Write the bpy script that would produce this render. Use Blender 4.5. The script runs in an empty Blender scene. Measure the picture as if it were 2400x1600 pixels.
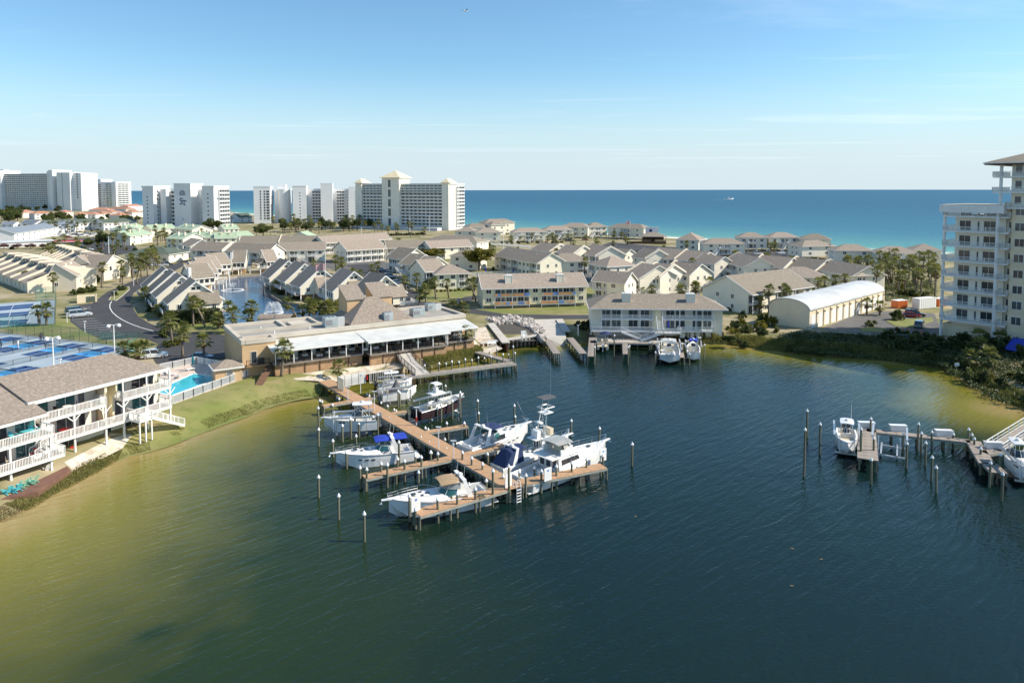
import bpy, bmesh, math, random
import numpy as np
from math import radians, sin, cos, pi, sqrt, atan2
from mathutils import Vector, Matrix
from mathutils.geometry import delaunay_2d_cdt
random.seed(7)
R = random.Random(11)
scene = bpy.context.scene
col = scene.collection

# ------------------------------------------------------------------ camera
H, F, TH, HY = 36.0, 1650.0, radians(3.5), 443.5
PPY = HY + F * math.tan(TH)
cd = bpy.data.cameras.new('camera')
cam = bpy.data.objects.new('camera', cd)
col.objects.link(cam)
cam.location = (0, 0, H)
cam.rotation_euler = (radians(90) - TH, 0, 0)
cd.sensor_width = 36.0
cd.lens = F / 2400 * 36.0
cd.shift_y = -(800 - PPY) / 2400
cd.clip_start = 0.5
cd.clip_end = 120000
scene.camera = cam

# ------------------------------------------------------------------ world and sun
SUN_EL, SUN_AZ = radians(40), radians(-1)      # azimuth measured from +X towards +Y
w = bpy.data.worlds.new('World')
scene.world = w
w.use_nodes = True
nt = w.node_tree
for n in list(nt.nodes):
    nt.nodes.remove(n)
N = nt.nodes.new
sky = N('ShaderNodeTexSky')
sky.sky_type = 'NISHITA'
sky.sun_disc = False
sky.sun_elevation = SUN_EL
sky.sun_rotation = radians(90) - SUN_AZ
sky.altitude = 0
sky.air_density = 1.0
sky.dust_density = 0.35
sky.ozone_density = 2.0
geo = N('ShaderNodeTexCoord')
sep = N('ShaderNodeSeparateXYZ')
nt.links.new(geo.outputs['Generated'], sep.inputs[0])
# thin high cirrus: noise on the plane of the cloud deck
dv = N('ShaderNodeMath'); dv.operation = 'MAXIMUM'; dv.inputs[1].default_value = 0.015
nt.links.new(sep.outputs['Z'], dv.inputs[0])
cx = N('ShaderNodeMath'); cx.operation = 'DIVIDE'
cy = N('ShaderNodeMath'); cy.operation = 'DIVIDE'
nt.links.new(sep.outputs['X'], cx.inputs[0]); nt.links.new(dv.outputs[0], cx.inputs[1])
nt.links.new(sep.outputs['Y'], cy.inputs[0]); nt.links.new(dv.outputs[0], cy.inputs[1])
cmb = N('ShaderNodeCombineXYZ')
nt.links.new(cx.outputs[0], cmb.inputs[0]); nt.links.new(cy.outputs[0], cmb.inputs[1])
mpn = N('ShaderNodeMapping'); mpn.inputs['Scale'].default_value = (0.30, 1.0, 1); mpn.inputs['Location'].default_value = (2.0, 5.0, 0)
mpn.inputs['Rotation'].default_value = (0, 0, radians(-12))
nt.links.new(cmb.outputs[0], mpn.inputs[0])
cn = N('ShaderNodeTexNoise'); cn.inputs['Scale'].default_value = 0.55
cn.inputs['Detail'].default_value = 8; cn.inputs['Roughness'].default_value = 0.62
cn.inputs['Distortion'].default_value = 0.7
nt.links.new(mpn.outputs[0], cn.inputs['Vector'])
cr = N('ShaderNodeMapRange'); cr.inputs[1].default_value = 0.55; cr.inputs[2].default_value = 0.82
cr.inputs[3].default_value = 0.0; cr.inputs[4].default_value = 0.30
nt.links.new(cn.outputs['Fac'], cr.inputs[0])
mx = N('ShaderNodeMix'); mx.data_type = 'RGBA'
mx.inputs[7].default_value = (7.0, 7.2, 7.4, 1)
cf = N('ShaderNodeMapRange')
for k_, v_ in zip((1, 2, 3, 4), (0.012, 0.045, 0.0, 1.0)): cf.inputs[k_].default_value = v_
nt.links.new(sep.outputs['Z'], cf.inputs[0])
cm2 = N('ShaderNodeMath'); cm2.operation = 'MULTIPLY'
nt.links.new(cr.outputs[0], cm2.inputs[0]); nt.links.new(cf.outputs[0], cm2.inputs[1])
nt.links.new(cm2.outputs[0], mx.inputs[0])
# pale blue sea air low over the horizon, the same all the way round
hz = N('ShaderNodeMapRange'); hz.interpolation_type = 'SMOOTHERSTEP'
for k_, v_ in zip((1, 2, 3, 4), (-0.02, 0.20, 0.95, 0.0)): hz.inputs[k_].default_value = v_
nt.links.new(sep.outputs['Z'], hz.inputs[0])
tint = N('ShaderNodeMix'); tint.data_type = 'RGBA'; tint.blend_type = 'MULTIPLY'; tint.inputs[0].default_value = 1.0
tint.inputs[7].default_value = (0.61, 0.80, 0.85, 1)
nt.links.new(sky.outputs[0], tint.inputs[6])
hm = N('ShaderNodeMix'); hm.data_type = 'RGBA'
hm.inputs[7].default_value = (3.5, 4.1, 4.5, 1)
nt.links.new(hz.outputs[0], hm.inputs[0]); nt.links.new(tint.outputs[2], hm.inputs[6])
nt.links.new(hm.outputs[2], mx.inputs[6])
bg = N('ShaderNodeBackground')
bg.inputs['Strength'].default_value = 0.116
nt.links.new(mx.outputs[2], bg.inputs['Color'])
wo = N('ShaderNodeOutputWorld')
nt.links.new(bg.outputs[0], wo.inputs['Surface'])

sd = bpy.data.lights.new('sun', 'SUN')
sun = bpy.data.objects.new('sun', sd)
col.objects.link(sun)
sd.energy = 3.9
sd.angle = radians(0.53)
sd.color = (1.0, 0.90, 0.75)
sv = Vector((cos(SUN_EL) * cos(SUN_AZ), cos(SUN_EL) * sin(SUN_AZ), sin(SUN_EL)))
sun.rotation_euler = sv.to_track_quat('Z', 'Y').to_euler()
sun.location = sv * 300

scene.view_settings.view_transform = 'Standard'
scene.view_settings.look = 'None'
scene.view_settings.gamma = 1
scene.view_settings.use_curve_mapping = False
scene.view_settings.exposure = 0.78

# ------------------------------------------------------------------ photo pixel -> place
LAND = 1.8
ZOOM = {'z1': (0, 380, .2381), 'z2': (560, 380, .2381), 'z3': (1080, 480, .2381), 'z4': (1600, 480, .2551),
        'z5': (300, 560, .2126), 'z6': (600, 560, .2211), 'za': (0, 560, .2041), 'zb': (0, 820, .2678),
        'zc': (520, 690, .3019), 'zd': (720, 860, .1701), 'ze': (820, 900, .2721), 'zf': (1080, 620, .2721),
        'zg': (1660, 620, .2466), 'zh': (2160, 340, .3315), 'zi': (1840, 920, .2381), 's': (0, 0, 1.0)}

def px(tag, x, y):
    a, b, s = ZOOM[tag]
    return a + x * s, b + y * s

def ray(x, y):
    u, v = (x - 1200) / F, (PPY - y) / F
    return Vector((u, cos(TH) + v * sin(TH), -sin(TH) + v * cos(TH)))

def P(tag, x, y, z=LAND):
    """point on the level z seen at that pixel"""
    d = ray(*px(tag, x, y))
    t = (z - H) / d.z
    return Vector((d.x * t, d.y * t, z))

def PD(tag, x, y, Y):
    """point at depth Y seen at that pixel"""
    d = ray(*px(tag, x, y))
    t = Y / d.y
    return Vector((d.x * t, Y, H + d.z * t))

def HT(tag, x, yb, yt, zb=LAND):
    """height of something standing at pixel (x, yb) whose top is at yt"""
    b = P(tag, x, yb, zb)
    return PD(tag, x, yt, b.y).z

# ------------------------------------------------------------------ materials
MATS = {}
def M(name): return MATS[name]

def mat(name, c, rough=0.6, c2=None, scale=1.0, detail=3, lo=.35, hi=.65, bump=0.0, bscale=None, metal=0.0, spec=0.5,
        lines=None, rnd=0.0, stretch=None, c3=None, s3=12.0, coat=0.0, trans=0.0):
    m = bpy.data.materials.new(name); MATS[name] = m
    m.use_nodes = True
    t = m.node_tree; b = t.nodes['Principled BSDF']; n = t.nodes.new; L = t.links.new
    b.inputs['Roughness'].default_value = rough
    b.inputs['Metallic'].default_value = metal
    b.inputs['Specular IOR Level'].default_value = spec
    b.inputs['Coat Weight'].default_value = coat
    base = n('ShaderNodeRGB'); base.outputs[0].default_value = (*c, 1); out = base.outputs[0]
    tc = n('ShaderNodeTexCoord'); vec = tc.outputs['Object']
    if stretch:
        mp = n('ShaderNodeMapping'); mp.inputs['Scale'].default_value = stretch; L(vec, mp.inputs[0]); vec = mp.outputs[0]
    def noise(sc, det=3):
        t_ = n('ShaderNodeTexNoise'); t_.inputs['Scale'].default_value = sc; t_.inputs['Detail'].default_value = det
        L(vec, t_.inputs['Vector']); return t_.outputs['Fac']
    def rng(s, a, b_, c_=0, d_=1):
        r = n('ShaderNodeMapRange'); L(s, r.inputs[0])
        for k, v in zip((1, 2, 3, 4), (a, b_, c_, d_)): r.inputs[k].default_value = v
        return r.outputs[0]
    def mix(f, a, cc):
        x = n('ShaderNodeMix'); x.data_type = 'RGBA'
        if isinstance(f, float): x.inputs[0].default_value = f
        else: L(f, x.inputs[0])
        L(a, x.inputs[6])
        if isinstance(cc, tuple): x.inputs[7].default_value = (*cc, 1)
        else: L(cc, x.inputs[7])
        return x.outputs[2]
    if c2: out = mix(rng(noise(scale, detail), lo, hi), out, c2)
    if c3: out = mix(rng(noise(s3, 2), .5, .72), out, c3)
    bsrc = None
    if lines:                                     # (axis, period, darkening): board or course joints
        ax, per, dk = lines
        sp = n('ShaderNodeSeparateXYZ'); L(tc.outputs['Object'], sp.inputs[0])
        q = n('ShaderNodeMath'); q.operation = 'MULTIPLY'; q.inputs[1].default_value = 1 / per; L(sp.outputs[ax], q.inputs[0])
        fr = n('ShaderNodeMath'); fr.operation = 'FRACT'; L(q.outputs[0], fr.inputs[0])
        ln = rng(fr.outputs[0], 0.0, 0.16, 1, 0)
        dm = n('ShaderNodeMath'); dm.operation = 'MULTIPLY'; dm.inputs[1].default_value = dk; L(ln, dm.inputs[0])
        out = mix(dm.outputs[0], out, tuple(v * .35 for v in c))
        bsrc = fr.outputs[0]
    if rnd:
        oi = n('ShaderNodeObjectInfo')
        hs = n('ShaderNodeHueSaturation'); L(out, hs.inputs['Color'])
        L(rng(oi.outputs['Random'], 0, 1, 1 - rnd, 1 + rnd), hs.inputs['Value'])
        L(rng(oi.outputs['Random'], 0, 1, .5 + rnd * .06, .5 - rnd * .06), hs.inputs['Hue'])
        out = hs.outputs[0]
    L(out, b.inputs['Base Color'])
    if bump:
        bp = n('ShaderNodeBump'); bp.inputs['Strength'].default_value = min(1, bump); bp.inputs['Distance'].default_value = 0.05
        L(noise(bscale or scale * 4, 4), bp.inputs['Height']); L(bp.outputs[0], b.inputs['Normal'])
    if trans:
        tr = n('ShaderNodeBsdfTranslucent'); L(out, tr.inputs[0])
        ms = n('ShaderNodeMixShader'); ms.inputs[0].default_value = trans
        L(b.outputs[0], ms.inputs[1]); L(tr.outputs[0], ms.inputs[2])
        L(ms.outputs[0], t.nodes['Material Output'].inputs['Surface'])
    return m

def seethru(name, c, alpha):
    m = bpy.data.materials.new(name); MATS[name] = m; m.use_nodes = True
    b = m.node_tree.nodes['Principled BSDF']
    b.inputs['Base Color'].default_value = (*c, 1); b.inputs['Alpha'].default_value = alpha
    b.inputs['Roughness'].default_value = .6
    return m

mat('siding_cream', (.86, .80, .66), .75, (.81, .75, .61), .35, lines=(2, .24, .30), rnd=.04)
mat('siding_pale', (.74, .67, .54), .75, (.69, .62, .49), .4, lines=(2, .24, .28), rnd=.04)
mat('siding_vert', (.86, .76, .53), .75, (.81, .71, .49), .35, lines=(0, .4, .28), rnd=.04)
mat('stucco_white', (.80, .80, .79), .8, (.72, .72, .72), .06, c3=(.74, .75, .76), s3=.3)
mat('stucco_grey', (.52, .55, .58), .8, (.47, .50, .53), .06)
mat('stucco_cream', (.88, .83, .72), .8, (.83, .77, .65), .3)
mat('stucco_beige', (.78, .67, .48), .85, (.71, .60, .43), .3, bump=.15, bscale=6)
mat('trim_white', (.80, .80, .78), .55, (.72, .72, .70), .8)
mat('roof_shingle', (.285, .242, .195), .92, (.215, .182, .146), 1.6, 6, .3, .7, bump=.5, bscale=5, rnd=.18, c3=(.36, .30, .245), s3=2.6, lines=(2, .16, .25))
mat('roof_brown', (.29, .245, .20), .92, (.20, .167, .137), 2.2, 6, .3, .7, bump=.6, bscale=6, c3=(.38, .31, .26), s3=3.2, lines=(2, .12, .3))
mat('roof_mint', (.40, .50, .34), .5, (.35, .45, .30), .5, rnd=.08, lines=(0, .5, .2))
mat('roof_dark_green', (.10, .13, .10), .8, (.075, .10, .08), .5, lines=(0, .5, .2))
mat('roof_slate', (.20, .24, .29), .8, (.16, .19, .23), .5, rnd=.1)
mat('roof_terracotta', (.42, .22, .14), .85, (.33, .17, .11), .6, rnd=.15)
mat('roof_tan_metal', (.30, .25, .17), .5, (.26, .21, .15), .4, lines=(0, .6, .35))
mat('roof_pale', (.78, .66, .44), .6, (.7, .6, .4), .3)
mat('roof_membrane', (.56, .51, .43), .85, (.44, .40, .34), .25, 5)
mat('roof_gravel', (.36, .34, .30), .9, (.28, .265, .24), .3, 5)
mat('metal_white_roof', (.60, .61, .61), .42, (.48, .49, .49), .25, 6, metal=0, lines=(0, .5, .10), spec=.3)
mat('canopy_white', (.62, .63, .61), .5, (.52, .53, .51), .4, lines=(0, .8, .12))
mat('glass_dark', (.025, .035, .045), .06, (.05, .06, .07), .6, spec=.7, rnd=.3)
mat('glass_curtain', (.16, .17, .17), .12, (.05, .06, .07), .9, 2, spec=.6, rnd=.3)
mat('glass_teal', (.03, .13, .13), .05, spec=.8)
mat('window_frame', (.78, .78, .76), .5)
mat('tan_stucco', (.60, .42, .24), .85, (.53, .37, .21), .5, lines=(2, .25, .18))
mat('wood_fence', (.46, .29, .16), .85, (.34, .21, .12), 1.4, 5, lines=(0, .2, .5))
mat('wood_post', (.16, .09, .05), .9, (.11, .06, .035), 3)
mat('asphalt', (.050, .051, .056), .9, (.038, .039, .043), .25, 6, c3=(.062, .063, .066), s3=1.1, bump=.1, bscale=14)
mat('asphalt_old', (.13, .125, .12), .9, (.10, .097, .095), .4, 6)
mat('concrete', (.50, .47, .42), .9, (.41, .385, .345), .5, 6, c3=(.55, .52, .47), s3=3)
mat('sand', (.66, .60, .50), .95, (.52, .45, .35), .5, 6, c3=(.40, .33, .24), s3=1.3)
mat('beach_sand', (.72, .68, .58), .95, (.66, .62, .53), .05)
mat('paint_white', (.75, .75, .73), .7)
mat('deck_composite', (.45, .28, .16), .8, (.37, .225, .13), .9, 5, lines=None, stretch=(1, 1, 1), rnd=.06, c3=(.56, .35, .20), s3=5)
mat('deck_brown', (.20, .10, .07), .8, (.15, .075, .055), 1.2, 5, lines=(0, .15, .5))
mat('deck_grey', (.33, .29, .25), .9, (.24, .21, .185), 1.2, 5, lines=(0, .16, .5))
mat('piling_wood', (.17, .155, .105), .9, (.10, .12, .085), 1.6, 4, stretch=(1, 1, .35), bump=.4, bscale=9, rnd=.25, c3=(.28, .17, .09), s3=1.0)
mat('beam_grey', (.36, .37, .33), .9, (.27, .28, .25), 2)
mat('hull_white', (.80, .80, .79), .16, (.74, .74, .73), .6, spec=.5, coat=.4)
mat('hull_dark', (.045, .025, .028), .12, spec=.6, coat=.6)
mat('deck_white', (.78, .78, .76), .45, (.70, .70, .68), 1.5)
mat('bottom_paint', (.02, .022, .03), .5)
mat('canvas_blue', (.015, .05, .42), .8, (.012, .04, .34), 2)
mat('canvas_navy', (.016, .035, .11), .8, (.01, .024, .085), 3, bump=.3, bscale=4)
mat('canvas_tan', (.38, .27, .16), .8, (.33, .23, .14), 3)
mat('canvas_grey', (.10, .105, .115), .8, (.07, .075, .08), 3)
mat('canvas_teal', (.01, .16, .20), .8, (.008, .12, .16), 3)
mat('vinyl_cream', (.60, .52, .38), .5)
mat('clear_vinyl', (.42, .40, .36), .12, (.30, .32, .31), 1.5, spec=.7)
mat('chrome', (.72, .73, .74), .18, metal=1.0)
mat('aluminium', (.66, .67, .68), .38, metal=.7)
mat('black_plastic', (.02, .02, .022), .4)
mat('motor_black', (.015, .015, .018), .2, coat=.5)
mat('motor_grey', (.25, .26, .28), .3, coat=.3)
mat('rubber', (.015, .015, .015), .85)
mat('lamp_white', (.80, .80, .80), .4)
mat('hvac', (.40, .46, .47), .5, (.33, .38, .39), .9)
mat('court_grey', (.33, .41, .47), .85, (.30, .37, .43), .2)
mat('court_dark', (.018, .07, .20), .8, (.015, .06, .175), .3)
mat('court_light', (.07, .34, .68), .8, (.06, .31, .63), .3)
mat('net_dark', (.02, .02, .025), .9)
mat('pool_paint', (.05, .48, .56), .05, (.04, .43, .52), .5, spec=.5, bump=.2, bscale=2.2)
mat('pool_deck', (.62, .52, .45), .9, (.54, .45, .39), 1.0, 5)
mat('stone', (.50, .47, .43), .9, (.34, .31, .28), 2.2, 4, bump=.4, bscale=5, rnd=.4, c3=(.24, .20, .19), s3=.7)
mat('mud', (.085, .075, .062), .95, (.06, .055, .047), 1.2, 6)
mat('bark', (.16, .125, .095), .95, (.10, .078, .06), 3, 5, bump=.5, bscale=9)
mat('palm_trunk', (.22, .18, .14), .95, (.13, .105, .08), 2.5, 5, stretch=(1, 1, 2.2), bump=.6, bscale=9, rnd=.15)
mat('palm_leaf', (.21, .215, .06), .5, (.15, .17, .045), .5, 3, rnd=.22, trans=.4, spec=.4)
mat('palm_dry', (.22, .155, .075), .8, (.16, .11, .05), 1, rnd=.2)
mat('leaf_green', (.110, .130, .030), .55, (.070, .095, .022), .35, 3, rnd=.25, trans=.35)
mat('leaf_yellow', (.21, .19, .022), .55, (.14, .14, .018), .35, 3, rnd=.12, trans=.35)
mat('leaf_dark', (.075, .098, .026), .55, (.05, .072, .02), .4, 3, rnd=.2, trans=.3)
mat('leaf_pink', (.24, .13, .14), .6, (.15, .08, .08), .5, 3, rnd=.2)
mat('reed', (.27, .25, .075), .7, (.19, .20, .05), .35, 3, trans=.4)
mat('reed_dry', (.27, .20, .11), .8, (.19, .145, .07), .35, 3, trans=.35)
mat('lawn', (.165, .19, .045), .95, (.27, .23, .10), .10, 7, .38, .66, c3=(.14, .16, .038), s3=.45, bump=.3, bscale=9)
mat('chair_aqua', (.10, .50, .55), .6)
mat('chair_mint', (.22, .52, .38), .6)
mat('red_paint', (.50, .03, .025), .4)
mat('orange_paint', (.62, .15, .03), .5)
mat('panel_orange', (.62, .30, .12), .6, rnd=.2)
mat('panel_blue', (.13, .25, .58), .6, rnd=.25)
mat('panel_tan', (.50, .40, .26), .6, rnd=.2)
mat('sign_navy', (.015, .035, .16), .5)
mat('tarp_blue', (.02, .06, .45), .6)
mat('foam', (.80, .82, .83), .8)
mat('skin', (.45, .28, .2), .6)
mat('cloth_dark', (.03, .035, .05), .9)
mat('cloth_white', (.7, .7, .7), .9)
mat('flag_red', (.45, .03, .04), .8)
mat('flag_blue', (.02, .03, .16), .8)
seethru('chain_link', (.03, .22, .16), .30)
seethru('chain_dark', (.02, .03, .03), .25)
seethru('spray', (.82, .86, .88), .2)
for nm, c in dict(silver=(.50, .52, .54), black=(.012, .012, .015), white=(.75, .75, .74), red=(.30, .015, .02), navy=(.02, .04, .10),
                  tan=(.42, .34, .23), grey=(.16, .17, .18), blue=(.03, .10, .30), green_grey=(.22, .27, .27)).items():
    mat('car_' + nm, c, .25, coat=.8, metal=.2 if nm in ('silver', 'grey') else 0)

# ------------------------------------------------------------------ geometry helpers
class MB:
    def __init__(s): s.v, s.f, s.m = [], [], []
    def add(s, vs, fs, m=0):
        o = len(s.v); s.v += [tuple(v) for v in vs]; s.f += [tuple(i + o for i in f) for f in fs]; s.m += [m] * len(fs); return s
    def box(s, x0, x1, y0, y1, z0, z1, m=0):
        return s.add([(x0, y0, z0), (x1, y0, z0), (x1, y1, z0), (x0, y1, z0), (x0, y0, z1), (x1, y0, z1), (x1, y1, z1), (x0, y1, z1)],
                     [(0, 3, 2, 1), (4, 5, 6, 7), (0, 1, 5, 4), (1, 2, 6, 5), (2, 3, 7, 6), (3, 0, 4, 7)], m)
    def beam(s, p, q, w=.1, h=.1, m=0):
        p, q = Vector(p), Vector(q); d = (q - p)
        if d.length < 1e-6: return s
        d.normalize(); up = Vector((0, 0, 1)) if abs(d.z) < .95 else Vector((0, 1, 0))
        a = d.cross(up).normalized() * (w / 2); b = a.cross(d).normalized() * (h / 2)
        return s.add([p - a - b, p + a - b, p + a + b, p - a + b, q - a - b, q + a - b, q + a + b, q - a + b],
                     [(0, 1, 2, 3), (7, 6, 5, 4), (0, 4, 5, 1), (1, 5, 6, 2), (2, 6, 7, 3), (3, 7, 4, 0)], m)
    def tube(s, p, q, r0, r1=None, n=6, m=0, cap=True):
        r1 = r0 if r1 is None else r1
        p, q = Vector(p), Vector(q); d = (q - p).normalized(); up = Vector((0, 0, 1)) if abs(d.z) < .95 else Vector((0, 1, 0))
        a = d.cross(up).normalized(); b = d.cross(a).normalized(); o = len(s.v)
        for c_, r in ((p, r0), (q, r1)):
            for k in range(n):
                t = 2 * pi * k / n; s.v.append(tuple(c_ + a * cos(t) * r + b * sin(t) * r))
        for k in range(n):
            j = (k + 1) % n; s.f.append((o + k, o + j, o + n + j, o + n + k)); s.m.append(m)
        if cap:
            s.f.append(tuple(o + k for k in range(n))[::-1]); s.f.append(tuple(o + n + k for k in range(n))); s.m += [m, m]
        return s
    def path(s, pts, r, n=5, m=0):
        for a, b in zip(pts[:-1], pts[1:]): s.tube(a, b, r, r, n, m)
        return s
    def loft(s, rings, m=0, caps=True, closed=True):
        o = len(s.v); n = len(rings[0])
        for r in rings: s.v += [tuple(v) for v in r]
        for i in range(len(rings) - 1):
            for k in range(n if closed else n - 1):
                j = (k + 1) % n
                s.f.append((o + i * n + k, o + i * n + j, o + (i + 1) * n + j, o + (i + 1) * n + k)); s.m.append(m)
        if caps:
            s.f.append(tuple(o + k for k in range(n))[::-1]); s.f.append(tuple(o + (len(rings) - 1) * n + k for k in range(n))); s.m += [m, m]
        return s
    def prism(s, poly, axis, a, b, m=0):
        """polygon in the plane across axis, pushed from a to b along it"""
        def pt(u, v, t): return {'x': (t, u, v), 'y': (u, t, v), 'z': (u, v, t)}[axis]
        n = len(poly)
        return s.add([pt(u, v, a) for u, v in poly] + [pt(u, v, b) for u, v in poly],
                     [tuple(range(n)), tuple(range(2 * n - 1, n - 1, -1))] + [(k, k + n, (k + 1) % n + n, (k + 1) % n) for k in range(n)], m)
    def slab(s, quad, th, m=0):
        """four corners, thickened downwards along the normal"""
        q = [Vector(v) for v in quad]; nn = (q[1] - q[0]).cross(q[2] - q[0]).normalized()
        if nn.z < 0: nn = -nn
        lo = [v - nn * th for v in q]; n = len(q)
        return s.add(q + lo, [tuple(range(n)), tuple(range(2 * n - 1, n - 1, -1))] + [(k, k + n, (k + 1) % n + n, (k + 1) % n) for k in range(n)], m)
    def mesh(s, name, mats, smooth=False):
        me = bpy.data.meshes.new(name); me.from_pydata(s.v, [], s.f)
        for x in (mats if isinstance(mats, (list, tuple)) else [mats]): me.materials.append(M(x))
        if len(me.materials) > 1: me.polygons.foreach_set('material_index', s.m)
        bm = bmesh.new(); bm.from_mesh(me); bmesh.ops.recalc_face_normals(bm, faces=bm.faces); bm.to_mesh(me); bm.free()
        if smooth: me.polygons.foreach_set('use_smooth', [True] * len(me.polygons))
        me.update(); return me
    def build(s, name, mats, parent=None, loc=(0, 0, 0), rz=0, smooth=False):
        return link(name, s.mesh(name, mats, smooth), parent, loc, rz)

def link(name, data, parent=None, loc=(0, 0, 0), rz=0):
    o = bpy.data.objects.new(name, data); col.objects.link(o); o.location = loc; o.rotation_euler = (0, 0, rz)
    if parent: o.parent = parent
    return o

def tag(o, label, cat, group=None):
    o['label'] = label; o['category'] = cat
    if group: o['group'] = group
    return o

def thing(name, label, cat, loc=(0, 0, 0), rz=0, group=None):
    o = link(name, None, None, loc, rz); o.empty_display_size = .3
    return tag(o, label, cat, group)

def struct(o, kind='structure'):
    o['kind'] = kind; return o

KIDS = {}
def copy_tree(o, loc=None, rz=None, label=None, group=None, parent=None, sc=None):
    c = o.copy(); col.objects.link(c)
    if parent is not None: c.parent = parent
    if loc is not None: c.location = loc
    if rz is not None: c.rotation_euler = (0, 0, rz)
    if sc is not None: c.scale = sc if isinstance(sc, tuple) else (sc, sc, sc)
    if label: c['label'] = label
    if group: c['group'] = group
    if o.name not in KIDS: KIDS[o.name] = list(o.children)
    for ch in KIDS[o.name]: copy_tree(ch, parent=c)
    return c

FOOT = []
def ang(a, b): return atan2(b[1] - a[1], b[0] - a[0])
def v3(p, z): return Vector((p[0], p[1], z))

# --- windows: shared meshes, frame proud of the wall and pane set back inside it
WM = {}
def win_mesh(w_, h_, panes, glass, sill):
    k = (round(w_, 2), round(h_, 2), panes, glass, sill)
    if k not in WM:
        b = MB(); f = .07
        b.box(-w_/2, w_/2, -.07, .02, 0, f); b.box(-w_/2, w_/2, -.07, .02, h_ - f, h_)
        for i in range(panes + 1):
            x = -w_/2 + (w_ - f) * i / panes; b.box(x, x + f, -.068, .02, f, h_ - f)
        if sill: b.box(-w_/2 - .06, w_/2 + .06, -.13, .0, -.06, 0)
        b.add([(-w_/2 + f, -.02, f), (w_/2 - f, -.02, f), (w_/2 - f, -.02, h_ - f), (-w_/2 + f, -.02, h_ - f)], [(0, 1, 2, 3)], 1)
        WM[k] = b.mesh('window', ['window_frame', glass])
    return WM[k]

def window(parent, x, y, z, w_=1.2, h_=1.2, rz=0, panes=2, glass='glass_dark', sill=False, name='window'):
    return link(name, win_mesh(w_, h_, panes, glass, sill), parent, (x, y, z), rz)

def railing(b, p, q, h=1.0, bal=.16, post=2.2, w=.05, m=0, z0=.1):
    p, q = Vector(p), Vector(q); L = (q - p).length; up = Vector((0, 0, 1))
    b.beam(p + up * h, q + up * h, .09, .07, m); b.beam(p + up * z0, q + up * z0, .06, .06, m)
    n = max(1, round(L / post))
    for i in range(n + 1):
        c = p.lerp(q, i / n); b.beam(c, c + up * (h + .04), .1, .1, m)
    if bal:
        n = max(2, int(L / bal))
        for i in range(1, n):
            c = p.lerp(q, i / n); b.beam(c + up * z0, c + up * h, w, w * .6, m)
    return b

def gable(parent, x0, x1, y0, y1, z0, ez, rise, ov=.5, wall='siding_cream', roof='roof_shingle', axis='x', th=.16, ridge=.5, trim=True):
    """walls and roof; ridge along axis"""
    w_ = MB(); r = MB(); t = MB()
    if axis == 'x':
        yr = y0 + (y1 - y0) * ridge; sf = rise / (yr - y0); sb = rise / (y1 - yr)
        w_.prism([(y0, z0), (y1, z0), (y1, ez), (yr, ez + rise - .03), (y0, ez)], 'x', x0, x1)
        a = (y0 - ov, ez - sf * ov + th); c = (y1 + ov, ez - sb * ov + th); rz_ = ez + rise + th
        r.slab([(x0 - ov, a[0], a[1]), (x1 + ov, a[0], a[1]), (x1 + ov, yr, rz_), (x0 - ov, yr, rz_)], th)
        r.slab([(x0 - ov, yr, rz_), (x1 + ov, yr, rz_), (x1 + ov, c[0], c[1]), (x0 - ov, c[0], c[1])], th)
        if trim:
            for yy, zz in (a, c): t.beam((x0 - ov, yy, zz - .12), (x1 + ov, yy, zz - .12), .1, .24)
            for xx in (x0 - ov, x1 + ov):
                for p_ in (a, c): t.beam((xx, p_[0], p_[1] - .1), (xx, yr, rz_ - .1), .1, .26)
    else:
        xr = x0 + (x1 - x0) * ridge; sf = rise / (xr - x0); sb = rise / (x1 - xr)
        w_.prism([(x0, z0), (x1, z0), (x1, ez), (xr, ez + rise - .03), (x0, ez)], 'y', y0, y1)
        a = (x0 - ov, ez - sf * ov + th); c = (x1 + ov, ez - sb * ov + th); rz_ = ez + rise + th
        r.slab([(a[0], y0 - ov, a[1]), (xr, y0 - ov, rz_), (xr, y1 + ov, rz_), (a[0], y1 + ov, a[1])], th)
        r.slab([(xr, y0 - ov, rz_), (c[0], y0 - ov, c[1]), (c[0], y1 + ov, c[1]), (xr, y1 + ov, rz_)], th)
        if trim:
            for xx, zz in (a, c): t.beam((xx, y0 - ov, zz - .12), (xx, y1 + ov, zz - .12), .1, .24)
            for yy in (y0 - ov, y1 + ov):
                for p_ in (a, c): t.beam((p_[0], yy, p_[1] - .1), (xr, yy, rz_ - .1), .1, .26)
    w_.build('wall', wall, parent); ro = r.build('roof', roof, parent)
    if trim: t.build('roof_trim', 'trim_white', ro)
    return ro

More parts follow.
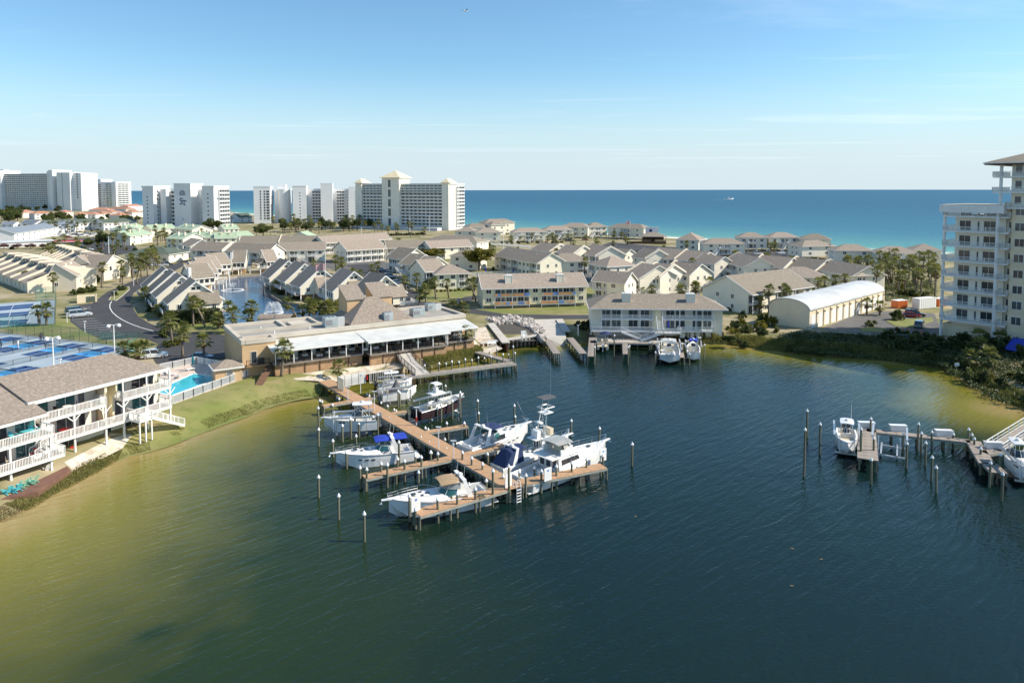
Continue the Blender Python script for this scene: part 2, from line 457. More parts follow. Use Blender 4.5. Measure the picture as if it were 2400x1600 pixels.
def hip(parent, x0, x1, y0, y1, z0, ez, rise, ov=.6, wall='siding_cream', roof='roof_shingle', trim=True, setback=None, walls=True, ends=(1, 1)):
    if walls:
        w_ = MB(); w_.box(x0, x1, y0, y1, z0, ez + .05); w_.build('wall', wall, parent)
    X0, X1, Y0, Y1 = x0 - ov, x1 + ov, y0 - ov, y1 + ov
    r = MB()
    if X1 - X0 >= Y1 - Y0:
        hd = setback if setback is not None else (Y1 - Y0) / 2
        ym = (Y0 + Y1) / 2
        pa, pb = (X0 + hd * ends[0], ym, ez + rise), (X1 - hd * ends[1], ym, ez + rise)
        if abs(pa[0] - pb[0]) < .05: pb = (pa[0] + .1, ym, ez + rise)
        c = [(X0, Y0, ez), (X1, Y0, ez), (X1, Y1, ez), (X0, Y1, ez)]
        top = [pa, pb]
        r.add(c + top + [(p[0], p[1], ez - .14) for p in c], [(0, 1, 5, 4), (1, 2, 5), (2, 3, 4, 5), (3, 0, 4), (6, 9, 8, 7), (0, 6, 7, 1), (1, 7, 8, 2), (2, 8, 9, 3), (3, 9, 6, 0)])
    else:
        hd = setback if setback is not None else (X1 - X0) / 2
        xm = (X0 + X1) / 2
        pa, pb = (xm, Y0 + hd * ends[0], ez + rise), (xm, Y1 - hd * ends[1], ez + rise)
        c = [(X0, Y0, ez), (X1, Y0, ez), (X1, Y1, ez), (X0, Y1, ez)]
        r.add(c + [pa, pb] + [(p[0], p[1], ez - .14) for p in c], [(0, 1, 4), (1, 2, 5, 4), (2, 3, 5), (3, 0, 4, 5), (6, 9, 8, 7), (0, 6, 7, 1), (1, 7, 8, 2), (2, 8, 9, 3), (3, 9, 6, 0)])
    ro = r.build('roof', roof, parent)
    if trim:
        t = MB()
        cc = [(X0, Y0), (X1, Y0), (X1, Y1), (X0, Y1)]
        for i in range(4):
            p, q = cc[i], cc[(i + 1) % 4]; t.beam((*p, ez - .1), (*q, ez - .1), .09, .24)
        t.build('roof_trim', 'trim_white', ro)
    return ro

def stair(parent, x, y0, y1, z0, z1, w_=1.2, mname='trim_white', rail=True, rz=0, loc=(0, 0, 0), name='stair'):
    """straight flight running along y from (y0,z0) up to (y1,z1), centred on x"""
    b = MB(); n = max(3, round(abs(z1 - z0) / .19))
    for i in range(n):
        a = i / n; y = y0 + (y1 - y0) * a; z = z0 + (z1 - z0) * (i + 1) / n; s_ = (y1 - y0) / n
        b.box(x - w_/2, x + w_/2, min(y, y + s_), max(y, y + s_), z - .05, z)
    for s_ in (-1, 1):
        xx = x + s_ * (w_/2 + .03); b.beam((xx, y0, z0), (xx, y1, z1 - .05), .06, .28)
        if rail: railing(b, (xx, y0, z0 + .1), (xx, y1, z1 + .1), 1.0, .22, 1.8)
    return b.build(name, mname, parent, loc, rz)
# ------------------------------------------------------------------ land, lagoon, pond, sea
def pts(tag_, lst, z=0.0): return [P(tag_, x, y, z).xy for x, y in lst]
SHORE = [Vector((-330, -60)), Vector((-150, 35)), Vector((-80, 58))]
SHORE += pts('zb', [(0, 1530), (230, 1420), (480, 1270), (700, 1160), (830, 1090), (1100, 930), (1270, 890), (1560, 800), (1700, 740), (1950, 640), (2200, 560), (2315, 500)])
SHORE += pts('s', [(680, 938), (740, 926), (766, 930), (774, 908)])
SHORE += pts('zc', [(900, 672), (1100, 648), (1340, 618), (1440, 600), (1620, 585), (1850, 540), (2040, 500), (2120, 460)])
SHORE += pts('zf', [(150, 742), (300, 718), (738, 660), (748, 700), (925, 700), (935, 655), (1060, 675), (1112, 640), (1500, 655), (1900, 650), (2080, 690), (2330, 690)])
SHORE += pts('zg', [(230, 770), (450, 800), (800, 830), (1000, 850), (1400, 880), (1800, 925), (2100, 955), (2352, 985)])
SHORE += pts('s', [(2296, 905), (2347, 938), (2400, 955)])
SHORE += [Vector((106, 118)), Vector((150, 100)), Vector((210, 50)), Vector((300, -60))]
COAST = [Vector((520, 60))] + pts('s', [(2600, 608), (2170, 590), (1962, 580), (1659, 560), (1400, 546), (1086, 533), (800, 515), (526, 497), (300, 487), (0, 478), (-300, 472)]) + [Vector((-2600, 2900))]
POND = pts('s', [(485, 673), (504, 658), (555, 647), (619, 643), (638, 655), (622, 672), (636, 692), (661, 707), (693, 711), (750, 718), (815, 728), (834, 737), (755, 742), (683, 748), (600, 756), (525, 759), (521, 728), (513, 698), (492, 680)], LAND)
OUT = SHORE + [Vector((500, -60))] + COAST + [Vector((-2900, 2000)), Vector((-1500, 0)), Vector((-600, -60))]

def seg_arr(pl, closed=False):
    a = np.array([(p[0], p[1]) for p in pl]); b = np.roll(a, -1, 0)
    return (a, b) if closed else (a[:-1], b[:-1])
def dist(arr, xy):
    A, B = arr; p = np.asarray(xy, float)
    d = B - A; t = np.clip(((p[:, None] - A) * d).sum(2) / (d * d).sum(1), 0, 1)
    return np.sqrt((((A + t[..., None] * d) - p[:, None]) ** 2).sum(2).min(1))
def inside(pl, xy):
    a = np.array([(p[0], p[1]) for p in pl]); b = np.roll(a, -1, 0); p = np.asarray(xy, float)
    x, y = p[:, 0:1], p[:, 1:2]
    c = ((a[:, 1] > y) != (b[:, 1] > y)) & (x < (b[:, 0] - a[:, 0]) * (y - a[:, 1]) / (b[:, 1] - a[:, 1] + 1e-12) + a[:, 0])
    return c.sum(1) % 2 == 1
SH, CO, PO = seg_arr(SHORE), seg_arr(COAST), seg_arr(POND, True)
SHL, SHM, SHR = seg_arr(SHORE[:18]), seg_arr(SHORE[17:-15]), seg_arr(SHORE[-16:])
def sstep(x, a, b):
    t = np.clip((x - a) / (b - a), 0, 1); return t * t * (3 - 2 * t)
def land_z(xy):
    xy = np.asarray(xy, float)
    z = -.12 + (LAND + .12) * np.minimum(np.minimum(sstep(dist(SHL, xy), 0, 7.0), sstep(dist(SHR, xy), 0, 5.0)), sstep(dist(SHM, xy), 0, 1.6))
    return np.minimum(z, -.12 + (LAND + .12) * sstep(dist(CO, xy), 0, 45))
def gz(x, y): return float(land_z([(x, y)])[0])

def cdt(poly, extra, holes=()):
    V, E = [], []
    for pl in [poly] + list(holes):
        o = len(V); V += [Vector((p[0], p[1])) for p in pl]; E += [(o + i, o + (i + 1) % len(pl)) for i in range(len(pl))]
    V += [Vector(e) for e in extra]
    vo, eo, fo, *_ = delaunay_2d_cdt(V, E, [], 0, 1e-4)
    vo = np.array([(v.x, v.y) for v in vo]); fo = [tuple(f) for f in fo]
    cen = np.array([vo[list(f)].mean(0) for f in fo]); ok = inside(poly, cen)
    for h in holes: ok &= ~inside(h, cen)
    return vo, [f for f, k in zip(fo, ok) if k]

def densify(pl, step, closed=True):
    o = []
    n = len(pl)
    for i in range(n if closed else n - 1):
        a, b = Vector(pl[i][:2]), Vector(pl[(i + 1) % n][:2]); k = max(1, int((b - a).length / step))
        o += [a.lerp(b, j / k) for j in range(k)]
    if not closed: o.append(Vector(pl[-1][:2]))
    return o

def land_mesh():
    ex = []
    g = [(x, y) for x in np.arange(-160, 190, 5.) for y in np.arange(30, 270, 5.)]
    ex += g
    ex += [(x, y) for x in np.arange(-1500, 560, 40.) for y in np.arange(270, 1500, 40.)]
    near = []
    for d in (.8, 1.7, 2.5, 3.8, 5.2, 7):
        pl = densify(SHORE, 3, False)
        for i in range(1, len(pl) - 1):
            t = (pl[i + 1] - pl[i - 1]).normalized(); near.append(pl[i] + Vector((-t.y, t.x)) * d)
    for d in (15, 30, 45):
        pl = densify(COAST, 30, False)
        for i in range(1, len(pl) - 1):
            t = (pl[i + 1] - pl[i - 1]).normalized(); near.append(pl[i] + Vector((-t.y, t.x)) * d)
    ex = np.array(ex + [(p.x, p.y) for p in near]); ex = ex[inside(OUT, ex)]
    ex = ex[dist(seg_arr(OUT, True), ex) > .6]; ex = ex[~inside(POND, ex)]; ex = ex[dist(PO, ex) > .5]
    vo, fo = cdt(densify(OUT, 40), ex, [POND])
    z = land_z(vo); b = MB(); b.add([(x, y, zz) for (x, y), zz in zip(vo, z)], fo)
    return b
mat('ground', (.19, .175, .065), .95, (.36, .30, .20), .06, 8, .40, .62, c3=(.11, .12, .035), s3=.25, bump=.3, bscale=6)
struct(land_mesh().build('ground', 'ground', smooth=True))

def sheet(name, poly, m, dz=.03, step=6, kind='structure', holes=()):
    poly = densify(poly, step * 1.5); a = np.array([(p.x, p.y) for p in poly]); lo, hi = a.min(0), a.max(0)
    ex = np.array([(x, y) for x in np.arange(lo[0], hi[0], step) for y in np.arange(lo[1], hi[1], step)] or [(lo[0], lo[1])])
    ex = ex[inside(poly, ex)]
    if len(ex): ex = ex[dist(seg_arr(poly, True), ex) > step * .3]
    vo, fo = cdt(poly, ex, holes); z = land_z(vo) + dz
    b = MB(); b.add([(x, y, zz) for (x, y), zz in zip(vo, z)], fo)
    return struct(b.build(name, m, smooth=True), kind)

# -- water: one shader, the depth of the bed sets how far one sees down to the sand
def water_mat(name, deep, mid, shallow, sand, attr='depth', wav=1.0, rough=.05, bumps=(.75, .25), rot=43, spec=.5, bd=.34):
    m = bpy.data.materials.new(name); MATS[name] = m; m.use_nodes = True
    t = m.node_tree; b = t.nodes['Principled BSDF']; n = t.nodes.new; L = t.links.new
    a = n('ShaderNodeAttribute'); a.attribute_name = attr
    rp = n('ShaderNodeValToRGB'); L(a.outputs['Fac'], rp.inputs[0])
    e = rp.color_ramp.elements; e[0].position = 0; e[0].color = (*sand, 1); e[1].position = 1; e[1].color = (*deep, 1)
    for p_, c in ((.13, shallow), (.58, mid)):
        x = e.new(p_); x.color = (*c, 1)
    L(rp.outputs[0], b.inputs['Base Color'])
    b.inputs['Roughness'].default_value = rough; b.inputs['IOR'].default_value = 1.333; b.inputs['Specular IOR Level'].default_value = spec
    tc = n('ShaderNodeTexCoord')
    hs = None
    for i, (sc, st, ds, amp, dt) in enumerate(((.95, (.20, 1, 1), .5, bumps[0], 1.6), (2.8, (.45, 1, 1), .3, bumps[1], 3))):
        mp = n('ShaderNodeMapping'); mp.inputs['Rotation'].default_value = (0, 0, radians(-rot + i * 22)); mp.vector_type = 'POINT'
        L(tc.outputs['Object'], mp.inputs[0])
        m2 = n('ShaderNodeMapping'); m2.inputs['Scale'].default_value = st; L(mp.outputs[0], m2.inputs[0])
        nz = n('ShaderNodeTexNoise'); nz.inputs['Scale'].default_value = sc * wav; nz.inputs['Detail'].default_value = dt; nz.inputs['Distortion'].default_value = ds
        L(m2.outputs[0], nz.inputs['Vector'])
        ml = n('ShaderNodeMath'); ml.operation = 'MULTIPLY'; ml.inputs[1].default_value = amp; L(nz.outputs['Fac'], ml.inputs[0])
        if hs is None: hs = ml.outputs[0]
        else:
            ad = n('ShaderNodeMath'); L(hs, ad.inputs[0]); L(ml.outputs[0], ad.inputs[1]); hs = ad.outputs[0]
    # calmer and livelier patches
    pn = n('ShaderNodeTexNoise'); pn.inputs['Scale'].default_value = .03; L(tc.outputs['Object'], pn.inputs['Vector'])
    pr = n('ShaderNodeMapRange'); L(pn.outputs['Fac'], pr.inputs[0]); pr.inputs[1].default_value = .3; pr.inputs[2].default_value = .7; pr.inputs[3].default_value = .5; pr.inputs[4].default_value = 1.0
    bp = n('ShaderNodeBump'); bp.inputs['Distance'].default_value = bd / wav; L(pr.outputs[0], bp.inputs['Strength']); L(hs, bp.inputs['Height']); L(bp.outputs[0], b.inputs['Normal'])
    return m

def depth_attr(o, vals):
    at = o.data.attributes.new('depth', 'FLOAT', 'POINT'); at.data.foreach_set('value', np.asarray(vals, np.float32))

water_mat('lagoon_water', (.004, .016, .015), (.018, .034, .011), (.185, .170, .026), (.32, .24, .10), spec=.42, wav=1.3, bd=.26)
xs = np.concatenate([np.arange(-330, -90, 20.), np.arange(-90, 140, 1.6), np.arange(140, 300, 16.)])
ys = np.concatenate([np.arange(-60, 20, 10.), np.arange(20, 175, 1.6)])
XX, YY = np.meshgrid(xs, ys); xy = np.stack([XX.ravel(), YY.ravel()], 1)
dl = dist(SH, xy)
left = seg_arr(SHORE[:18]); dleft = dist(left, xy)
right = seg_arr(SHORE[-16:]); dright = dist(right, xy)
mid = seg_arr(SHORE[18:-16]); dmid = dist(mid, xy)
wl = 30 + 36 * (1 - sstep(xy[:, 1], 50, 105))
dep = np.minimum(np.minimum(dleft / wl, dright / 26), dmid / 11)
sb = P('s', 2400, 1010, 0); dep = np.minimum(dep, np.hypot((xy[:, 0] - sb.x - 6) / 30, (xy[:, 1] - sb.y - 10) / 26) ** 1.5)
sb = P('s', 1760, 815, 0); dep = np.minimum(dep, .05 + np.hypot((xy[:, 0] - sb.x) / 26, (xy[:, 1] - sb.y) / 14))
for q, r_, k in (((362, 1493), .6, .3), ((348, 1322), .5, .2)):
    c = P('s', *q, 0); dep = dep + k * np.exp(-(((xy[:, 0] - c.x) / (r_ * 1.6)) ** 2 + ((xy[:, 1] - c.y) / r_) ** 2))
from mathutils import noise as mn
dep = dep + np.array([.06 * mn.noise((x * .05, y * .05, 0)) + .05 * mn.noise((x * .16, y * .16, 3)) + .04 * mn.noise((x * .4, y * .4, 7)) for x, y in xy]) * np.clip(dep * 2.2, 0, 1)
dep = np.clip(dep, 0, 1)
nx, ny = len(xs), len(ys)
b = MB(); b.v = [(x, y, 0) for x, y in xy]
b.f = [(j * nx + i, j * nx + i + 1, (j + 1) * nx + i + 1, (j + 1) * nx + i) for j in range(ny - 1) for i in range(nx - 1)]; b.m = [0] * len(b.f)
lag = struct(b.build('lagoon_water', 'lagoon_water')); depth_attr(lag, dep)

water_mat('pond_water', (.012, .07, .16), (.012, .07, .16), (.02, .06, .10), (.03, .06, .08), wav=1.6, bumps=(.3, .25), bd=.2)
vo, fo = cdt(POND, [])
b = MB(); b.add([(x, y, LAND - .7) for x, y in vo], fo); o = struct(b.build('pond_water', 'pond_water')); depth_attr(o, [.9] * len(o.data.vertices))
b = MB()
for i in range(len(POND)):
    a, c = POND[i], POND[(i + 1) % len(POND)]
    b.beam((a.x, a.y, LAND - .55), (c.x, c.y, LAND - .55), .3, 1.3)
struct(b.build('pond_edge', 'deck_grey'))

water_mat('sea_water', (.030, .115, .195), (.045, .17, .25), (.11, .30, .29), (.32, .48, .40), wav=.35, bumps=(.9, .7), rot=-20, rough=.45, spec=.12)
offs = [-30, 0, 6, 20, 45, 80, 130, 220, 400, 700, 1200, 3000, 9000, 60000]
dvals = [0, 0, .06, .16, .26, .36, .48, .62, .78, .9, 1, 1, 1, 1]
b = MB(); dv_ = []
cl = densify(COAST, 40, False)
sd_ = Vector((.62, .78))                      # seaward
ext = [cl[0] + Vector((4000, -3600))] + cl + [cl[-1] + Vector((-9000, 9000))]
for k, of in enumerate(offs):
    for i, p in enumerate(ext):
        q = p + sd_ * of; b.v.append((q.x, q.y, -.02)); dv_.append(dvals[k])
n_ = len(ext)
b.f = [(k * n_ + i, k * n_ + i + 1, (k + 1) * n_ + i + 1, (k + 1) * n_ + i) for k in range(len(offs) - 1) for i in range(n_ - 1)]; b.m = [0] * len(b.f)
o = struct(b.build('sea', 'sea_water')); depth_attr(o, dv_)

# beach along the coast
bl = [p - sd_ * 1 for p in cl]; bi = [p - sd_ * 26 for p in cl]
sheet('beach', bl + bi[::-1], 'beach_sand', .06, 30)

# -- roads, car parks, lawns
def S(lst, z=LAND): return pts('s', lst, z)
sheet('road', S([(163, 718), (216, 711), (251, 684), (286, 670), (302, 662), (330, 650), (366, 640), (388, 626), (426, 612), (432, 622), (400, 640), (364, 650), (338, 670), (313, 687), (304, 705), (310, 718), (323, 741), (351, 758), (374, 767), (430, 778), (500, 781), (540, 788), (562, 806), (552, 834), (500, 846), (450, 850), (400, 858), (366, 852), (352, 830), (372, 806), (340, 793), (306, 791), (271, 795), (243, 797), (222, 788), (192, 774), (165, 754)]), 'asphalt', .03, 5)
sheet('road', S([(940, 695), (975, 705), (1050, 712), (1100, 722), (1180, 736), (1300, 738), (1400, 738), (1400, 748), (1290, 748), (1180, 745), (1100, 734), (1080, 728), (1040, 745), (1000, 735), (960, 730), (900, 745), (880, 735), (935, 715)]), 'asphalt', .03, 5)
sheet('road', S([(1050, 712), (1090, 696), (1130, 690), (1140, 697), (1100, 706), (1080, 722)]), 'asphalt', .035, 5)
sheet('car_park', S([(812, 622), (862, 618), (935, 660), (985, 690), (960, 715), (900, 690), (850, 650)]), 'asphalt', .04, 6)
sheet('car_park', S([(1640, 665), (1668, 640), (1760, 655), (1720, 690), (1660, 700)]), 'asphalt', .04, 6)
sheet('car_park', S([(1932, 768), (2000, 740), (2060, 730), (2110, 728), (2190, 735), (2200, 760), (2240, 785), (2060, 782), (1940, 776)]), 'asphalt_old', .04, 6)
sheet('car_park', S([(1430, 568), (1640, 584), (1700, 590), (1870, 590), (1880, 602), (1700, 606), (1560, 596), (1400, 578)]), 'asphalt', .04, 12)
sheet('car_park', S([(1150, 640), (1380, 640), (1400, 690), (1360, 700), (1130, 690)]), 'lawn', .025, 8)
sheet('car_park', S([(1290, 600), (1500, 585), (1680, 640), (1640, 690), (1420, 690), (1330, 650)]), 'asphalt_old', .032, 8)
sheet('car_park', S([(1660, 600), (1950, 610), (2060, 640), (1900, 660), (1700, 640)]), 'asphalt_old', .033, 8)
sheet('car_park', S([(420, 612), (520, 600), (900, 612), (940, 640), (860, 640), (700, 622), (480, 632)]), 'asphalt_old', .034, 8)
sheet('car_park', S([(90, 566), (230, 556), (300, 560), (330, 590), (260, 600), (180, 592)]), 'asphalt', .04, 12)
sheet('lawn', S([(150, 740), (200, 770), (245, 800), (300, 800), (340, 800), (300, 822), (130, 790), (0, 772), (0, 765), (130, 748)]), 'lawn', .02, 5)
sheet('lawn', S([(536, 770), (600, 762), (700, 755), (850, 742), (870, 752), (780, 775), (660, 782), (560, 792), (500, 772), (430, 770), (380, 762), (520, 755)]), 'lawn', .02, 5)
sheet('lawn', pts('zf', [(80, 390), (190, 385), (1100, 345), (1125, 425), (700, 430), (400, 420), (80, 402)], LAND), 'lawn', .02, 5)
sheet('lawn', S([(940, 690), (1000, 672), (1080, 668), (1120, 690), (1080, 700), (1010, 708), (960, 704)]), 'lawn', .02, 5)
sheet('lawn', S([(800, 640), (830, 640), (900, 690), (860, 700), (790, 690)]), 'lawn', .02, 5)
sheet('sand_patch', pts('zc', [(500, 630), (640, 615), (800, 590), (1100, 560), (1340, 530), (1420, 560), (1330, 590), (1100, 625), (880, 655), (520, 660)], LAND), 'sand', .05, 3)
sheet('sand_patch', pts('zc', [(1950, 340), (1990, 260), (2050, 255), (2110, 380), (2180, 420), (2000, 440), (1920, 420)], LAND), 'sand', .05, 3)
sheet('sand_patch', pts('zc', [(250, 590), (380, 560), (440, 640), (520, 660), (380, 670)], LAND), 'sand', .05, 3)
sheet('sand_patch', pts('zb', [(560, 985), (640, 945), (930, 800), (960, 760), (1160, 745), (1100, 800), (850, 915), (640, 1010)], 1.2), 'sand', .04, 3)
# boat ramp down into the water
b = MB()
q = [P('zf', 620, 475), P('zf', 880, 468), P('zf', 925, 700, 0), P('zf', 745, 705, 0)]
m1, m2 = P('zf', 740, 630), P('zf', 905, 620)
b.slab([q[0] + Vector((0, 0, .06)), q[1] + Vector((0, 0, .06)), m2 + Vector((0, 0, .06)), m1 + Vector((0, 0, .06))], .2)
b.slab([m1 + Vector((0, 0, .06)), m2 + Vector((0, 0, .06)), v3(q[2], -.4), v3(q[3], -.4)], .2)
struct(b.build('boat_ramp', 'concrete'))
# muddy basin with the stone slope
sheet('mud_basin', pts('zf', [(300, 520), (480, 505), (640, 560), (720, 640), (430, 668), (380, 640), (285, 560)], LAND), 'mud', .05, 3)
# shore of wet sand along the left bank and sand bar on the right
sheet('path', S([(900, 745), (940, 740), (1010, 748), (1000, 755)]), 'concrete', .05, 4)
# ------------------------------------------------------------------ the generic two-storey rows of flats
def chimney(parent, x, y, z0, z1, w_=1.5, d=1.1, wall='siding_cream'):
    b = MB(); b.box(x - w_/2, x + w_/2, y - d/2, y + d/2, z0, z1)
    c = b.build('chimney', wall, parent)
    t = MB(); t.box(x - w_/2 - .08, x + w_/2 + .08, y - d/2 - .08, y + d/2 + .08, z1, z1 + .12)
    for sx in (-1, 1):
        for sy in (-1, 1): t.box(x + sx*(w_/2) - .06, x + sx*(w_/2) + .06, y + sy*(d/2) - .06, y + sy*(d/2) + .06, z0, z1)
    t.tube((x - .3, y, z1 + .1), (x - .3, y, z1 + .5), .13); t.tube((x + .3, y, z1 + .1), (x + .3, y, z1 + .45), .13)
    t.build('chimney_cap', 'trim_white', c); return c

def foot(A, B, depth, m=1.0):
    d = (B - A).normalized().xy; n = Vector((-d.y, d.x)); FOOT.append([A.xy - d * m - n * m, B.xy + d * m - n * m, B.xy + d * m + n * (depth + m), A.xy - d * m + n * (depth + m)])
def row(name, label, A, B, ez=7.2, depth=12, rise=3.0, segs='wbwbw', base=LAND, roof='hip', wall='siding_cream', roofm='roof_shingle',
        storeys=2, chims=(), ov=.5, rec=1.4, endwin=True, cat='building', group=None, parapet=(), panels=None, hipends=(1, 1), walls2=None, backwin=False, stilts=0.0):
    """A, B: the two ends of the front eave as seen from the front (left, right)"""
    A, B = v3(A, base), v3(B, base); L = (B - A).length
    t = thing(name, label, cat, A, ang(A, B), group); foot(A, B, depth)
    e = ez - base
    wts = {'w': .8, 'b': 1.5, 'W': 1.5, 'B': 2.4, 's': .45, 'd': 1.2}
    tot = sum(wts[c] for c in segs); x = 0; st = (e - stilts) / storeys
    if roof == 'hip':
        ro = hip(t, 0, L, 0, depth, stilts, e, rise, ov, wall, roofm, walls=False, ends=hipends)
        MB().box(0, L, rec, depth, stilts, e + .02).build('wall', wall, t)
    else:
        ro = gable(t, 0, L, 0, depth, e - .3, e, rise, ov, wall, roofm)
        MB().box(0.02, L - .02, rec, depth - .02, stilts, e - .1).build('wall', wall, t)
    # pillars under a raised house
    if stilts > .3:
        n = max(2, int(L / 4))
        for i in range(n + 1):
            for yy in (rec + .2, depth - .3):
                b = MB(); b.box(-.15, .15, -.15, .15, -.3, stilts); b.build('pillar', 'trim_white', t, (min(max(L * i / n, .2), L - .2), yy, 0))
    fl = MB()
    for c in segs:
        wl = L * wts[c] / tot
        if c in 'wWs':
            MB().box(x, x + wl, .1, rec + .01, stilts, e - .02).build('bay', walls2 or wall, t)
            if c == 'W' or (c == 'w' and wl > 2.6):
                for s_ in range(storeys): window(t, x + wl / 2, .1, stilts + st * s_ + .9, min(1.5, wl * .5), 1.25)
        else:
            for s_ in range(storeys):
                z = stilts + st * s_
                nd = max(1, round(wl / 3.2))
                for k in range(nd):
                    xc = x + wl * (k + .5) / nd
                    window(t, xc - wl / nd * .2, rec, z + .08, min(1.9, wl / nd * .5), 2.05, glass=R.choice(['glass_dark', 'glass_curtain']), name='sliding_door')
                    if wl / nd > 2.2: window(t, xc + wl / nd * .28, rec, z + .5, min(1.2, wl / nd * .3), 1.55, glass=R.choice(['glass_dark', 'glass_curtain']))
                if s_ > 0 or stilts > .3 or c in 'bB':
                    if s_ > 0 or stilts > .3: fl.box(x + .02, x + wl - .02, -.15, rec, z - .2, z)
                    railing(MB(), (x + .05, -.1, z), (x + wl - .05, -.1, z), .95, .2, 2.2).build('railing', 'trim_white', t)
            if c == 'd' and storeys > 1 and stilts < .3:
                MB().box(x + .1, x + wl - .1, -1.9, -.16, st - .18, st).build('landing', 'trim_white', t)
                b = MB(); railing(b, (x + .1, -1.9, st), (x + wl - .1, -1.9, st), 1, .2); b.build('landing_railing', 'trim_white', t)
                stair(t, 0, 4.4, 0, 0, st, 1.2, loc=(x + wl - .2, -1.2, 0), rz=-pi / 2)
                for xx in (x + .3, x + wl - .3): MB().box(-.08, .08, -.08, .08, 0, st - .18).build('landing_post', 'trim_white', t, (xx, -1.8, 0))
            for k in range(2 if wl < 7 else 3):
                xx = x + .1 + (wl - .2) * k / (1 if wl < 7 else 2)
                MB().box(-.07, .07, -.07, .07, 0, e - .05).build('post', 'trim_white', t, (xx, -.1, 0))
        x += wl
    if fl.v: fl.build('balcony_floor', 'trim_white', t)
    if endwin:
        for s_ in range(storeys):
            for yy in (depth * .38, depth * .68):
                window(t, L, yy, stilts + st * s_ + .9, 1.0, 1.25, pi / 2); window(t, 0, yy, stilts + st * s_ + .9, 1.0, 1.25, -pi / 2)
    for fx in chims:
        chimney(ro, fx * L, depth * .30, e + rise * .25, e + rise + .75)
    # party walls that stand above the roof
    for fx in parapet:
        b = MB(); yr = depth / 2; xx = fx * L
        b.prism([(-ov, e - rise / yr * ov - .2), (yr, e + rise - .2), (depth + ov, e - rise / yr * ov - .2), (depth + ov, e - rise / yr * ov + .75), (yr, e + rise + .75), (-ov, e - rise / yr * ov + .75)], 'x', xx - .16, xx + .16)
        b.build('party_wall', 'siding_pale', t)
    # small roof vents
    for k in range(max(1, int(L / 9))):
        b = MB(); fx = L * (k + .3 + R.random() * .4) / max(1, int(L / 9)); yy = depth * (.28 + R.random() * .12); zz = e + rise * (yy / (depth / 2))
        b.tube((fx, yy, zz - .2), (fx, yy, zz + .45), .09, n=6); b.build('vent_pipe', 'lamp_white', ro)
    return t, L

GR = 'cream two-storey rows of flats'
def PE(tag_, x, y, z): return P(tag_, x, y, z).xy
# M12: the pair of flats with orange and blue balcony panels
def coloured():
    ez = HT('zf', 640, 372, 196)
    A, B = PE('zf', 190, 206, ez), PE('zf', 1085, 184, ez)
    t, L = row('flats', 'cream flats with orange and blue balcony panels and two square chimneys', A, B, ez, 13, 3.2, 'wBwBw', roof='gable', wall='siding_vert', walls2='siding_vert', stilts=1.0)
    e = ez - LAND
    tot = .8 * 3 + 2.4 * 2; st = (e - 1.0) / 2
    for sx, n in ((.8, 12), (.8 * 2 + 2.4, 12)):
        x0, wl = L * sx / tot, L * 2.4 / tot
        for s_ in range(2):
            for k in range(n):
                b = MB(); w_ = wl / n; b.box(-w_ * .46, w_ * .46, -.02, .02, .14, .88)
                b.build('balcony_panel', R.choice(['panel_orange', 'panel_blue', 'panel_tan', 'panel_orange', 'panel_blue']), t, (x0 + w_ * (k + .5), -.2, 1.0 + st * s_))
    ro = [c for c in t.children if c.name.startswith('roof')][0]
    for fx in (.255, .755): chimney(ro, fx * L, 2.6, e + .4, e + 3.2, 2.0, 1.5)
    MB().box(.1, L - .1, 1.7, 12.8, -.4, 1.0).build('foundation', 'concrete', t)
coloured()

# rows behind, on the grid of the resort (they run towards the camera on the right)
def mrow(label, tg, a, b, ez=7.6, **k):
    return row('flats', label, PE(tg, *a, ez), PE(tg, *b, ez), ez, group=GR, **k)
mrow('long cream row with balconies beside the yellow-green tree, white gable at its end', 'z3', (330, 500), (752, 573), segs='Wbwbwwwb', roof='gable', depth=13, rise=3.4)
mrow('hip-roofed cream block joined to the gable behind the panelled flats', 'z3', (868, 558), (1262, 556), segs='bwWb', depth=11, rise=2.8)
mrow('grey-roofed row with white party wall beside the picket fence', 'z3', (695, 440), (880, 462), segs='WbW', roof='gable', depth=12, rise=3.0, parapet=(1,))
mrow('middle row of three with tall white party wall behind the hip block', 'z3', (940, 468), (1110, 488), segs='bWb', roof='gable', depth=12, rise=3.2, parapet=(1,))
mrow('wide grey roof with vents facing the beach road', 'z3', (1160, 470), (1330, 505), segs='bWb', roof='gable', depth=14, rise=3.6, parapet=(1,))
mrow('low cream wing with gable towards the water side', 'z3', (1400, 480), (1600, 500), segs='WW', roof='gable', depth=9, rise=2.4, ez=7.0)
mrow('row with hip roof and balconies left of the white stair block', 'z3', (1260, 580), (1440, 610), segs='bWb', depth=13, rise=3.2)
mrow('row with white party wall ending above the car park', 'z3', (1690, 505), (1820, 530), segs='WW', roof='gable', depth=12, rise=3.2, parapet=(1,))
mrow('dark roof row of the inner court with two skylight slits', 'z3', (1850, 510), (2330, 560), segs='WbWbWbW', roof='gable', depth=14, rise=3.4, parapet=(.55,))
# the block with the white stairs and its stepped party walls
mrow('cream end block with white gable and screened porch corner', 'z3', (1300, 745), (1610, 770), segs='bWs', roof='gable', depth=9, rise=2.8, ez=7.2)
mrow('stepped block with broad grey roof behind the white stairs', 'z3', (1600, 690), (1760, 720), segs='WdW', roof='gable', depth=15, rise=3.6, parapet=(0,))
mrow('second stepped block with grey roof beside palm trees', 'z3', (1780, 690), (1960, 712), segs='WdW', roof='gable', depth=14, rise=3.4, parapet=(0, 1))
mrow('third stepped block with white gable towards the car park', 'z3', (2000, 660), (2250, 690), segs='WdW', roof='gable', depth=12, rise=3.2, parapet=(0,))
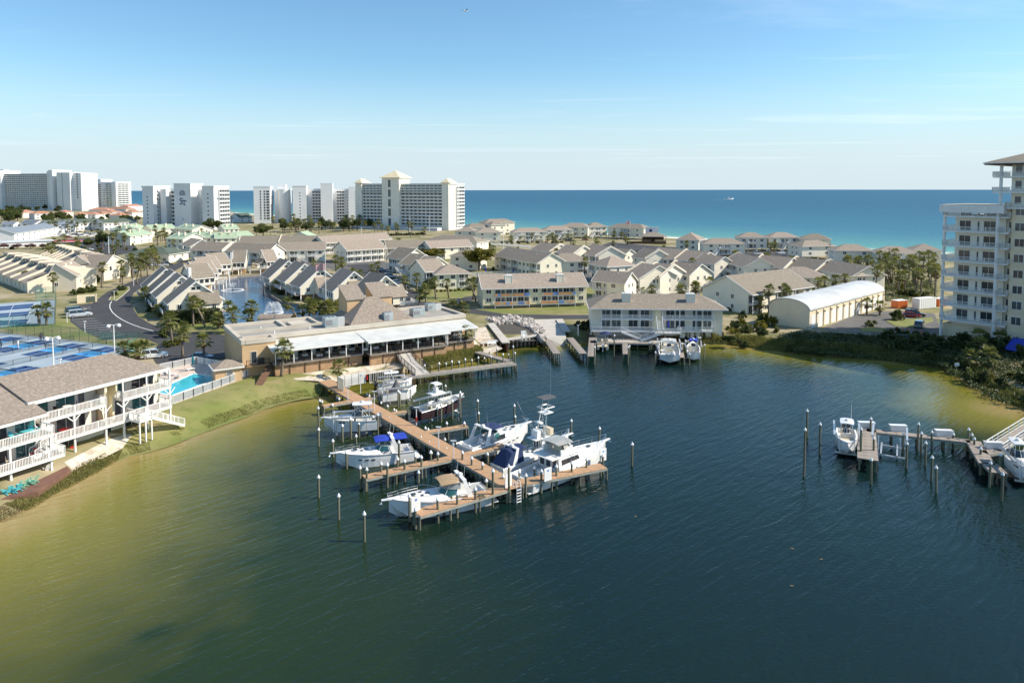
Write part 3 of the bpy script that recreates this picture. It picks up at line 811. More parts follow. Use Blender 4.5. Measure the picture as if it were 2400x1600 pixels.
# z4 inner rows
mrow('cream gable house facing the car park with white van', 'z4', (100, 520), (290, 545), segs='WW', roof='gable', depth=10, rise=2.6)
mrow('row with white party walls above a long white railing', 'z4', (375, 520), (560, 570), segs='WdW', roof='gable', depth=12, rise=3.2, parapet=(0,))
mrow('second unit of the party wall row by the long railing', 'z4', (640, 550), (920, 578), segs='Wdd', roof='gable', depth=12, rise=3.2, parapet=(0,))
mrow('third unit of the party wall row, dark roof and windows', 'z4', (940, 570), (1210, 600), segs='WWb', roof='gable', depth=13, rise=3.2, parapet=(0,))
mrow('last unit of the party wall row running to the palm grove', 'z4', (1215, 590), (1560, 650), segs='WWb', roof='gable', depth=12, rise=3.0, parapet=(0,))
mrow('grey hip roof block half hidden behind the long front row', 'z4', (860, 660), (1340, 672), segs='WbW', depth=12, rise=2.8)
mrow('cream hip block with small dormer beside the palm grove', 'z4', (1580, 650), (1860, 640), segs='WbW', depth=12, rise=2.8)
# the big gable-ended row by the garage: its long side faces right
ez = 7.4
A, B = PE('z4', 640, 822, ez), PE('z4', 1190, 745, ez)
t, L = row('flats', 'large cream row with blank pale gable end beside the barrel-roofed garages', A, B, ez, 17, 4.2, 'bWwbWbW', roof='gable', group=GR)
# towards the left: rows round the pond
mrow('grey-roofed row with party wall behind the pond cottages', 'z5', (690, 118), (1040, 132), segs='WbWbW', roof='gable', depth=12, rise=3.3, parapet=(1,))
mrow('grey-roofed row with blue-white balconies above the pond', 'z5', (1080, 132), (1530, 150), segs='WbWbW', roof='gable', depth=12, rise=3.3)
mrow('small block with white stairs and grey gable roof', 'z5', (580, 60), (690, 80), segs='bW', roof='gable', depth=11, rise=3.0)
mrow('grey-roofed row with white stairs behind the flag pole', 'z5', (1670, 125), (2170, 115), segs='WdWdW', roof='gable', depth=12, rise=3.2)
mrow('very long grey roof in three lengths before the tall hotel', 'z2', (0, 795), (840, 790), segs='WbWbWbW', roof='gable', depth=13, rise=3.2, parapet=(.46,))
mrow('long grey roof with white balconies under the hotel lawn', 'z2', (845, 795), (1500, 755), segs='bbbbbb', roof='gable', depth=13, rise=3.2)
mrow('white balcony block facing the lawn behind the palms', 'z2', (1065, 868), (1440, 845), segs='BbB', roof='gable', depth=14, rise=3.6, ez=7.8)
mrow('grey-roofed block right of the balcony block', 'z2', (1460, 845), (1860, 835), segs='bWb', roof='gable', depth=12, rise=3.0)
mrow('grey-roofed block behind the two round trees', 'z2', (1890, 845), (2300, 825), segs='bWb', roof='gable', depth=12, rise=3.0)
mrow('far grey hip roof below the beach houses', 'z2', (1840, 770), (2340, 790), segs='WbW', depth=13, rise=3.0)
mrow('grey roof half hidden behind the yellow-green tree', 'z2', (2080, 920), (2350, 930), segs='WW', depth=10, rise=2.6)
# stair block with white frame (sun from the right)
mrow('block with tall dark gable and white outside stairs', 'z6', (1380, 195), (1560, 215), segs='bdb', roof='gable', depth=13, rise=3.8)
for i, (a, b_) in enumerate((((1520, 262), (1660, 275)), ((1670, 295), (1800, 305)), ((1800, 345), (2010, 330)))):
    mrow(['first', 'second', 'third'][i] + ' of the stepped white gables beside the round trees', 'z6', a, b_, segs='dW', roof='gable', depth=13, rise=3.4)
mrow('cream hip block with corner porch above the lawn road', 'z6', (1905, 375), (2270, 362), segs='WWb', depth=11, rise=2.8, ez=7.0)

# ------------------------------------------------------------------ beach houses with hip roofs along the sea
GB = 'hip-roofed beach houses along the sea'
def bhouse(label, tg, a, b_, ez=9.0, depth=11, rise=2.6, stairs=1, st=3, **k):
    A, B = PE(tg, *a, ez), PE(tg, *b_, ez)
    t, L = row('beach_house', label, A, B, ez, depth, rise, segs='WdW' if stairs else 'WW', storeys=2, group=GB, cat='house', wall='siding_cream', rec=.3, stilts=1.6, **k)
    b = MB(); n = max(1, int(stairs))
    for i in range(n if stairs else 0):
        x = L * (i + .6) / (n + .2)
        o = stair(t, 0, -.6, -6.0, 4.6, 0, 1.3, loc=(x - 2, 0, 0), rz=-.9)
        MB().box(x - 3, x + 1.6, -2.2, 0, 4.5, 4.65).build('landing', 'trim_white', t)
        rb = MB(); railing(rb, (x - 3, -2.2, 4.65), (x + 1.6, -2.2, 4.65), 1, .22); 
        for xx in (x - 2.9, x + 1.5): rb.box(xx - .08, xx + .08, -2.2, -2.05, 0, 4.6)
        rb.build('railing', 'trim_white', t)
    return t
bhouse('beach house with hip roof nearest the tall hotel', 'z3', (-60, 260), (140, 262), stairs=0)
bhouse('wide beach house with two-part hip roof by the picket fence', 'z3', (150, 272), (395, 270), stairs=0)
bhouse('beach house behind, its grey hip roof showing above another', 'z3', (60, 222), (280, 218), stairs=0)
bhouse('tall beach house with white sunlit end against the turquoise water', 'z3', (300, 200), (440, 195), ez=10.5, stairs=0)
bhouse('beach house with red-roofed shadow line and sea-side porch', 'z3', (250, 178), (530, 170), ez=11, stairs=0)
bhouse('beach house with pair of white zigzag stairs and palms before it', 'z3', (520, 270), (850, 266), ez=8.4, stairs=2)
bhouse('beach house with long roof and white stair frame', 'z3', (820, 248), (1110, 246), ez=8.6, stairs=2)
bhouse('beach house set back behind the white stairs', 'z3', (980, 215), (1250, 220), ez=9.6, stairs=1)
bhouse('narrow beach house with small white gable in its roof', 'z3', (1262, 215), (1440, 212), ez=9.8, stairs=1)
bhouse('beach house with flag at its corner and sunlit end', 'z3', (1450, 218), (1800, 232), ez=9.6, stairs=1)
bhouse('beach house with pointed hip roof beside the beach bar', 'z3', (2120, 342), (2340, 350), ez=8.8, depth=14, rise=3.6, stairs=0)
bhouse('beach house with wide roof and two small porches', 'z4', (195, 358), (575, 360), ez=8.6, stairs=1)
bhouse('beach house with long outside stair by the white car', 'z4', (515, 300), (775, 302), ez=9.4, stairs=1)
bhouse('beach house joined to its neighbour, two zigzag stairs', 'z4', (800, 300), (1075, 300), ez=9.4, stairs=2)
bhouse('beach house with stepped double hip roof', 'z4', (1080, 312), (1360, 318), ez=9.4, stairs=0)
bhouse('lower beach house before the stepped roof', 'z4', (1100, 382), (1400, 375), ez=8.4, stairs=0)
bhouse('plain cream beach house beside the tall power pole', 'z4', (1400, 420), (1760, 425), ez=8.6, stairs=0)
bhouse('beach house with two white zigzag stairs beside palm grove', 'z4', (1780, 440), (2165, 448), ez=8.6, stairs=2)
bhouse('beach house half behind the condominium tower', 'z4', (2120, 415), (2380, 420), ez=9.2, stairs=0)

# beach bar with thatched-looking roof and a blank sign wall
c = PE('z3', 1780, 310, 6.5); d_ = PE('z3', 2020, 312, 6.5)
t = thing('beach_bar', 'open beach bar with dark posts under grey hip roof and white sign wall', 'bar', v3(c, LAND), ang(c, d_))
L = (d_ - c).length
hip(t, 0, L, 0, 12, 0, 4.7, 2.4, .8, walls=False)
MB().box(1, L - 1, 4, 11, 0, 4.4).build('wall', 'wood_post', t)
MB().box(L * .55, L, -.1, 3, 0, 2.6).build('counter', 'tan_stucco', t)
MB().box(L * .2, L * .75, 11.5, 12.2, 4, 10).build('sign_wall', 'stucco_white', t)
b = MB(); b.tube((L * .42, 11.48, 7.6), (L * .42, 11.36, 7.6), 1.0, n=14); b.build('round_emblem', 'sign_navy', t)
for i in range(6): MB().box(-.12, .12, -.12, .12, 0, 4.6).build('post', 'wood_post', t, (L * i / 5, .2, 0))
for i in range(4):
    b = MB(); b.beam((0, 0, 0), (1.0, 0, 2.2), .12, .3); b.build('slanted_board', 'tan_stucco', t, (1 + i * 1.1, -.4, .4))
MB().box(-9, L, -.6, -.5, 0, 1.5).build('fence', 'wood_post', t)
# long white picket fence in front of the beach houses
b0, b1 = P('z3', 290, 395), P('z3', 715, 428)
t = thing('picket_fence', 'long white picket fence before the beach houses', 'fence', b0, ang(b0, b1))
L = (b1 - b0).length; n = int(L / 2.4)
for i in range(n):
    b = MB(); railing(b, (0, 0, 0), (2.4, 0, 0), 1.5, .3, 2.4, .16); b.build('panel', 'trim_white', t, (i * 2.4, 0, 0))
# ------------------------------------------------------------------ A-frame cottages round the pond
UDIR = Vector((.537, -.844)); VDIR = Vector((.844, .537))
GC = 'steep-gabled cottages round the pond'
def cottage(label, apex, ang_=atan2(.537, .844), W=12.0, D=9.5, az=11.6, el=6.3, er=6.6, stil=1.9, sun=True, mirror=1):
    """gable end towards the viewer; apex is the world position of the front peak at height az"""
    t = thing('cottage', label, 'house', v3(apex, LAND), ang_, GC)
    t.scale = (1, 1, 1)
    z = lambda v: v - LAND
    x0, x1 = -W * .5, W * .5
    prof = [(x0, stil), (x1, stil), (x1, z(er)), (0, z(az) - .1), (x0, z(el))]
    MB().prism(prof, 'y', .02, D).build('wall', 'siding_cream', t)
    r = MB(); ov = .45
    sl = (z(az) - z(el)) / -x0; sr = (z(az) - z(er)) / x1
    r.slab([(x0 - ov, -ov, z(el) - sl * ov + .2), (0, -ov, z(az) + .2), (0, D + ov, z(az) + .2), (x0 - ov, D + ov, z(el) - sl * ov + .2)], .2)
    r.slab([(0, -ov, z(az) + .2), (x1 + ov, -ov, z(er) - sr * ov + .2), (x1 + ov, D + ov, z(er) - sr * ov + .2), (0, D + ov, z(az) + .2)], .2)
    ro = r.build('roof', 'roof_shingle', t)
    b = MB()
    for yy in (-ov - .05, D + ov + .05):
        b.beam((x0 - ov, yy, z(el) - sl * ov + .05), (0, yy, z(az) + .05), .12, .34); b.beam((0, yy, z(az) + .05), (x1 + ov, yy, z(er) - sr * ov + .05), .12, .34)
    b.beam((x0 - ov, -ov, z(el) - sl * ov + .05), (x0 - ov, D + ov, z(el) - sl * ov + .05), .1, .25)
    b.build('roof_trim', 'trim_white', ro)
    # lean-to with its own roof on the gable side
    a0, a1 = (-W * .12, W * .40)
    MB().prism([(-3.2, stil), (.1, stil), (.1, z(8.8)), (-3.2, z(6.0))], 'x', a0, a1).build('lean_to', 'siding_cream', t)
    r = MB(); r.slab([(a0 - .3, -3.6, z(5.85)), (a1 + .3, -3.6, z(5.85)), (a1 + .3, .1, z(9.0)), (a0 - .3, .1, z(9.0))], .18)
    r.build('lean_to_roof', 'roof_shingle', t)
    for xx in (-.6, .6): window(t, xx, -.0, z(9.4), 1.1, .9, panes=1)
    window(t, x0 * .62, 0, stil + .9, 1.1, 1.3)
    window(t, a0 + 1.8, -3.2, stil + .2, 1.6, 2.0, name='sliding_door'); window(t, a1 - 1.4, -3.2, stil + .8, 1.0, 1.2)
    for k in range(4): window(t, x0, D * (.14 + .19 * k), stil + .55, 1.15, 1.7, -pi / 2, panes=1)
    # deck on the corner, on posts
    MB().box(x1 - 3.6, x1 + 1.6, -4.6, -.0, stil - .2, stil).build('deck', 'deck_grey', t)
    MB().box(x0 - 1.5, x0, .3, D - .3, stil - .2, stil).build('deck', 'deck_grey', t)
    b = MB(); railing(b, (x1 - 3.6, -4.6, stil), (x1 + 1.6, -4.6, stil), 1, .2); railing(b, (x1 + 1.6, -4.6, stil), (x1 + 1.6, 0, stil), 1, .2)
    b.build('railing', 'trim_white', t)
    b = MB(); railing(b, (x0 - 1.5, .3, stil), (x0 - 1.5, D - .3, stil), 1, .2); b.build('railing', 'trim_white', t)
    for xx in (x0 + .2, x0 * .35, x1 * .35, x1 - .2):
        for yy in (.3, D - .3):
            MB().box(-.16, .16, -.16, .16, -.8, stil).build('pillar', 'trim_white', t, (xx, yy, 0))
    MB().box(x0 + 2.5, x1 - 1.5, 2, D - 1, -.1, stil).build('foundation', 'tan_stucco', t)
    return t
for i, (x, y) in enumerate(((418, 333), (508, 367), (592, 412), (747, 470))):
    cottage(['first', 'second', 'third', 'fourth'][i] + ' cottage of the row by the curving road, ' + ['beside the round island', 'with a single small gable window', 'next to the hedge house', 'nearest the tall green hedge'][i],
            P('z5', x, y, 11.6), W=13.2 - .5 * (3 - i))
for i, (tg, x, y) in enumerate((('z5', 1765, 243), ('z5', 1945, 275), ('z5', 2120, 322), ('z6', 1035, 347), ('z6', 1367, 392))):
    cottage(['far end', 'second', 'middle', 'fourth', 'roadside end'][i] + ' cottage of the row on the fountain side of the pond',
            P(tg, x, y, 11.6), W=12.5, D=10.5)

def pond_house(label, A, B, az=11.0, ez=6.6, D=8.5, stil=2.2, chim=True):
    """house whose steep roof faces the pond above a row of windows"""
    A, B = v3(A, LAND), v3(B, LAND); L = (B - A).length
    t = thing('pond_house', label, 'house', A, ang(A, B), GC)
    e, a = ez - LAND, az - LAND
    gable(t, 0, L, 0, D, stil, e, a - e, .35, ridge=.62)
    n = max(3, int(L / 1.6))
    for k in range(n): window(t, L * (k + .5) / n, 0, stil + .6, L / n * .82, 1.8, panes=1)
    MB().box(-3.2, 0, 1.5, D - .5, stil, e - 1.0).build('side_wing', 'siding_cream', t)
    r = MB(); r.slab([(-3.6, 1.1, e - 1.6), (0, 1.1, e + .9), (0, D - .1, e + .9), (-3.6, D - .1, e - 1.6)], .18); r.build('side_roof', 'roof_shingle', t)
    MB().box(-3.4, L + 2.4, -1.6, 0, stil - .2, stil).build('deck', 'deck_grey', t)
    b = MB(); railing(b, (-3.4, -1.6, stil), (0, -1.6, stil), 1, .2); railing(b, (L, -1.6, stil), (L + 2.4, -1.6, stil), 1, .2); railing(b, (-3.4, -1.6, stil), (-3.4, 1.6, stil), 1, .2)
    b.build('railing', 'trim_white', t)
    window(t, -1.6, 1.5, stil + .1, 1.6, 2.0, name='sliding_door')
    if chim: MB().box(-.9, 0, 1.2, 2.4, stil, a - .6).build('chimney', 'trim_white', t)
    for k in range(4):
        MB().box(-.15, .15, -.15, .15, -.9, stil).build('pillar', 'trim_white', t, (-3.2 + (L + 5.4) * k / 3, -1.4, 0))
    MB().box(0, L, 2.5, D, -.1, stil).build('foundation', 'tan_stucco', t)
    return t
def q2(tg, a, b_, z): return P(tg, *a, z).xy, P(tg, *b_, z).xy
pond_house('pond house facing the water with white chimney and four windows', *q2('z5', (1150, 258), (1285, 255), 6.6))
pond_house('pond house with dark side roof and orange deck below', *q2('z5', (1530, 248), (1650, 240), 6.6), chim=False)
for i, (x, y) in enumerate(((720, 440), (765, 395), (822, 340), (940, 290))):
    c = P('z5', x, y, 6.4).xy; dr = Vector((cos(radians(52)), sin(radians(52))))
    pond_house(['first', 'second', 'third', 'last'][i] + ' stepped pond house above the curved white deck', c, c + dr * 7.5, az=10.6, ez=6.4, chim=(i in (0, 3)))

# ------------------------------------------------------------------ stepped terraces on the left
def saw(label, A, B, n, H0=8.6, H1=4.6, D=12, clere=True, step=0.0, wallm='siding_pale'):
    """row of units with roofs that fall away from a tall clerestory; party walls stand above the roofs"""
    A, B = v3(A, LAND), v3(B, LAND); L = (B - A).length; t = thing('terrace', label, 'terrace', A, ang(A, B), 'stepped terraces'); foot(A, B, D)
    w_ = L / n
    for i in range(n):
        x = i * w_; h0, h1 = H0 - LAND + step * (i % 2), H1 - LAND + step * (i % 2)
        b = MB(); b.prism([(0, 0), (D, 0), (D, h0 * .8), (D * .62, h0), (D * .45, h0), (D * .45, h0 - 1.3), (0, h1)], 'x', x, x + w_ - .4); b.build('unit', wallm, t)
        r = MB(); r.slab([(x, -.3, h1 + .02), (x + w_ - .4, -.3, h1 + .02), (x + w_ - .4, D * .45, h0 - 1.22), (x, D * .45, h0 - 1.22)], .14)
        r.slab([(x - .1, D * .43, h0 + .12), (x + w_ - .3, D * .43, h0 + .12), (x + w_ - .3, D * .64, h0 + .12), (x - .1, D * .64, h0 + .12)], .14)
        r.slab([(x - .1, D * .64, h0 + .1), (x + w_ - .3, D * .64, h0 + .1), (x + w_ - .3, D + .3, h0 * .78), (x - .1, D + .3, h0 * .78)], .14)
        r.build('roof', 'roof_shingle', t)
        p = MB(); p.prism([(-.4, 0), (D, 0), (D, h0 * .8 + .4), (D * .6, h0 + .7), (D * .42, h0 + .7), (D * .4, h0 - .6), (-.4, h1 + .6)], 'x', x + w_ - .4, x + w_); p.build('party_wall', wallm, t)
        if clere: window(t, x + w_ * .45, D * .45, h0 - 1.15, w_ * .5, .95, panes=3)
        window(t, x + w_ * .45, 0, .9, 1.4, 1.4)
    return t
za = lambda x, y, z: P('za', x, y, z).xy
saw('terrace of stepped roofs behind the palm hedge, blue clerestory windows', za(440, 180, 5.0), za(640, 260, 5.0), 6, 9.2, 5.0, 15)
saw('bigger stepped end of the terrace with twin windows', za(640, 262, 5.6), za(830, 330, 5.6), 2, 10, 5.6, 15)
saw('stepped terrace at the tennis courts with long cream party walls', za(-260, 300, 4.8), za(330, 520, 4.8), 7, 9.4, 4.8, 20, clere=True)
for lb, a, b_, D in (('barn-like cream house with two roof hatches beside the dumpsters', (565, 385), (870, 490), 13), ('second barn-like house with hatches, tall white end wall', (830, 285), (1110, 385), 13)):
    A, B = za(*a, 8.5), za(*b_, 5.2)
    A = za(a[0], a[1] + 105, LAND + 4); 
    c0, c1 = za(550, 600, LAND) if 'dumpsters' in lb else za(815, 470, LAND), za(880, 590, LAND) if 'dumpsters' in lb else za(1095, 470, LAND)
    t = thing('barn_house', lb, 'house', v3(c0, LAND), ang(c0, c1), 'barn-like houses'); L = (c1 - c0).length
    ro = gable(t, 0, L, 0, D, 0, 5.0, 4.2, .4, 'siding_pale', axis='y', ridge=.3)
    for k in range(2):
        MB().box(L * .36, L * .50, D * (.25 + .35 * k), D * (.38 + .35 * k), 7.4, 8.9).build('roof_hatch', 'siding_pale', ro)
    window(t, L * .3, 0, 1.6, 1.2, 1.2); window(t, L, D * .3, 2.2, 1.2, 1.3, pi/2); window(t, L, D * .65, 2.2, 1.2, 1.3, pi/2)
    MB().box(-6, .0, 2, D, 0, 4.2).build('side_wing', 'siding_pale', t)
    MB().slab([(-6.3, 1.6, 4.0), (0, 1.6, 6.2), (0, D + .4, 6.2), (-6.3, D + .4, 4.0)], .16).build('side_roof', 'roof_shingle', t)
c0, c1 = za(1195, 480, LAND), za(1500, 430, LAND)
t = thing('barn_house', 'tall cream end house with arched opening and dark carport', 'house', v3(c0, LAND), ang(c0, c1), 'barn-like houses'); L = (c1 - c0).length
gable(t, 0, L, 0, 14, 0, 5.2, 4.0, .3, 'siding_pale', axis='y', ridge=.35)
window(t, L * .25, 0, 3.4, 1.2, 1.8, panes=1); window(t, L * .7, 0, .1, 3.2, 2.3, panes=1, name='carport_opening')

# ------------------------------------------------------------------ green-roofed houses and the town beyond
def simple(name, label, tg, a, b_, ez, depth, rise, wall, roofm, roof='gable', group=None, wins=3, cat='house', axis='x', st=2):
    A, B = P(tg, *a, ez), P(tg, *b_, ez); A, B = v3(A, LAND), v3(B, LAND); L = (B - A).length; t = thing(name, label, cat, A, ang(A, B), group); e = ez - LAND; foot(A, B, depth)
    if roof == 'hip': hip(t, 0, L, 0, depth, 0, e, rise, .6, wall, roofm)
    else: gable(t, 0, L, 0, depth, 0, e, rise, .5, wall, roofm, axis=axis)
    for k in range(wins):
        for s_ in range(st): window(t, L * (k + .5) / wins, 0, e / st * s_ + .8, min(1.8, L / wins * .5), 1.4, glass='glass_curtain')
    for yy in (depth * .3, depth * .7): window(t, L, yy, e - 2, 1.1, 1.3, pi / 2)
    return t, L
GG = 'mint green-roofed houses'
gl = [((1085, 660), (1210, 690), 'with skylight strip behind the palms'), ((1310, 660), (1440, 640), 'under the white tower'), ((1280, 730), (1500, 700), 'showing a blank pink-cream gable'),
      ((1490, 660), (1730, 650), 'with dark gable before the tower'), ((1720, 650), (1890, 665), 'in front of the tower lobby'), ((1640, 750), (1800, 758), 'with two chimneys, first of the pair'),
      ((1830, 740), (2100, 745), 'with chimneys, second of the pair'), ((2120, 750), (2330, 745), 'beside the round bushy tree'), ((2210, 660), (2350, 655), 'behind the round bushy tree')]
for a, b_, lb in gl:
    t, L = simple('green_roof_house', 'cream house with mint green roof ' + lb, 'z1', a, b_, 7.4, 15, 2.8, 'siding_cream', 'roof_mint', group=GG)
    for k in (.3, .7): MB().box(L * k - .6, L * k + .6, 4, 5, 6.4, 9.2).build('chimney', 'siding_pale', t)
simple('green_roof_house', 'cream house with mint green roof and wide pink-cream gable before the hotel', 'z2', (520, 730), (690, 730), 6.6, 14, 2.6, 'siding_cream', 'roof_mint', group=GG, axis='y')
simple('green_roof_house', 'mint green roof at the edge of the round tree', 'z2', (0, 730), (140, 722), 6.6, 14, 2.6, 'siding_cream', 'roof_mint', group=GG)
simple('hall', 'long low hall with dark green roof beside the palms', 'z1', (1225, 905), (1660, 910), 5.6, 16, 3.0, 'siding_cream', 'roof_dark_green', 'hip', cat='building', st=1, wins=5)
simple('hall', 'small annex with green roof and white gable', 'z1', (1560, 910), (1760, 900), 5.2, 12, 2.6, 'siding_cream', 'roof_dark_green', cat='building', st=1, wins=3)
GW = 'white town houses with slate roofs'
simple('town_row', 'long white town row with slate roof and white cupola', 'z1', (140, 700), (560, 640), 8, 16, 3, 'stucco_white', 'roof_slate', wins=8, group=GW, cat='building')
simple('town_row', 'white town block with cupola at the picture edge side', 'z1', (-60, 700), (125, 690), 8, 14, 3, 'stucco_white', 'roof_slate', wins=4, group=GW, cat='building')
simple('town_row', 'white town house with gable beside the parked cars', 'z1', (560, 625), (740, 620), 8, 14, 3, 'stucco_white', 'roof_slate', wins=3, group=GW, cat='building')
simple('town_row', 'very long row with dark green-grey roof', 'z1', (700, 605), (1020, 590), 8, 16, 3, 'stucco_white', 'roof_dark_green', wins=8, cat='building', group='long dark-roofed rows')
simple('town_row', 'long row with dark roof below the white tower', 'z1', (1020, 600), (1350, 585), 8, 16, 3, 'stucco_white', 'roof_dark_green', wins=8, cat='building', group='long dark-roofed rows')
simple('town_row', 'dark roof row partly hidden by trees', 'z1', (500, 610), (700, 600), 8, 14, 3, 'stucco_white', 'roof_dark_green', wins=4, cat='building', group='long dark-roofed rows')
simple('cottage_white', 'white gabled house among the dark trees', 'z1', (200, 600), (340, 605), 7, 10, 2.6, 'stucco_white', 'roof_slate', group='white gabled houses', wins=2)
simple('cottage_white', 'small white gabled house at the left of the trees', 'z1', (10, 615), (130, 615), 6, 10, 2.4, 'stucco_white', 'roof_slate', group='white gabled houses', wins=2)
simple('market_hall', 'low building with red stripe and green wall', 'z1', (0, 790), (520, 770), 5.0, 14, .6, 'stucco_white', 'stucco_grey', 'hip', cat='building', wins=0)
simple('market_hall', 'low building with green wall and red corner', 'z1', (520, 790), (810, 780), 5.0, 14, .6, 'roof_dark_green', 'red_paint', 'hip', cat='building', wins=0)
GO = 'terracotta-roofed houses under the towers'
ol = [((230, 500), (350, 490), 'next to the dark trees'), ((340, 510), (530, 505), 'with broad orange roof'), ((550, 495), (650, 495), 'with small round roof'), ((790, 515), (940, 515), 'with columned porch'),
      ((870, 470), (1060, 470), 'behind the porch house'), ((1060, 460), (1240, 465), 'tall, close to the white condominium'), ((990, 510), (1110, 505), 'with dark hip roof'), ((1100, 495), (1200, 490), 'squeezed between two others'),
      ((1180, 525), (1290, 520), 'with bright orange roof'), ((1260, 435), (1410, 430), 'white, right beside the lettered tower'), ((1300, 495), (1410, 490), 'with brown roof beside the lettered tower'), ((725, 520), (790, 520), 'small and pink')]
for i, (a, b_, lb) in enumerate(ol):
    simple('orange_roof_house', 'house with terracotta roof ' + lb, 'z1', a, b_, 9.5 if i in (4, 5, 9) else 8, 14, 3, 'stucco_white' if i % 2 else 'stucco_cream', 'roof_terracotta', 'hip', group=GO, wins=3)
for i, (a, b_) in enumerate((((2215, 555), (2300, 550)), ((2300, 530), (2352, 525)), ((2230, 520), (2330, 512)))):
    simple('grey_roof_house', ['grey-roofed house between the two white towers', 'small gabled house in the gap between the towers', 'far grey roof in the gap before the sea'][i], 'z1', a, b_, 7, 14, 3, 'stucco_white', 'roof_shingle', group='houses in the tower gap', wins=2)
simple('grey_roof_house', 'house with white gable left of the white condominium', 'z2', (0, 545), (130, 540), 7, 14, 4, 'stucco_white', 'roof_dark_green', group='houses in the tower gap', wins=2)
# ------------------------------------------------------------------ towers along the sea
def facade(parent, x0, x1, y, z0, z1, nf, nb, mode='balcony', rz=0, loc=(0, 0, 0), depth=1.4, slabm='trim_white', glass='glass_dark', part='balconies'):
    """a recessed face with floor slabs, dividing fins and glazing, built in front of plane y (towards -y)"""
    b = MB(); g = MB(); fh = (z1 - z0) / nf; bw = (x1 - x0) / nb
    for i in range(nf + 1): b.box(x0, x1, y - depth, y - .02, z0 + fh * i - .12, z0 + fh * i + .12)
    for i in range(nf): b.box(x0, x1, y - depth, y - depth + .08, z0 + fh * i + .12, z0 + fh * i + fh * .36)
    for k in range(nb + 1): b.box(x0 + bw * k - .13, x0 + bw * k + .13, y - depth + .02, y - .03, z0, z1)
    for i in range(nf):
        for k in range(nb):
            g.add([(x0 + bw * (k + .14), y - .05, z0 + fh * (i + .06)), (x0 + bw * (k + .86), y - .05, z0 + fh * (i + .06)), (x0 + bw * (k + .86), y - .05, z0 + fh * (i + .85)), (x0 + bw * (k + .14), y - .05, z0 + fh * (i + .85))], [(0, 1, 2, 3)])
    o = b.build(part, slabm, parent, loc, rz)
    gl = g.build('glazing', glass, o); struct(gl, 'stuff')
    return o

def wstack(parent, x, y, z0, z1, n, w_, h_, rz=0, panes=1, glass='glass_dark'):
    for i in range(n): window(parent, x, y, z0 + (z1 - z0) * i / max(1, n - 1), w_, h_, rz, panes, glass)

def tower(name, label, base_px, yaw, group='white condominium towers by the sea'):
    p = P(*base_px, LAND)
    return thing(name, label, 'tower', p, yaw, group), p.y
def blk(t, x0, x1, y0, y1, z1, m='stucco_white', name='block', z0=0):
    return MB().box(x0, x1, y0, y1, z0, z1).build(name, m, t)
def cop(t, x0, x1, y0, y1, z, o=.5):
    return MB().box(x0 - o, x1 + o, y0 - o, y1 + o, z, z + .9).build('parapet', 'trim_white', t)

# lettered tower: three blocks with recessed wings between them
Yw = radians(-14)
t, Y = tower('condominium_tower', 'white three-block tower with navy ST lettering', ('z1', 1410, 655), Yw)
m = Y / F                                  # metres per photo pixel here
k = m / .87 * .2381                        # metres along the front per zoom pixel
tz = lambda y: PD('z1', 1700, y, Y).z - LAND
W1 = 112 * k
blk(t, 0, W1, 0, 20, tz(245)); cop(t, 0, W1, 0, 20, tz(245))
wstack(t, W1 * .45, 0, tz(630), tz(350), 9, 1.6, 1.2); wstack(t, W1, 5, 4, tz(300), 9, 1.2, 2.2, pi / 2); wstack(t, W1, 9.5, 4, tz(300), 9, 1.2, 2.2, pi / 2); wstack(t, W1, 15, 4, tz(310), 9, 1.0, 1.0, pi / 2)
xw0, xw1 = W1 + 22 * k, 318 * k
blk(t, W1, xw1, 12, 26, tz(262)); facade(t, W1 + 4 + 45 * k, xw1, 12, 2, tz(285), 9, 3); blk(t, W1 + 2, W1 + 3.5 + 42 * k, 6, 12, tz(268))
xb0, xb1 = 318 * k, 482 * k
blk(t, xb0, xb1, 0, 16, tz(220)); cop(t, xb0, xb1, 0, 16, tz(220), .2)
xv0, xv1 = xb1, 592 * k
blk(t, xb1, xv1, 10, 26, tz(268)); facade(t, xb1 + 4, xv1, 10, 2, tz(285), 9, 3)
xc0, xc1 = 592 * k, 705 * k
blk(t, xc0, xc1, 0, 20, tz(245)); cop(t, xc0, xc1, 0, 20, tz(245))
wstack(t, xc0 + (xc1 - xc0) * .5, 0, tz(560), tz(320), 7, 1.6, 1.2); facade(t, 6, 19, 0, 3, tz(270), 9, 4, rz=pi / 2, loc=(xc1, 0, 0))
MB().tube((W1 * .8, 6, tz(245)), (W1 * .8, 6, tz(245) + 6), .15).build('mast', 'aluminium', t)
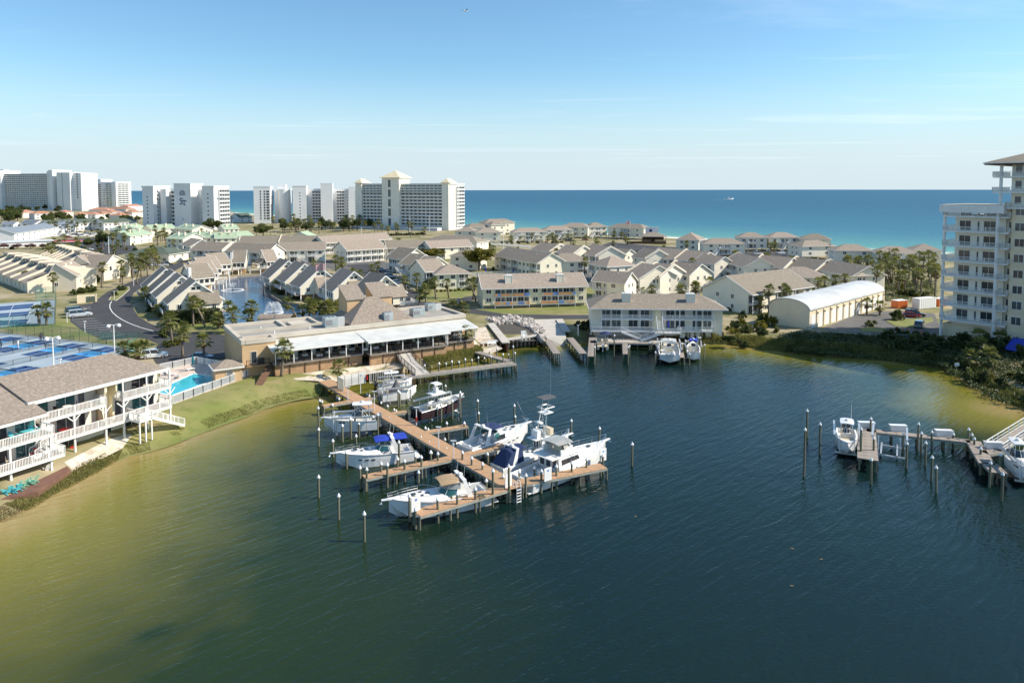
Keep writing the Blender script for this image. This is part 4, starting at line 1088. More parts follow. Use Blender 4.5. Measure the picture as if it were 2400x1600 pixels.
# lettering
def glyph(strokes, w_, name, parent, x, z, s, mname='sign_navy'):
    b = MB()
    for st in strokes:
        for (a, c), (d, e) in zip(st[:-1], st[1:]): b.beam((x + a * s, -.16, z + c * s), (x + d * s, -.16, z + e * s), .2, w_ * s)
    return b.build(name, mname, parent)
cxm = (xb0 + xb1) / 2
glyph([[(1.0, 1.75), (.8, 1.95), (.45, 2), (.1, 1.8), (.05, 1.45), (.4, 1.1), (.8, .85), (.95, .5), (.8, .12), (.45, 0), (.1, .1), (0, .3)]], .3, 'letter_s', t, cxm - 2.4, tz(412), 2.5)
glyph([[(0, 1.25), (0, 1.5), (1.6, 1.35), (1.6, 1.1)], [(.8, 1.4), (.8, 0)], [(.5, 0), (1.1, 0)]], .28, 'letter_t', t, cxm - .2, tz(418), 2.5)
glyph([[(0, 0), (2.2, 0)], [(.15, 0), (.15, .9)], [(.6, 0), (.6, 1.25)], [(1.1, 0), (1.1, 1.5)], [(1.6, 0), (1.6, 1.25)], [(2.05, 0), (2.05, .9)], [(.15, .9), (.6, 1.25), (1.1, 1.5), (1.6, 1.25), (2.05, .9)]], .13, 'column_emblem', t, cxm - 2.6, tz(322), 2.5)
glyph([[(0, 1), (1, 1)], [(.5, 1), (.5, 0)]], .14, 'small_emblem', t, cxm - .8, tz(570), 1.6)
# hanging painters' stage
for xx, yy in ((W1 + .6, 4), (xc1 + .6, 4)):
    b = MB(); b.box(xx, xx + 1, yy, yy + 8, tz(352), tz(342)); b.build('hanging_stage', 'aluminium', t)

# white condominium with folded front
t, Y = tower('condominium_tower', 'pure white condominium with folded front and slim window columns', ('z2', 150, 605), radians(12))
k = Y / F / 1.0 * .2381; tz = lambda y: PD('z2', 700, y, Y).z - LAND
s_ = lambda x: (x - 150) * k
blk(t, 0, s_(305), 0, 24, tz(245)); cop(t, 0, s_(305), 0, 24, tz(245), .2)
for fx, w_ in ((.42, 1.4), (.66, 1.6), (.86, 3.0)): wstack(t, s_(305) * fx, 0, 4, tz(300), 11, w_, 2.0)
for yy in (4, 8, 12): wstack(t, s_(305), yy, 4, tz(300), 11, 1.3, 2.0, pi / 2)
blk(t, s_(330), s_(480), 12, 30, tz(262)); blk(t, s_(365), s_(440), 14, 26, tz(218), z0=tz(262))
b = MB(); r0 = (s_(480) - s_(370)) / 2; cx_ = (s_(480) + s_(370)) / 2
b.prism([(cx_ + r0 * cos(a), 12 + r0 * .9 * sin(a)) for a in [pi + pi * i / 10 for i in range(11)]], 'z', 0, tz(266)); b.build('round_stair_tower', 'stucco_white', t)
blk(t, s_(520), s_(650), -2, 20, tz(240)); cop(t, s_(520), s_(650), -2, 20, tz(240), .2); wstack(t, s_(590), -2, 6, tz(310), 9, 1.2, 1.2)
blk(t, s_(650), s_(790), 8, 26, tz(262)); facade(t, s_(700), s_(785), 8, 2, tz(285), 10, 3)
blk(t, s_(790), s_(905), -4, 14, tz(215)); cop(t, s_(790), s_(905), -4, 14, tz(215), .1)
blk(t, s_(905), s_(1060), 8, 26, tz(262)); facade(t, s_(940), s_(1015), 8, 2, tz(285), 10, 3); wstack(t, s_(1045), 8, 4, tz(300), 10, 1.2, 1.2)
blk(t, s_(1060), s_(1150), -2, 20, tz(240)); wstack(t, s_(1130), -2, 5, tz(300), 10, 1.2, 1.2)

# hotel with the pyramid roof
t, Y = tower('hotel_tower', 'broad hotel tower with pyramid-roofed centre and rows of balconies', ('z2', 1168, 648), radians(-22), None)
k = Y / F / .86 * .2381; tz = lambda y: PD('z2', 1600, y, Y).z - LAND
s_ = lambda x: (x - 1168) * k
D = 26
blk(t, 0, s_(1228), -2.5, 10, tz(205), 'stucco_cream', 'corner_turret')
hip(t, 0, s_(1228), -2.5, 10, 0, tz(205), 3.5, 1.2, roof='roof_pale', walls=False)
blk(t, s_(1228), s_(1440), 0, D, tz(213), 'stucco_cream'); facade(t, s_(1228), s_(1436), 0, 3, tz(300), 10, 6)
blk(t, s_(1436), s_(1600), -4, 14, tz(155), 'stucco_cream', 'centre_tower')
hip(t, s_(1436), s_(1600), -4, 14, 0, tz(155), 6.2, 1.6, roof='roof_pale', walls=False)
for i in range(5): window(t, s_(1508), -4, 3 + i * 8.2, 2.6, 6.4, panes=2)
blk(t, s_(1600), s_(1985), 0, D, tz(213), 'stucco_cream'); facade(t, s_(1600), s_(1980), 0, 3, tz(300), 10, 10)
facade(t, s_(1228), s_(1436), 0, tz(300), tz(228), 3, 6, glass='glass_teal', part='top_balconies'); facade(t, s_(1600), s_(1980), 0, tz(300), tz(228), 3, 10, glass='glass_teal', part='top_balconies')
blk(t, s_(1985), s_(2045), -2.5, 10, tz(205), 'stucco_cream', 'corner_turret'); hip(t, s_(1985), s_(2045), -2.5, 10, 0, tz(205), 3.5, 1.2, roof='roof_pale', walls=False)
xe = s_(2045)
MB().box(-1, s_(1440), -.9, D, tz(222), tz(212)).build('cornice', 'trim_white', t); MB().box(s_(1600), xe + .8, -.9, D + 1, tz(222), tz(212)).build('cornice', 'trim_white', t)
blk(t, s_(1990), xe, 10, D, tz(213), 'stucco_white')
wstack(t, xe, 6, 4, tz(300), 9, 1.2, 1.2, pi / 2); facade(t, 11, 13.5, 0, 3, tz(240), 11, 1, rz=pi / 2, loc=(xe, 0, 0)); facade(t, 15, D - 1, 0, 3, tz(240), 11, 2, rz=pi / 2, loc=(xe, 0, 0))
MB().box(s_(1200), s_(2000), -14, -6, 0, 2.5).build('terrace_wall', 'stucco_grey', t)

# far left: the very long slab and its neighbour
t, Y = tower('slab_tower', 'very long white slab tower with many balcony floors and turret ends', ('z1', 0, 470), radians(-18))
k = Y / F / .84 * .2381; tz = lambda y: PD('z1', 300, y, Y).z - LAND
s_ = lambda x: x * k
blk(t, -s_(60), s_(50), -4, 30, tz(85)); blk(t, s_(50), s_(545), 4, 30, tz(115)); facade(t, s_(50), s_(545), 4, 4, tz(118), 17, 20, depth=2.2)
blk(t, s_(545), s_(600), -2, 26, tz(95)); facade(t, s_(568), s_(595), -2, 6, tz(120), 17, 1); blk(t, s_(600), s_(640), -8, 26, tz(85)); facade(t, s_(640), s_(672), 4, 4, tz(118), 17, 2); blk(t, s_(640), s_(672), 4, 28, tz(112))
blk(t, s_(672), s_(810), -6, 30, tz(108)); wstack(t, s_(730), -6, 6, tz(130), 14, 2.0, 2.4); blk(t, s_(810), s_(890), 0, 30, tz(114)); wstack(t, s_(850), 0, 20, tz(130), 10, 3.2, 2.4)
MB().box(-s_(20), s_(30), 4, 14, tz(85), tz(70)).build('roof_plant', 'aluminium', t)
t, Y = tower('condominium_tower', 'white condominium with green-glass bays beside the long slab', ('z1', 800, 455), radians(-18))
k = Y / F / .86 * .2381; tz = lambda y: PD('z1', 1000, y, Y).z - LAND
s_ = lambda x: (x - 800) * k
blk(t, 0, s_(842), 6, 30, tz(205)); facade(t, 0, s_(840), 6, 4, tz(215), 11, 2)
blk(t, s_(842), s_(965), -6, 26, tz(178)); blk(t, s_(965), s_(1025), 0, 24, tz(170)); blk(t, s_(965), s_(1055), 2, 30, tz(205)); facade(t, s_(985), s_(1050), 0, 4, tz(215), 11, 3)
blk(t, s_(1055), s_(1215), -6, 26, tz(195)); facade(t, s_(1110), s_(1175), -6, 4, tz(212), 11, 2, glass='glass_teal'); wstack(t, s_(1078), -6, 5, tz(280), 6, 1.8, 1.8); wstack(t, s_(1092), -6, 5, tz(280), 6, 1.4, 3)
facade(t, 4, 26, 0, 4, tz(212), 11, 3, rz=pi / 2, loc=(s_(1215), -6, 0))

# ------------------------------------------------------------------ condominium tower on the right
O = P('zh', 135, 1345); RA = atan2(-.79, .61)
t = thing('condominium_tower', 'cream condominium tower with wraparound white balconies, in its own shade', 'tower', O, RA)
gz_ = [4.2 + 3.42 * i for i in range(8)]           # balcony levels above the ground
def bal(x0, x1, y0, y1, z, corner=0.0, h=1.05):
    f = MB(); r = MB()
    pl = [(x0, y1), (x0, y0 + corner), (x0 + corner * .3, y0 + corner * .3), (x0 + corner, y0), (x1, y0), (x1, y1)] if corner else [(x0, y1), (x0, y0), (x1, y0), (x1, y1)]
    f.prism(pl, 'z', z - .28, z); o = f.build('balcony_floor', 'trim_white', t)
    for a, c in zip(pl[:-1], pl[1:]): railing(r, (*a, z), (*c, z), h, .22, 2.4)
    r.build('railing', 'trim_white', o)
WX = 11.2
MB().box(1.6, WX + .4, 1.8, 16, 0, 28.2).build('wall', 'stucco_cream', t)
MB().box(0, 16, 1.0, 16, -.8, 2.9).build('ground_floor', 'stucco_beige', t)
for z in gz_:
    bal(-.6, WX, -1.1, 14, z, 1.6); bal(WX, WX + 1.6, -.6, 1.8, z)
    for xc, w_ in ((3.6, 2.4), (8.6, 2.6)): window(t, xc, 1.8, z + .05, w_, 2.3, panes=2, name='sliding_door')
    window(t, 6.3, 1.8, z + .05, .5, 2.2, panes=1)
    window(t, WX + 1.1, 2.6, z + .05, .7, 2.2, panes=1)
for xx, yy in ((-.1, .2), (WX - .4, -.7), (.2, 9)):
    MB().tube((0, 0, 0), (0, 0, 30), .34, n=10).build('column', 'trim_white', t, (xx, yy, 0))
MB().box(-.8, WX + .8, -1.3, 14.4, 28.9, 30.6).build('roof_parapet', 'trim_white', t)
MB().box(-.5, WX + .6, -1.0, 14, 30.6, 30.7).build('roof_deck', 'stucco_beige', t)
MB().box(WX + .2, WX + 1.4, 1.2, 12, 28.5, 31.4).build('link_wall', 'stucco_beige', t)
MB().box(WX + .4, WX + 2.2, 2.6, 16, 0, 30).build('recess_wall', 'stucco_cream', t)
MB().box(WX + 1.8, 16.4, .6, 16, 0, 30.4).build('stair_block', 'stucco_beige', t)
for i in range(8):
    window(t, 14.6, .6, 4.6 + 3.42 * i, 1.9, 1.8, panes=2)
# upper storeys
MB().box(WX + 1.2, 34, 1.6, 18, 30.4, 40.0).build('penthouse_wall', 'stucco_cream', t)
for i, z in enumerate((30.2, 33.6, 37.0)):
    bal(WX - 1.8 if i else WX + 1, 34, -.4, 10 if i else 1.6, z)
    window(t, WX + 2.5, 1.6, z + .7, 1.3, 1.8, panes=1); window(t, WX + 5.2, 1.6, z + .05, 3.0, 2.4, panes=2, name='sliding_door'); window(t, WX + 8.6, 1.6, z + .05, 2.0, 2.4, panes=2, name='sliding_door')
for xx, yy in ((WX - .3, 0), (WX - .1, 7)): MB().tube((0, 0, 29), (0, 0, 40.0), .34, n=10).build('column', 'trim_white', t, (xx, yy, 0))
hip(t, WX - 2.6, 36, -1.6, 17, 0, 40.0, 3.4, .6, roof='roof_tan_metal', walls=False)
MB().box(WX - 3, 36.4, -2, 17.4, 39.5, 39.85).build('eave', 'wood_post', t)
MB().tube((20, 6, 43), (20, 6, 47), .05).build('lightning_rod', 'aluminium', t)
# bays to the right
MB().box(16.4, 34, 2.2, 16, 0, 30.4).build('wall', 'stucco_cream', t)
for z in gz_:
    bal(16.5, 24, -.2, 2.2, z); window(t, 18.6, 2.2, z + .05, 2.0, 2.3, panes=2, name='sliding_door'); window(t, 21.6, 2.2, z + .05, 2.0, 2.3, panes=2, name='sliding_door')
    bal(25, 33, -.2, 2.2, z)
# parking level: fence rail, blue tarpaulin
b = MB(); b.slab([(15.5, -9, .8), (30, -9, .8), (30, -3.5, 2.6), (15.5, -3.5, 2.6)], .08); b.build('blue_tarpaulin', 'tarp_blue', t)
# red step ladder on the upper balcony
lp = t.matrix_basis @ Vector((WX + 7.8, .6, 33.6))
l = thing('step_ladder', 'red step ladder on a high balcony of the cream tower', 'ladder', lp, RA)
for s_ in (-1, 1):
    b = MB(); b.beam((s_ * .28, -.45, 0), (s_ * .2, 0, 1.9), .06, .08); b.build('rail', 'red_paint', l)
    b = MB(); b.beam((s_ * .28, .45, 0), (s_ * .2, 0, 1.9), .06, .06); b.build('rail', 'red_paint', l)
for i in range(5):
    b = MB(); f_ = (i + .6) / 5.6; b.box(-.24, .24, -.45 * (1 - f_) - .05, -.45 * (1 - f_) + .05, 1.9 * f_ - .02, 1.9 * f_ + .02); b.build('step', 'red_paint', l)

# ------------------------------------------------------------------ barrel-roofed garages
A = P('zg', 960, 615); B = P('zg', 1660, 400)
t = thing('garage_row', 'long tan garage row with white barrel roof and white roller doors', 'garage', A, ang(A, B)); L = (B - A).length
W_ = 10.5; eh, rh = 4.5, 2.4
pf = [(0, 0), (W_, 0), (W_, eh)] + [(W_ / 2 + W_ / 2 * cos(a), eh + rh * sin(a)) for a in [pi * i / 14 for i in range(1, 14)]] + [(0, eh)]
MB().prism(pf, 'x', 0, L).build('wall', 'tan_stucco' if False else 'stucco_beige', t)
r = MB(); arc = [(W_ / 2 + (W_ / 2 + .25) * cos(a), eh + .1 + (rh + .12) * sin(a)) for a in [pi * i / 20 for i in range(21)]]
inn = [(W_ / 2 + (W_ / 2 + .1) * cos(a), eh + .05 + (rh + .02) * sin(a)) for a in [pi * i / 20 for i in range(21)]][::-1]
r.loft([[(x, u, v) for u, v in arc + inn] for x in (-.25, L + .25)]); r.build('barrel_roof', 'metal_white_roof', t, smooth=False)
n = 12
for i in range(n):
    xc = L * (i + .5) / n; b = MB()
    b.box(xc - L / n * .30, xc + L / n * .30, -.05, .0, 0, 3.3)
    for j in range(1, 6): b.box(xc - L / n * .30, xc + L / n * .30, -.07, -.05, 3.3 * j / 6 - .03, 3.3 * j / 6 + .03)
    b.build('roller_door', 'trim_white', t)
    MB().box(xc + L / n * .42, xc + L / n * .58, -.22, .02, 0, eh - .2).build('pilaster', 'stucco_beige', t)
    b = MB(); b.box(xc + L / n * .46, xc + L / n * .54, -.42, -.22, 3.5, 3.8); b.build('wall_lamp', 'black_plastic', t)
MB().box(L, L + 4, 2, 8, 0, 3.4).build('end_shed', 'stucco_beige', t)
MB().box(L - .3, L + 4.4, 1.6, 8.4, 3.4, 3.6).build('shed_roof', 'metal_white_roof', t)
# ------------------------------------------------------------------ waterfront flats on the left bank
E1 = P('zb', 1465, 160, 9.4).xy; E0 = P('zb', 320, 445, 9.4).xy
LA = ang(E0, E1); LL = (E1 - E0).length
t = thing('waterfront_flats', 'cream waterfront flats with brown shingle roof, white decks and stairs beside the pool', 'building', v3(E0, 0), LA)
LW = t
G0, F1, F2, EV = 1.3, 3.75, 6.7, 9.4
# right section
MB().box(0, LL, 2.4, 15, G0 - .6, EV - .1).build('wall', 'siding_cream', t)
hp = hip(t, -1, LL, 0, 15.5, 0, EV, 2.2, .0, roof='roof_brown', walls=False, setback=3.5, ends=(0, 1))
def ldeck(x0, x1, z, y0=-.5, y1=2.4, ends=(1, 1), rail=True):
    d = MB().box(x0, x1, y0, y1, z - .3, z).build('deck', 'trim_white', t)
    MB().box(x0 + .1, x1 - .1, y0 + .1, y1, z, z + .02).build('deck_boards', 'deck_brown', d)
    if rail:
        b = MB(); railing(b, (x0, y0, z), (x1, y0, z), 1.05, .17, 1.9, .07)
        if ends[0]: railing(b, (x0, y0, z), (x0, y1, z), 1.05, .17, 1.9, .07)
        if ends[1]: railing(b, (x1, y0, z), (x1, y1, z), 1.05, .17, 1.9, .07)
        b.build('railing', 'trim_white', d)
xr = LL
r0, r1, l0, l1 = LL * .60, LL + .2, .2, LL * .47
ldeck(r0, r1, F2); ldeck(l0, l1, F2); ldeck(r0 + 1.5, r1, F1); ldeck(l0 - .3, r0 + 1.6, F1, -.8)
# recessed stair bay with angled yellow side walls
b = MB(); b.prism([(2.4, F1), (2.4, EV - .2), (.3, EV - .2), (.3, F2 + 1.4), (1.0, F2 + .2), (1.0, F2 - 1.4), (.6, F1 + .2)], 'x', l1 + .3, l1 + .6); b.build('bay_wall', 'siding_vert', t)
b = MB(); b.prism([(2.4, F1), (2.4, EV - .2), (.3, EV - .2), (.3, F2 + 1.2), (1.2, F2 + .3), (1.2, F1)], 'x', r0 - .5, r0 - .2); b.build('bay_wall', 'siding_vert', t)
MB().box(l1 + .3, r0 - .2, 1.9, 2.4, F1, EV - .2).build('bay_wall', 'siding_vert', t)
for z in (F1, F2):
    for xc, w_, p_ in ((r0 + 1.3, 1.6, 1), (r0 + 4.4, 2.6, 2), (r0 + 6.2, .9, 1), (l0 + 1.6, 1.7, 1), (l0 + 4.6, 2.6, 2), (l0 + 6.7, 1.0, 1)):
        if xc < LL - .4: window(t, xc, 2.4, z + .05, w_, 2.2, panes=p_, glass=R.choice(['glass_dark', 'glass_curtain', 'glass_teal']), name='sliding_door')
for xc, w_ in ((1.4, 2.2), (5.0, 2.4), (r0 - .6, 1.2), (r0 + 3, 2.4)): window(t, xc, 2.4, G0 + .1, w_, 2.0, panes=2, glass='glass_dark', name='sliding_door')
for xx in (.4, l1 * .5, l1 - .1, r0 + .1, r0 + (LL - r0) * .5, LL):
    MB().box(-.11, .11, -.11, .11, G0 - .6, EV - .15 if xx in (LL,) else F2).build('post', 'trim_white', t, (xx, -.35, 0))
    b = MB()
    for s_ in (-1, 1): b.beam((0, 0, F2 - 1.2), (s_ * .9, 0, F2 - .3), .1, .12)
    b.build('brace', 'trim_white', t, (xx, -.35, 0))
for xx in (r0 + .1, r0 + (LL - r0) * .5): MB().box(-.08, .08, -.08, .08, F2, EV - .15).build('post', 'trim_white', t, (xx, -.35, 0))
MB().box(-.4, LL + .3, .0, .12, EV - .42, EV - .16).build('fascia', 'trim_white', t)
MB().box(0, LL - .1, -.3, 2.4, G0 - .5, G0 - .35).build('patio', 'concrete', t)
# stair from the lower deck to the lawn
MB().box(r0 + .6, r0 + 2.6, -3.0, -.8, F1 - .25, F1).build('landing', 'trim_white', t)
b = MB(); railing(b, (r0 + .6, -3.0, F1), (r0 + 2.6, -3.0, F1), 1.05, .17, 1.2, .07); railing(b, (r0 + .6, -3, F1), (r0 + .6, -.8, F1), 1.05, .17, 1.2, .07)
for xx in (r0 + .7, r0 + 1.6, r0 + 2.5): b.box(xx - .08, xx + .08, -3.0, -2.84, G0 - .7, F1)
b.build('landing_railing', 'trim_white', t)
stair(t, 0, 5.2, 0, G0 - .3, F1, 1.3, loc=(r0 + 2.6, -2.2, 0), rz=-pi / 2)
# left section: one step lower and standing forward
g0, f1, f2, ev = .9, 2.85, 5.7, 8.35
X0 = -30.0; YF = -2.6
MB().box(X0, -.4, 2.4 + YF, 14, g0 - .8, ev - .1).build('wall', 'siding_cream', t)
r = MB(); sl = .28
r.slab([(X0 - 1, YF, ev + .05), (-.2, YF, ev + .05), (-.2, 7.7, ev + .05 + (7.7 - YF) * sl), (X0 - 1, 7.7, ev + .05 + (7.7 - YF) * sl)], .2)
r.slab([(X0 - 1, 7.7, ev + .05 + (7.7 - YF) * sl), (-.2, 7.7, ev + .05 + (7.7 - YF) * sl), (-.2, 15.5, ev + 1.0), (X0 - 1, 15.5, ev + 1.0)], .2)
r.build('roof', 'roof_brown', t)
MB().box(X0 - 1, -.1, YF - .1, YF + .02, ev - .4, ev - .1).build('fascia', 'trim_white', t)
def ld2(x0, x1, z, y0): ldeck(x0, x1, z, y0, 2.4 + YF, (0, 1))
ld2(X0, .2, f2, YF - .6); ld2(X0, 1.2, f1, YF - 1.0)
for z in (f2, f1):
    for k in range(9):
        xc = -1.6 - k * 3.2
        if k % 3 == 2: window(t, xc, 2.4 + YF, z + .7, 1.3, 1.3, glass='glass_teal')
        else: window(t, xc, 2.4 + YF, z + .05, 2.4, 2.15, panes=2, glass=['glass_teal', 'glass_dark', 'glass_curtain'][k % 3], name='sliding_door')
for k in range(6): window(t, -2 - k * 4.5, 2.4 + YF, g0 - .2, 2.6, 1.9, panes=2, glass='glass_dark', name='sliding_door')
for k in range(6): MB().box(-.11, .11, -.11, .11, g0 - .8, f2).build('post', 'trim_white', t, (-.2 - k * 4.6, YF - .5, 0))
# stairs: between the two sections, and down to the terrace
stair(t, 0, 2.6, 0, f1, F1, 1.2, loc=(1.0 + 0, -1.6, 0), rz=pi / 2)
stair(t, 0, 3.4, 0, g0 - .1, f1, 1.2, loc=(-9.5, YF - 1.7, 0), rz=pi / 2)
MB().tube((0, 0, 0), (0, 0, .5), .12, n=8).build('roof_vent', 'lamp_white', hp, (-4, 6, 10.6))
# brown timber terrace at the water
tp = [P('zb', *q, .95) for q in ((-250, 1390), (0, 1310), (330, 1230), (490, 1130), (620, 1050), (560, 985), (430, 985), (0, 1160), (-250, 1250))]
tt = thing('terrace_deck', 'low red-brown timber terrace beside the waterfront flats', 'deck', (0, 0, 0))
MB().prism([(p.x, p.y) for p in tp], 'z', .72, .95).build('deck_boards', 'deck_brown', tt)
MB().prism([((p.x + 0 * p.y), p.y) for p in tp], 'z', .2, .718).build('skirt', 'wood_post', tt)
def wp(*a): return P(*a)
def adirondack(label, p, rz, m, group=None):
    c = thing('garden_chair', label, 'chair', p, rz, group)
    MB().slab([(-.28, -.3, .36), (.28, -.3, .36), (.28, .28, .26), (-.28, .28, .26)], .04).build('seat', m, c)
    for k in range(5): MB().slab([(-.27 + k * .11, .22, .26), (-.18 + k * .11, .22, .26), (-.19 + k * .112, .55, .98 - .05 * abs(k - 2)), (-.28 + k * .112, .55, .98 - .05 * abs(k - 2))], .03).build('back_slat', m, c)
    for s_ in (-1, 1):
        MB().box(s_ * .36 - .08, s_ * .36 + .08, -.4, .35, .54, .58).build('armrest', m, c)
        MB().box(s_ * .32 - .03, s_ * .32 + .03, -.34, -.26, 0, .54).build('leg', m, c)
        b = MB(); b.beam((s_ * .3, -.3, .3), (s_ * .3, .5, .03), .05, .12); b.build('leg', m, c)
    return c
c0 = t.matrix_basis
for lb, x, y, m, rz in (('aqua garden chair on the brown terrace, first of two at its edge', 65, 1260, 'chair_aqua', -1.9), ('aqua garden chair on the brown terrace, beside the mint ones', 140, 1240, 'chair_aqua', -1.8),
                        ('mint garden chair on the brown terrace, next to the aqua pair', 195, 1205, 'chair_mint', -1.4), ('mint garden chair on the brown terrace, by the hammock', 285, 1170, 'chair_mint', -1.4), ('white garden chair on the brown terrace under the deck', 410, 1065, 'trim_white', -2.2)):
    o = adirondack(lb, P('zb', x, y, .95), rz, m); o.scale = (1.15,) * 3
for lb, x in (('aqua chair on the upper deck by the table', -3.4), ('aqua chair on the upper deck at its end', -1.1)):
    o = adirondack(lb, c0 @ Vector((x, -1.4, f2 + .02)), LA + .4, 'chair_aqua'); o.scale = (1.1,) * 3
def deck_set(label, x, y, z, m, top='trim_white'):
    o = thing('deck_table', label, 'table', c0 @ Vector((x, y, z)), LA)
    MB().tube((0, 0, .70), (0, 0, .75), .55, n=12).build('tabletop', top, o); MB().tube((0, 0, 0), (0, 0, .7), .06).build('pedestal', m, o); MB().tube((0, 0, 0), (0, 0, .05), .3, n=8).build('base', m, o)
    return o
def deck_chair(label, x, y, z, m, rz, group=None):
    o = thing('deck_chair', label, 'chair', c0 @ Vector((x, y, z)), LA + rz, group)
    MB().box(-.25, .25, -.25, .25, .42, .47).build('seat', m, o); MB().slab([(-.25, .24, .47), (.25, .24, .47), (.25, .34, 1.0), (-.25, .34, 1.0)], .04).build('backrest', m, o)
    for sx in (-1, 1):
        for sy in (-1, 1): MB().box(sx * .22 - .02, sx * .22 + .02, sy * .22 - .02, sy * .22 + .02, 0, .42).build('leg', m, o)
    return o
deck_set('round white table on the upper left deck', 4.2, .9, F2 + .02, 'aluminium'); deck_set('round table with pale top on the corner deck', r0 + 4.6, .9, F2 + .02, 'aluminium', 'vinyl_cream')
deck_set('round table under the teal chairs of the lower deck', r0 + 3.4, .9, F1 + .02, 'aluminium', 'canvas_teal'); deck_set('round red-topped table on the lower deck', 3.6, .9, F1 + .02, 'aluminium', 'red_paint')
deck_set('aqua-topped table between the aqua chairs', -2.2, -1.4, f2 + .02, 'aluminium', 'chair_aqua')
for i, (x, y, z, m, rz) in enumerate(((3.2, 1.5, F2, 'black_plastic', 2), (5.3, 1.3, F2, 'black_plastic', -2), (r0 + 3.5, 1.2, F2, 'black_plastic', 2), (r0 + 5.8, 1.3, F2, 'vinyl_cream', -2), (2.6, 1.2, F1, 'red_paint', 2), (4.7, 1.1, F1, 'red_paint', -2),
                                      (r0 + 2.4, .9, F1, 'canvas_teal', 1.5), (r0 + 4.4, 1.1, F1, 'canvas_teal', -1.6), (-4.0, -1.2, f1, 'vinyl_cream', 1), (-6.6, -1.2, f1, 'vinyl_cream', .6), (-1.2, -1.2, f1, 'red_paint', -1), (2.2, .6, G0 - .35, 'canvas_grey', .5), (4.4, .5, G0 - .35, 'red_paint', -.6))):
    deck_chair('%s chair on the waterfront flats, %s' % ({'black_plastic': 'black', 'vinyl_cream': 'cream', 'red_paint': 'red', 'canvas_teal': 'teal', 'canvas_grey': 'grey'}[m], ['left of the white table', 'right of the white table', 'beside the pale table', 'at the corner of the top deck', 'left of the red table', 'right of the red table', 'beside the teal table', 'under the corner deck', 'on the low left deck', 'farther along the low left deck', 'by the small stair', 'on the ground patio', 'below the red table'][i]), x, y, z + .02, m, rz)

# ------------------------------------------------------------------ pool
q = [P('zb', *p_, 1.75) for p_ in ((1400, 190), (1720, 122), (2225, 215), (1515, 478), (1400, 455))]
pool = [P('zb', *p_, 1.75) for p_ in ((1690, 212), (1945, 245), (1500, 408), (1340, 370))]
struct(MB().prism([(p.x, p.y) for p in q], 'z', .4, 1.86).build('pool_terrace', 'pool_deck'))
b = MB(); b.prism([(p.x, p.y) for p in pool], 'z', 1.8, 1.875); struct(b.build('pool_water', 'pool_paint'))
b = MB()
for i in range(4): b.beam(v3(pool[i], 1.89), v3(pool[(i + 1) % 4], 1.89), .4, .08)
struct(b.build('pool_coping', 'trim_white'))
def fence_line(label, ptsl, h=1.3, m='trim_white', post=2.2, bal=.16, name='fence', w_=.06):
    o = thing(name, label, 'fence', v3(ptsl[0], ptsl[0].z), 0); oo = Vector(o.location)
    for a, c in zip(ptsl[:-1], ptsl[1:]):
        n = max(1, round((c - a).length / post))
        for i in range(n):
            b = MB(); railing(b, a.lerp(c, i / n) - oo, a.lerp(c, (i + 1) / n) - oo, h, bal, post, w_); b.build('panel', m, o)
    return o
up = Vector((0, 0, .1))
fence_line('white picket fence round the swimming pool', [q[0] + up, q[1] + up, q[2] + up, q[3] + up], 1.35, w_=.1)
def parasol(label, p, m, h=3.0, r=1.4, closed=False):
    o = thing('parasol', label, 'parasol', p); MB().tube((0, 0, 0), (0, 0, h), .04).build('pole', 'aluminium', o)
    b = MB(); n = 8
    if closed: b.loft([[(.16 * cos(2*pi*k/n), .16 * sin(2*pi*k/n), h * .35) for k in range(n)], [(.26 * cos(2*pi*k/n), .26 * sin(2*pi*k/n), h * .6) for k in range(n)], [(.05 * cos(2*pi*k/n), .05 * sin(2*pi*k/n), h + .05) for k in range(n)]])
    else: b.loft([[(r * cos(2*pi*k/n), r * sin(2*pi*k/n), h - .55) for k in range(n)], [(r * .5 * cos(2*pi*k/n), r * .5 * sin(2*pi*k/n), h - .15) for k in range(n)], [(.04 * cos(2*pi*k/n), .04 * sin(2*pi*k/n), h + .05) for k in range(n)]], caps=False)
    b.build('canopy', m, o); MB().tube((0, 0, 0), (0, 0, .12), .35, n=10).build('base', 'canvas_grey', o); return o
parasol('closed teal parasol at the gate corner of the pool', P('zb', 1690, 175, 1.86), 'canvas_teal', closed=True)
parasol('closed teal parasol at the far corner of the pool', P('zb', 2140, 200, 1.86), 'canvas_teal', closed=True)
o = thing('pool_slide_board', 'white diving rail at the pool edge', 'handrail', P('zb', 1790, 240, 1.86)); b = MB(); b.path([(0, 0, 0), (.2, .1, .9), (1.2, .8, 1.1), (1.6, 1.2, .1)], .05); b.build('rail', 'chrome', o)
o = thing('trash_bin', 'black wheeled bin at the pool fence', 'bin', P('zb', 2065, 215, 1.86)); b = MB(); b.loft([[(-.3, -.3, .1), (.3, -.3, .1), (.3, .3, .1), (-.3, .3, .1)], [(-.4, -.4, 1.1), (.4, -.4, 1.1), (.4, .4, 1.1), (-.4, .4, 1.1)]]); b.build('body', 'black_plastic', o); MB().box(-.44, .44, -.44, .44, 1.1, 1.18).build('lid', 'black_plastic', o)
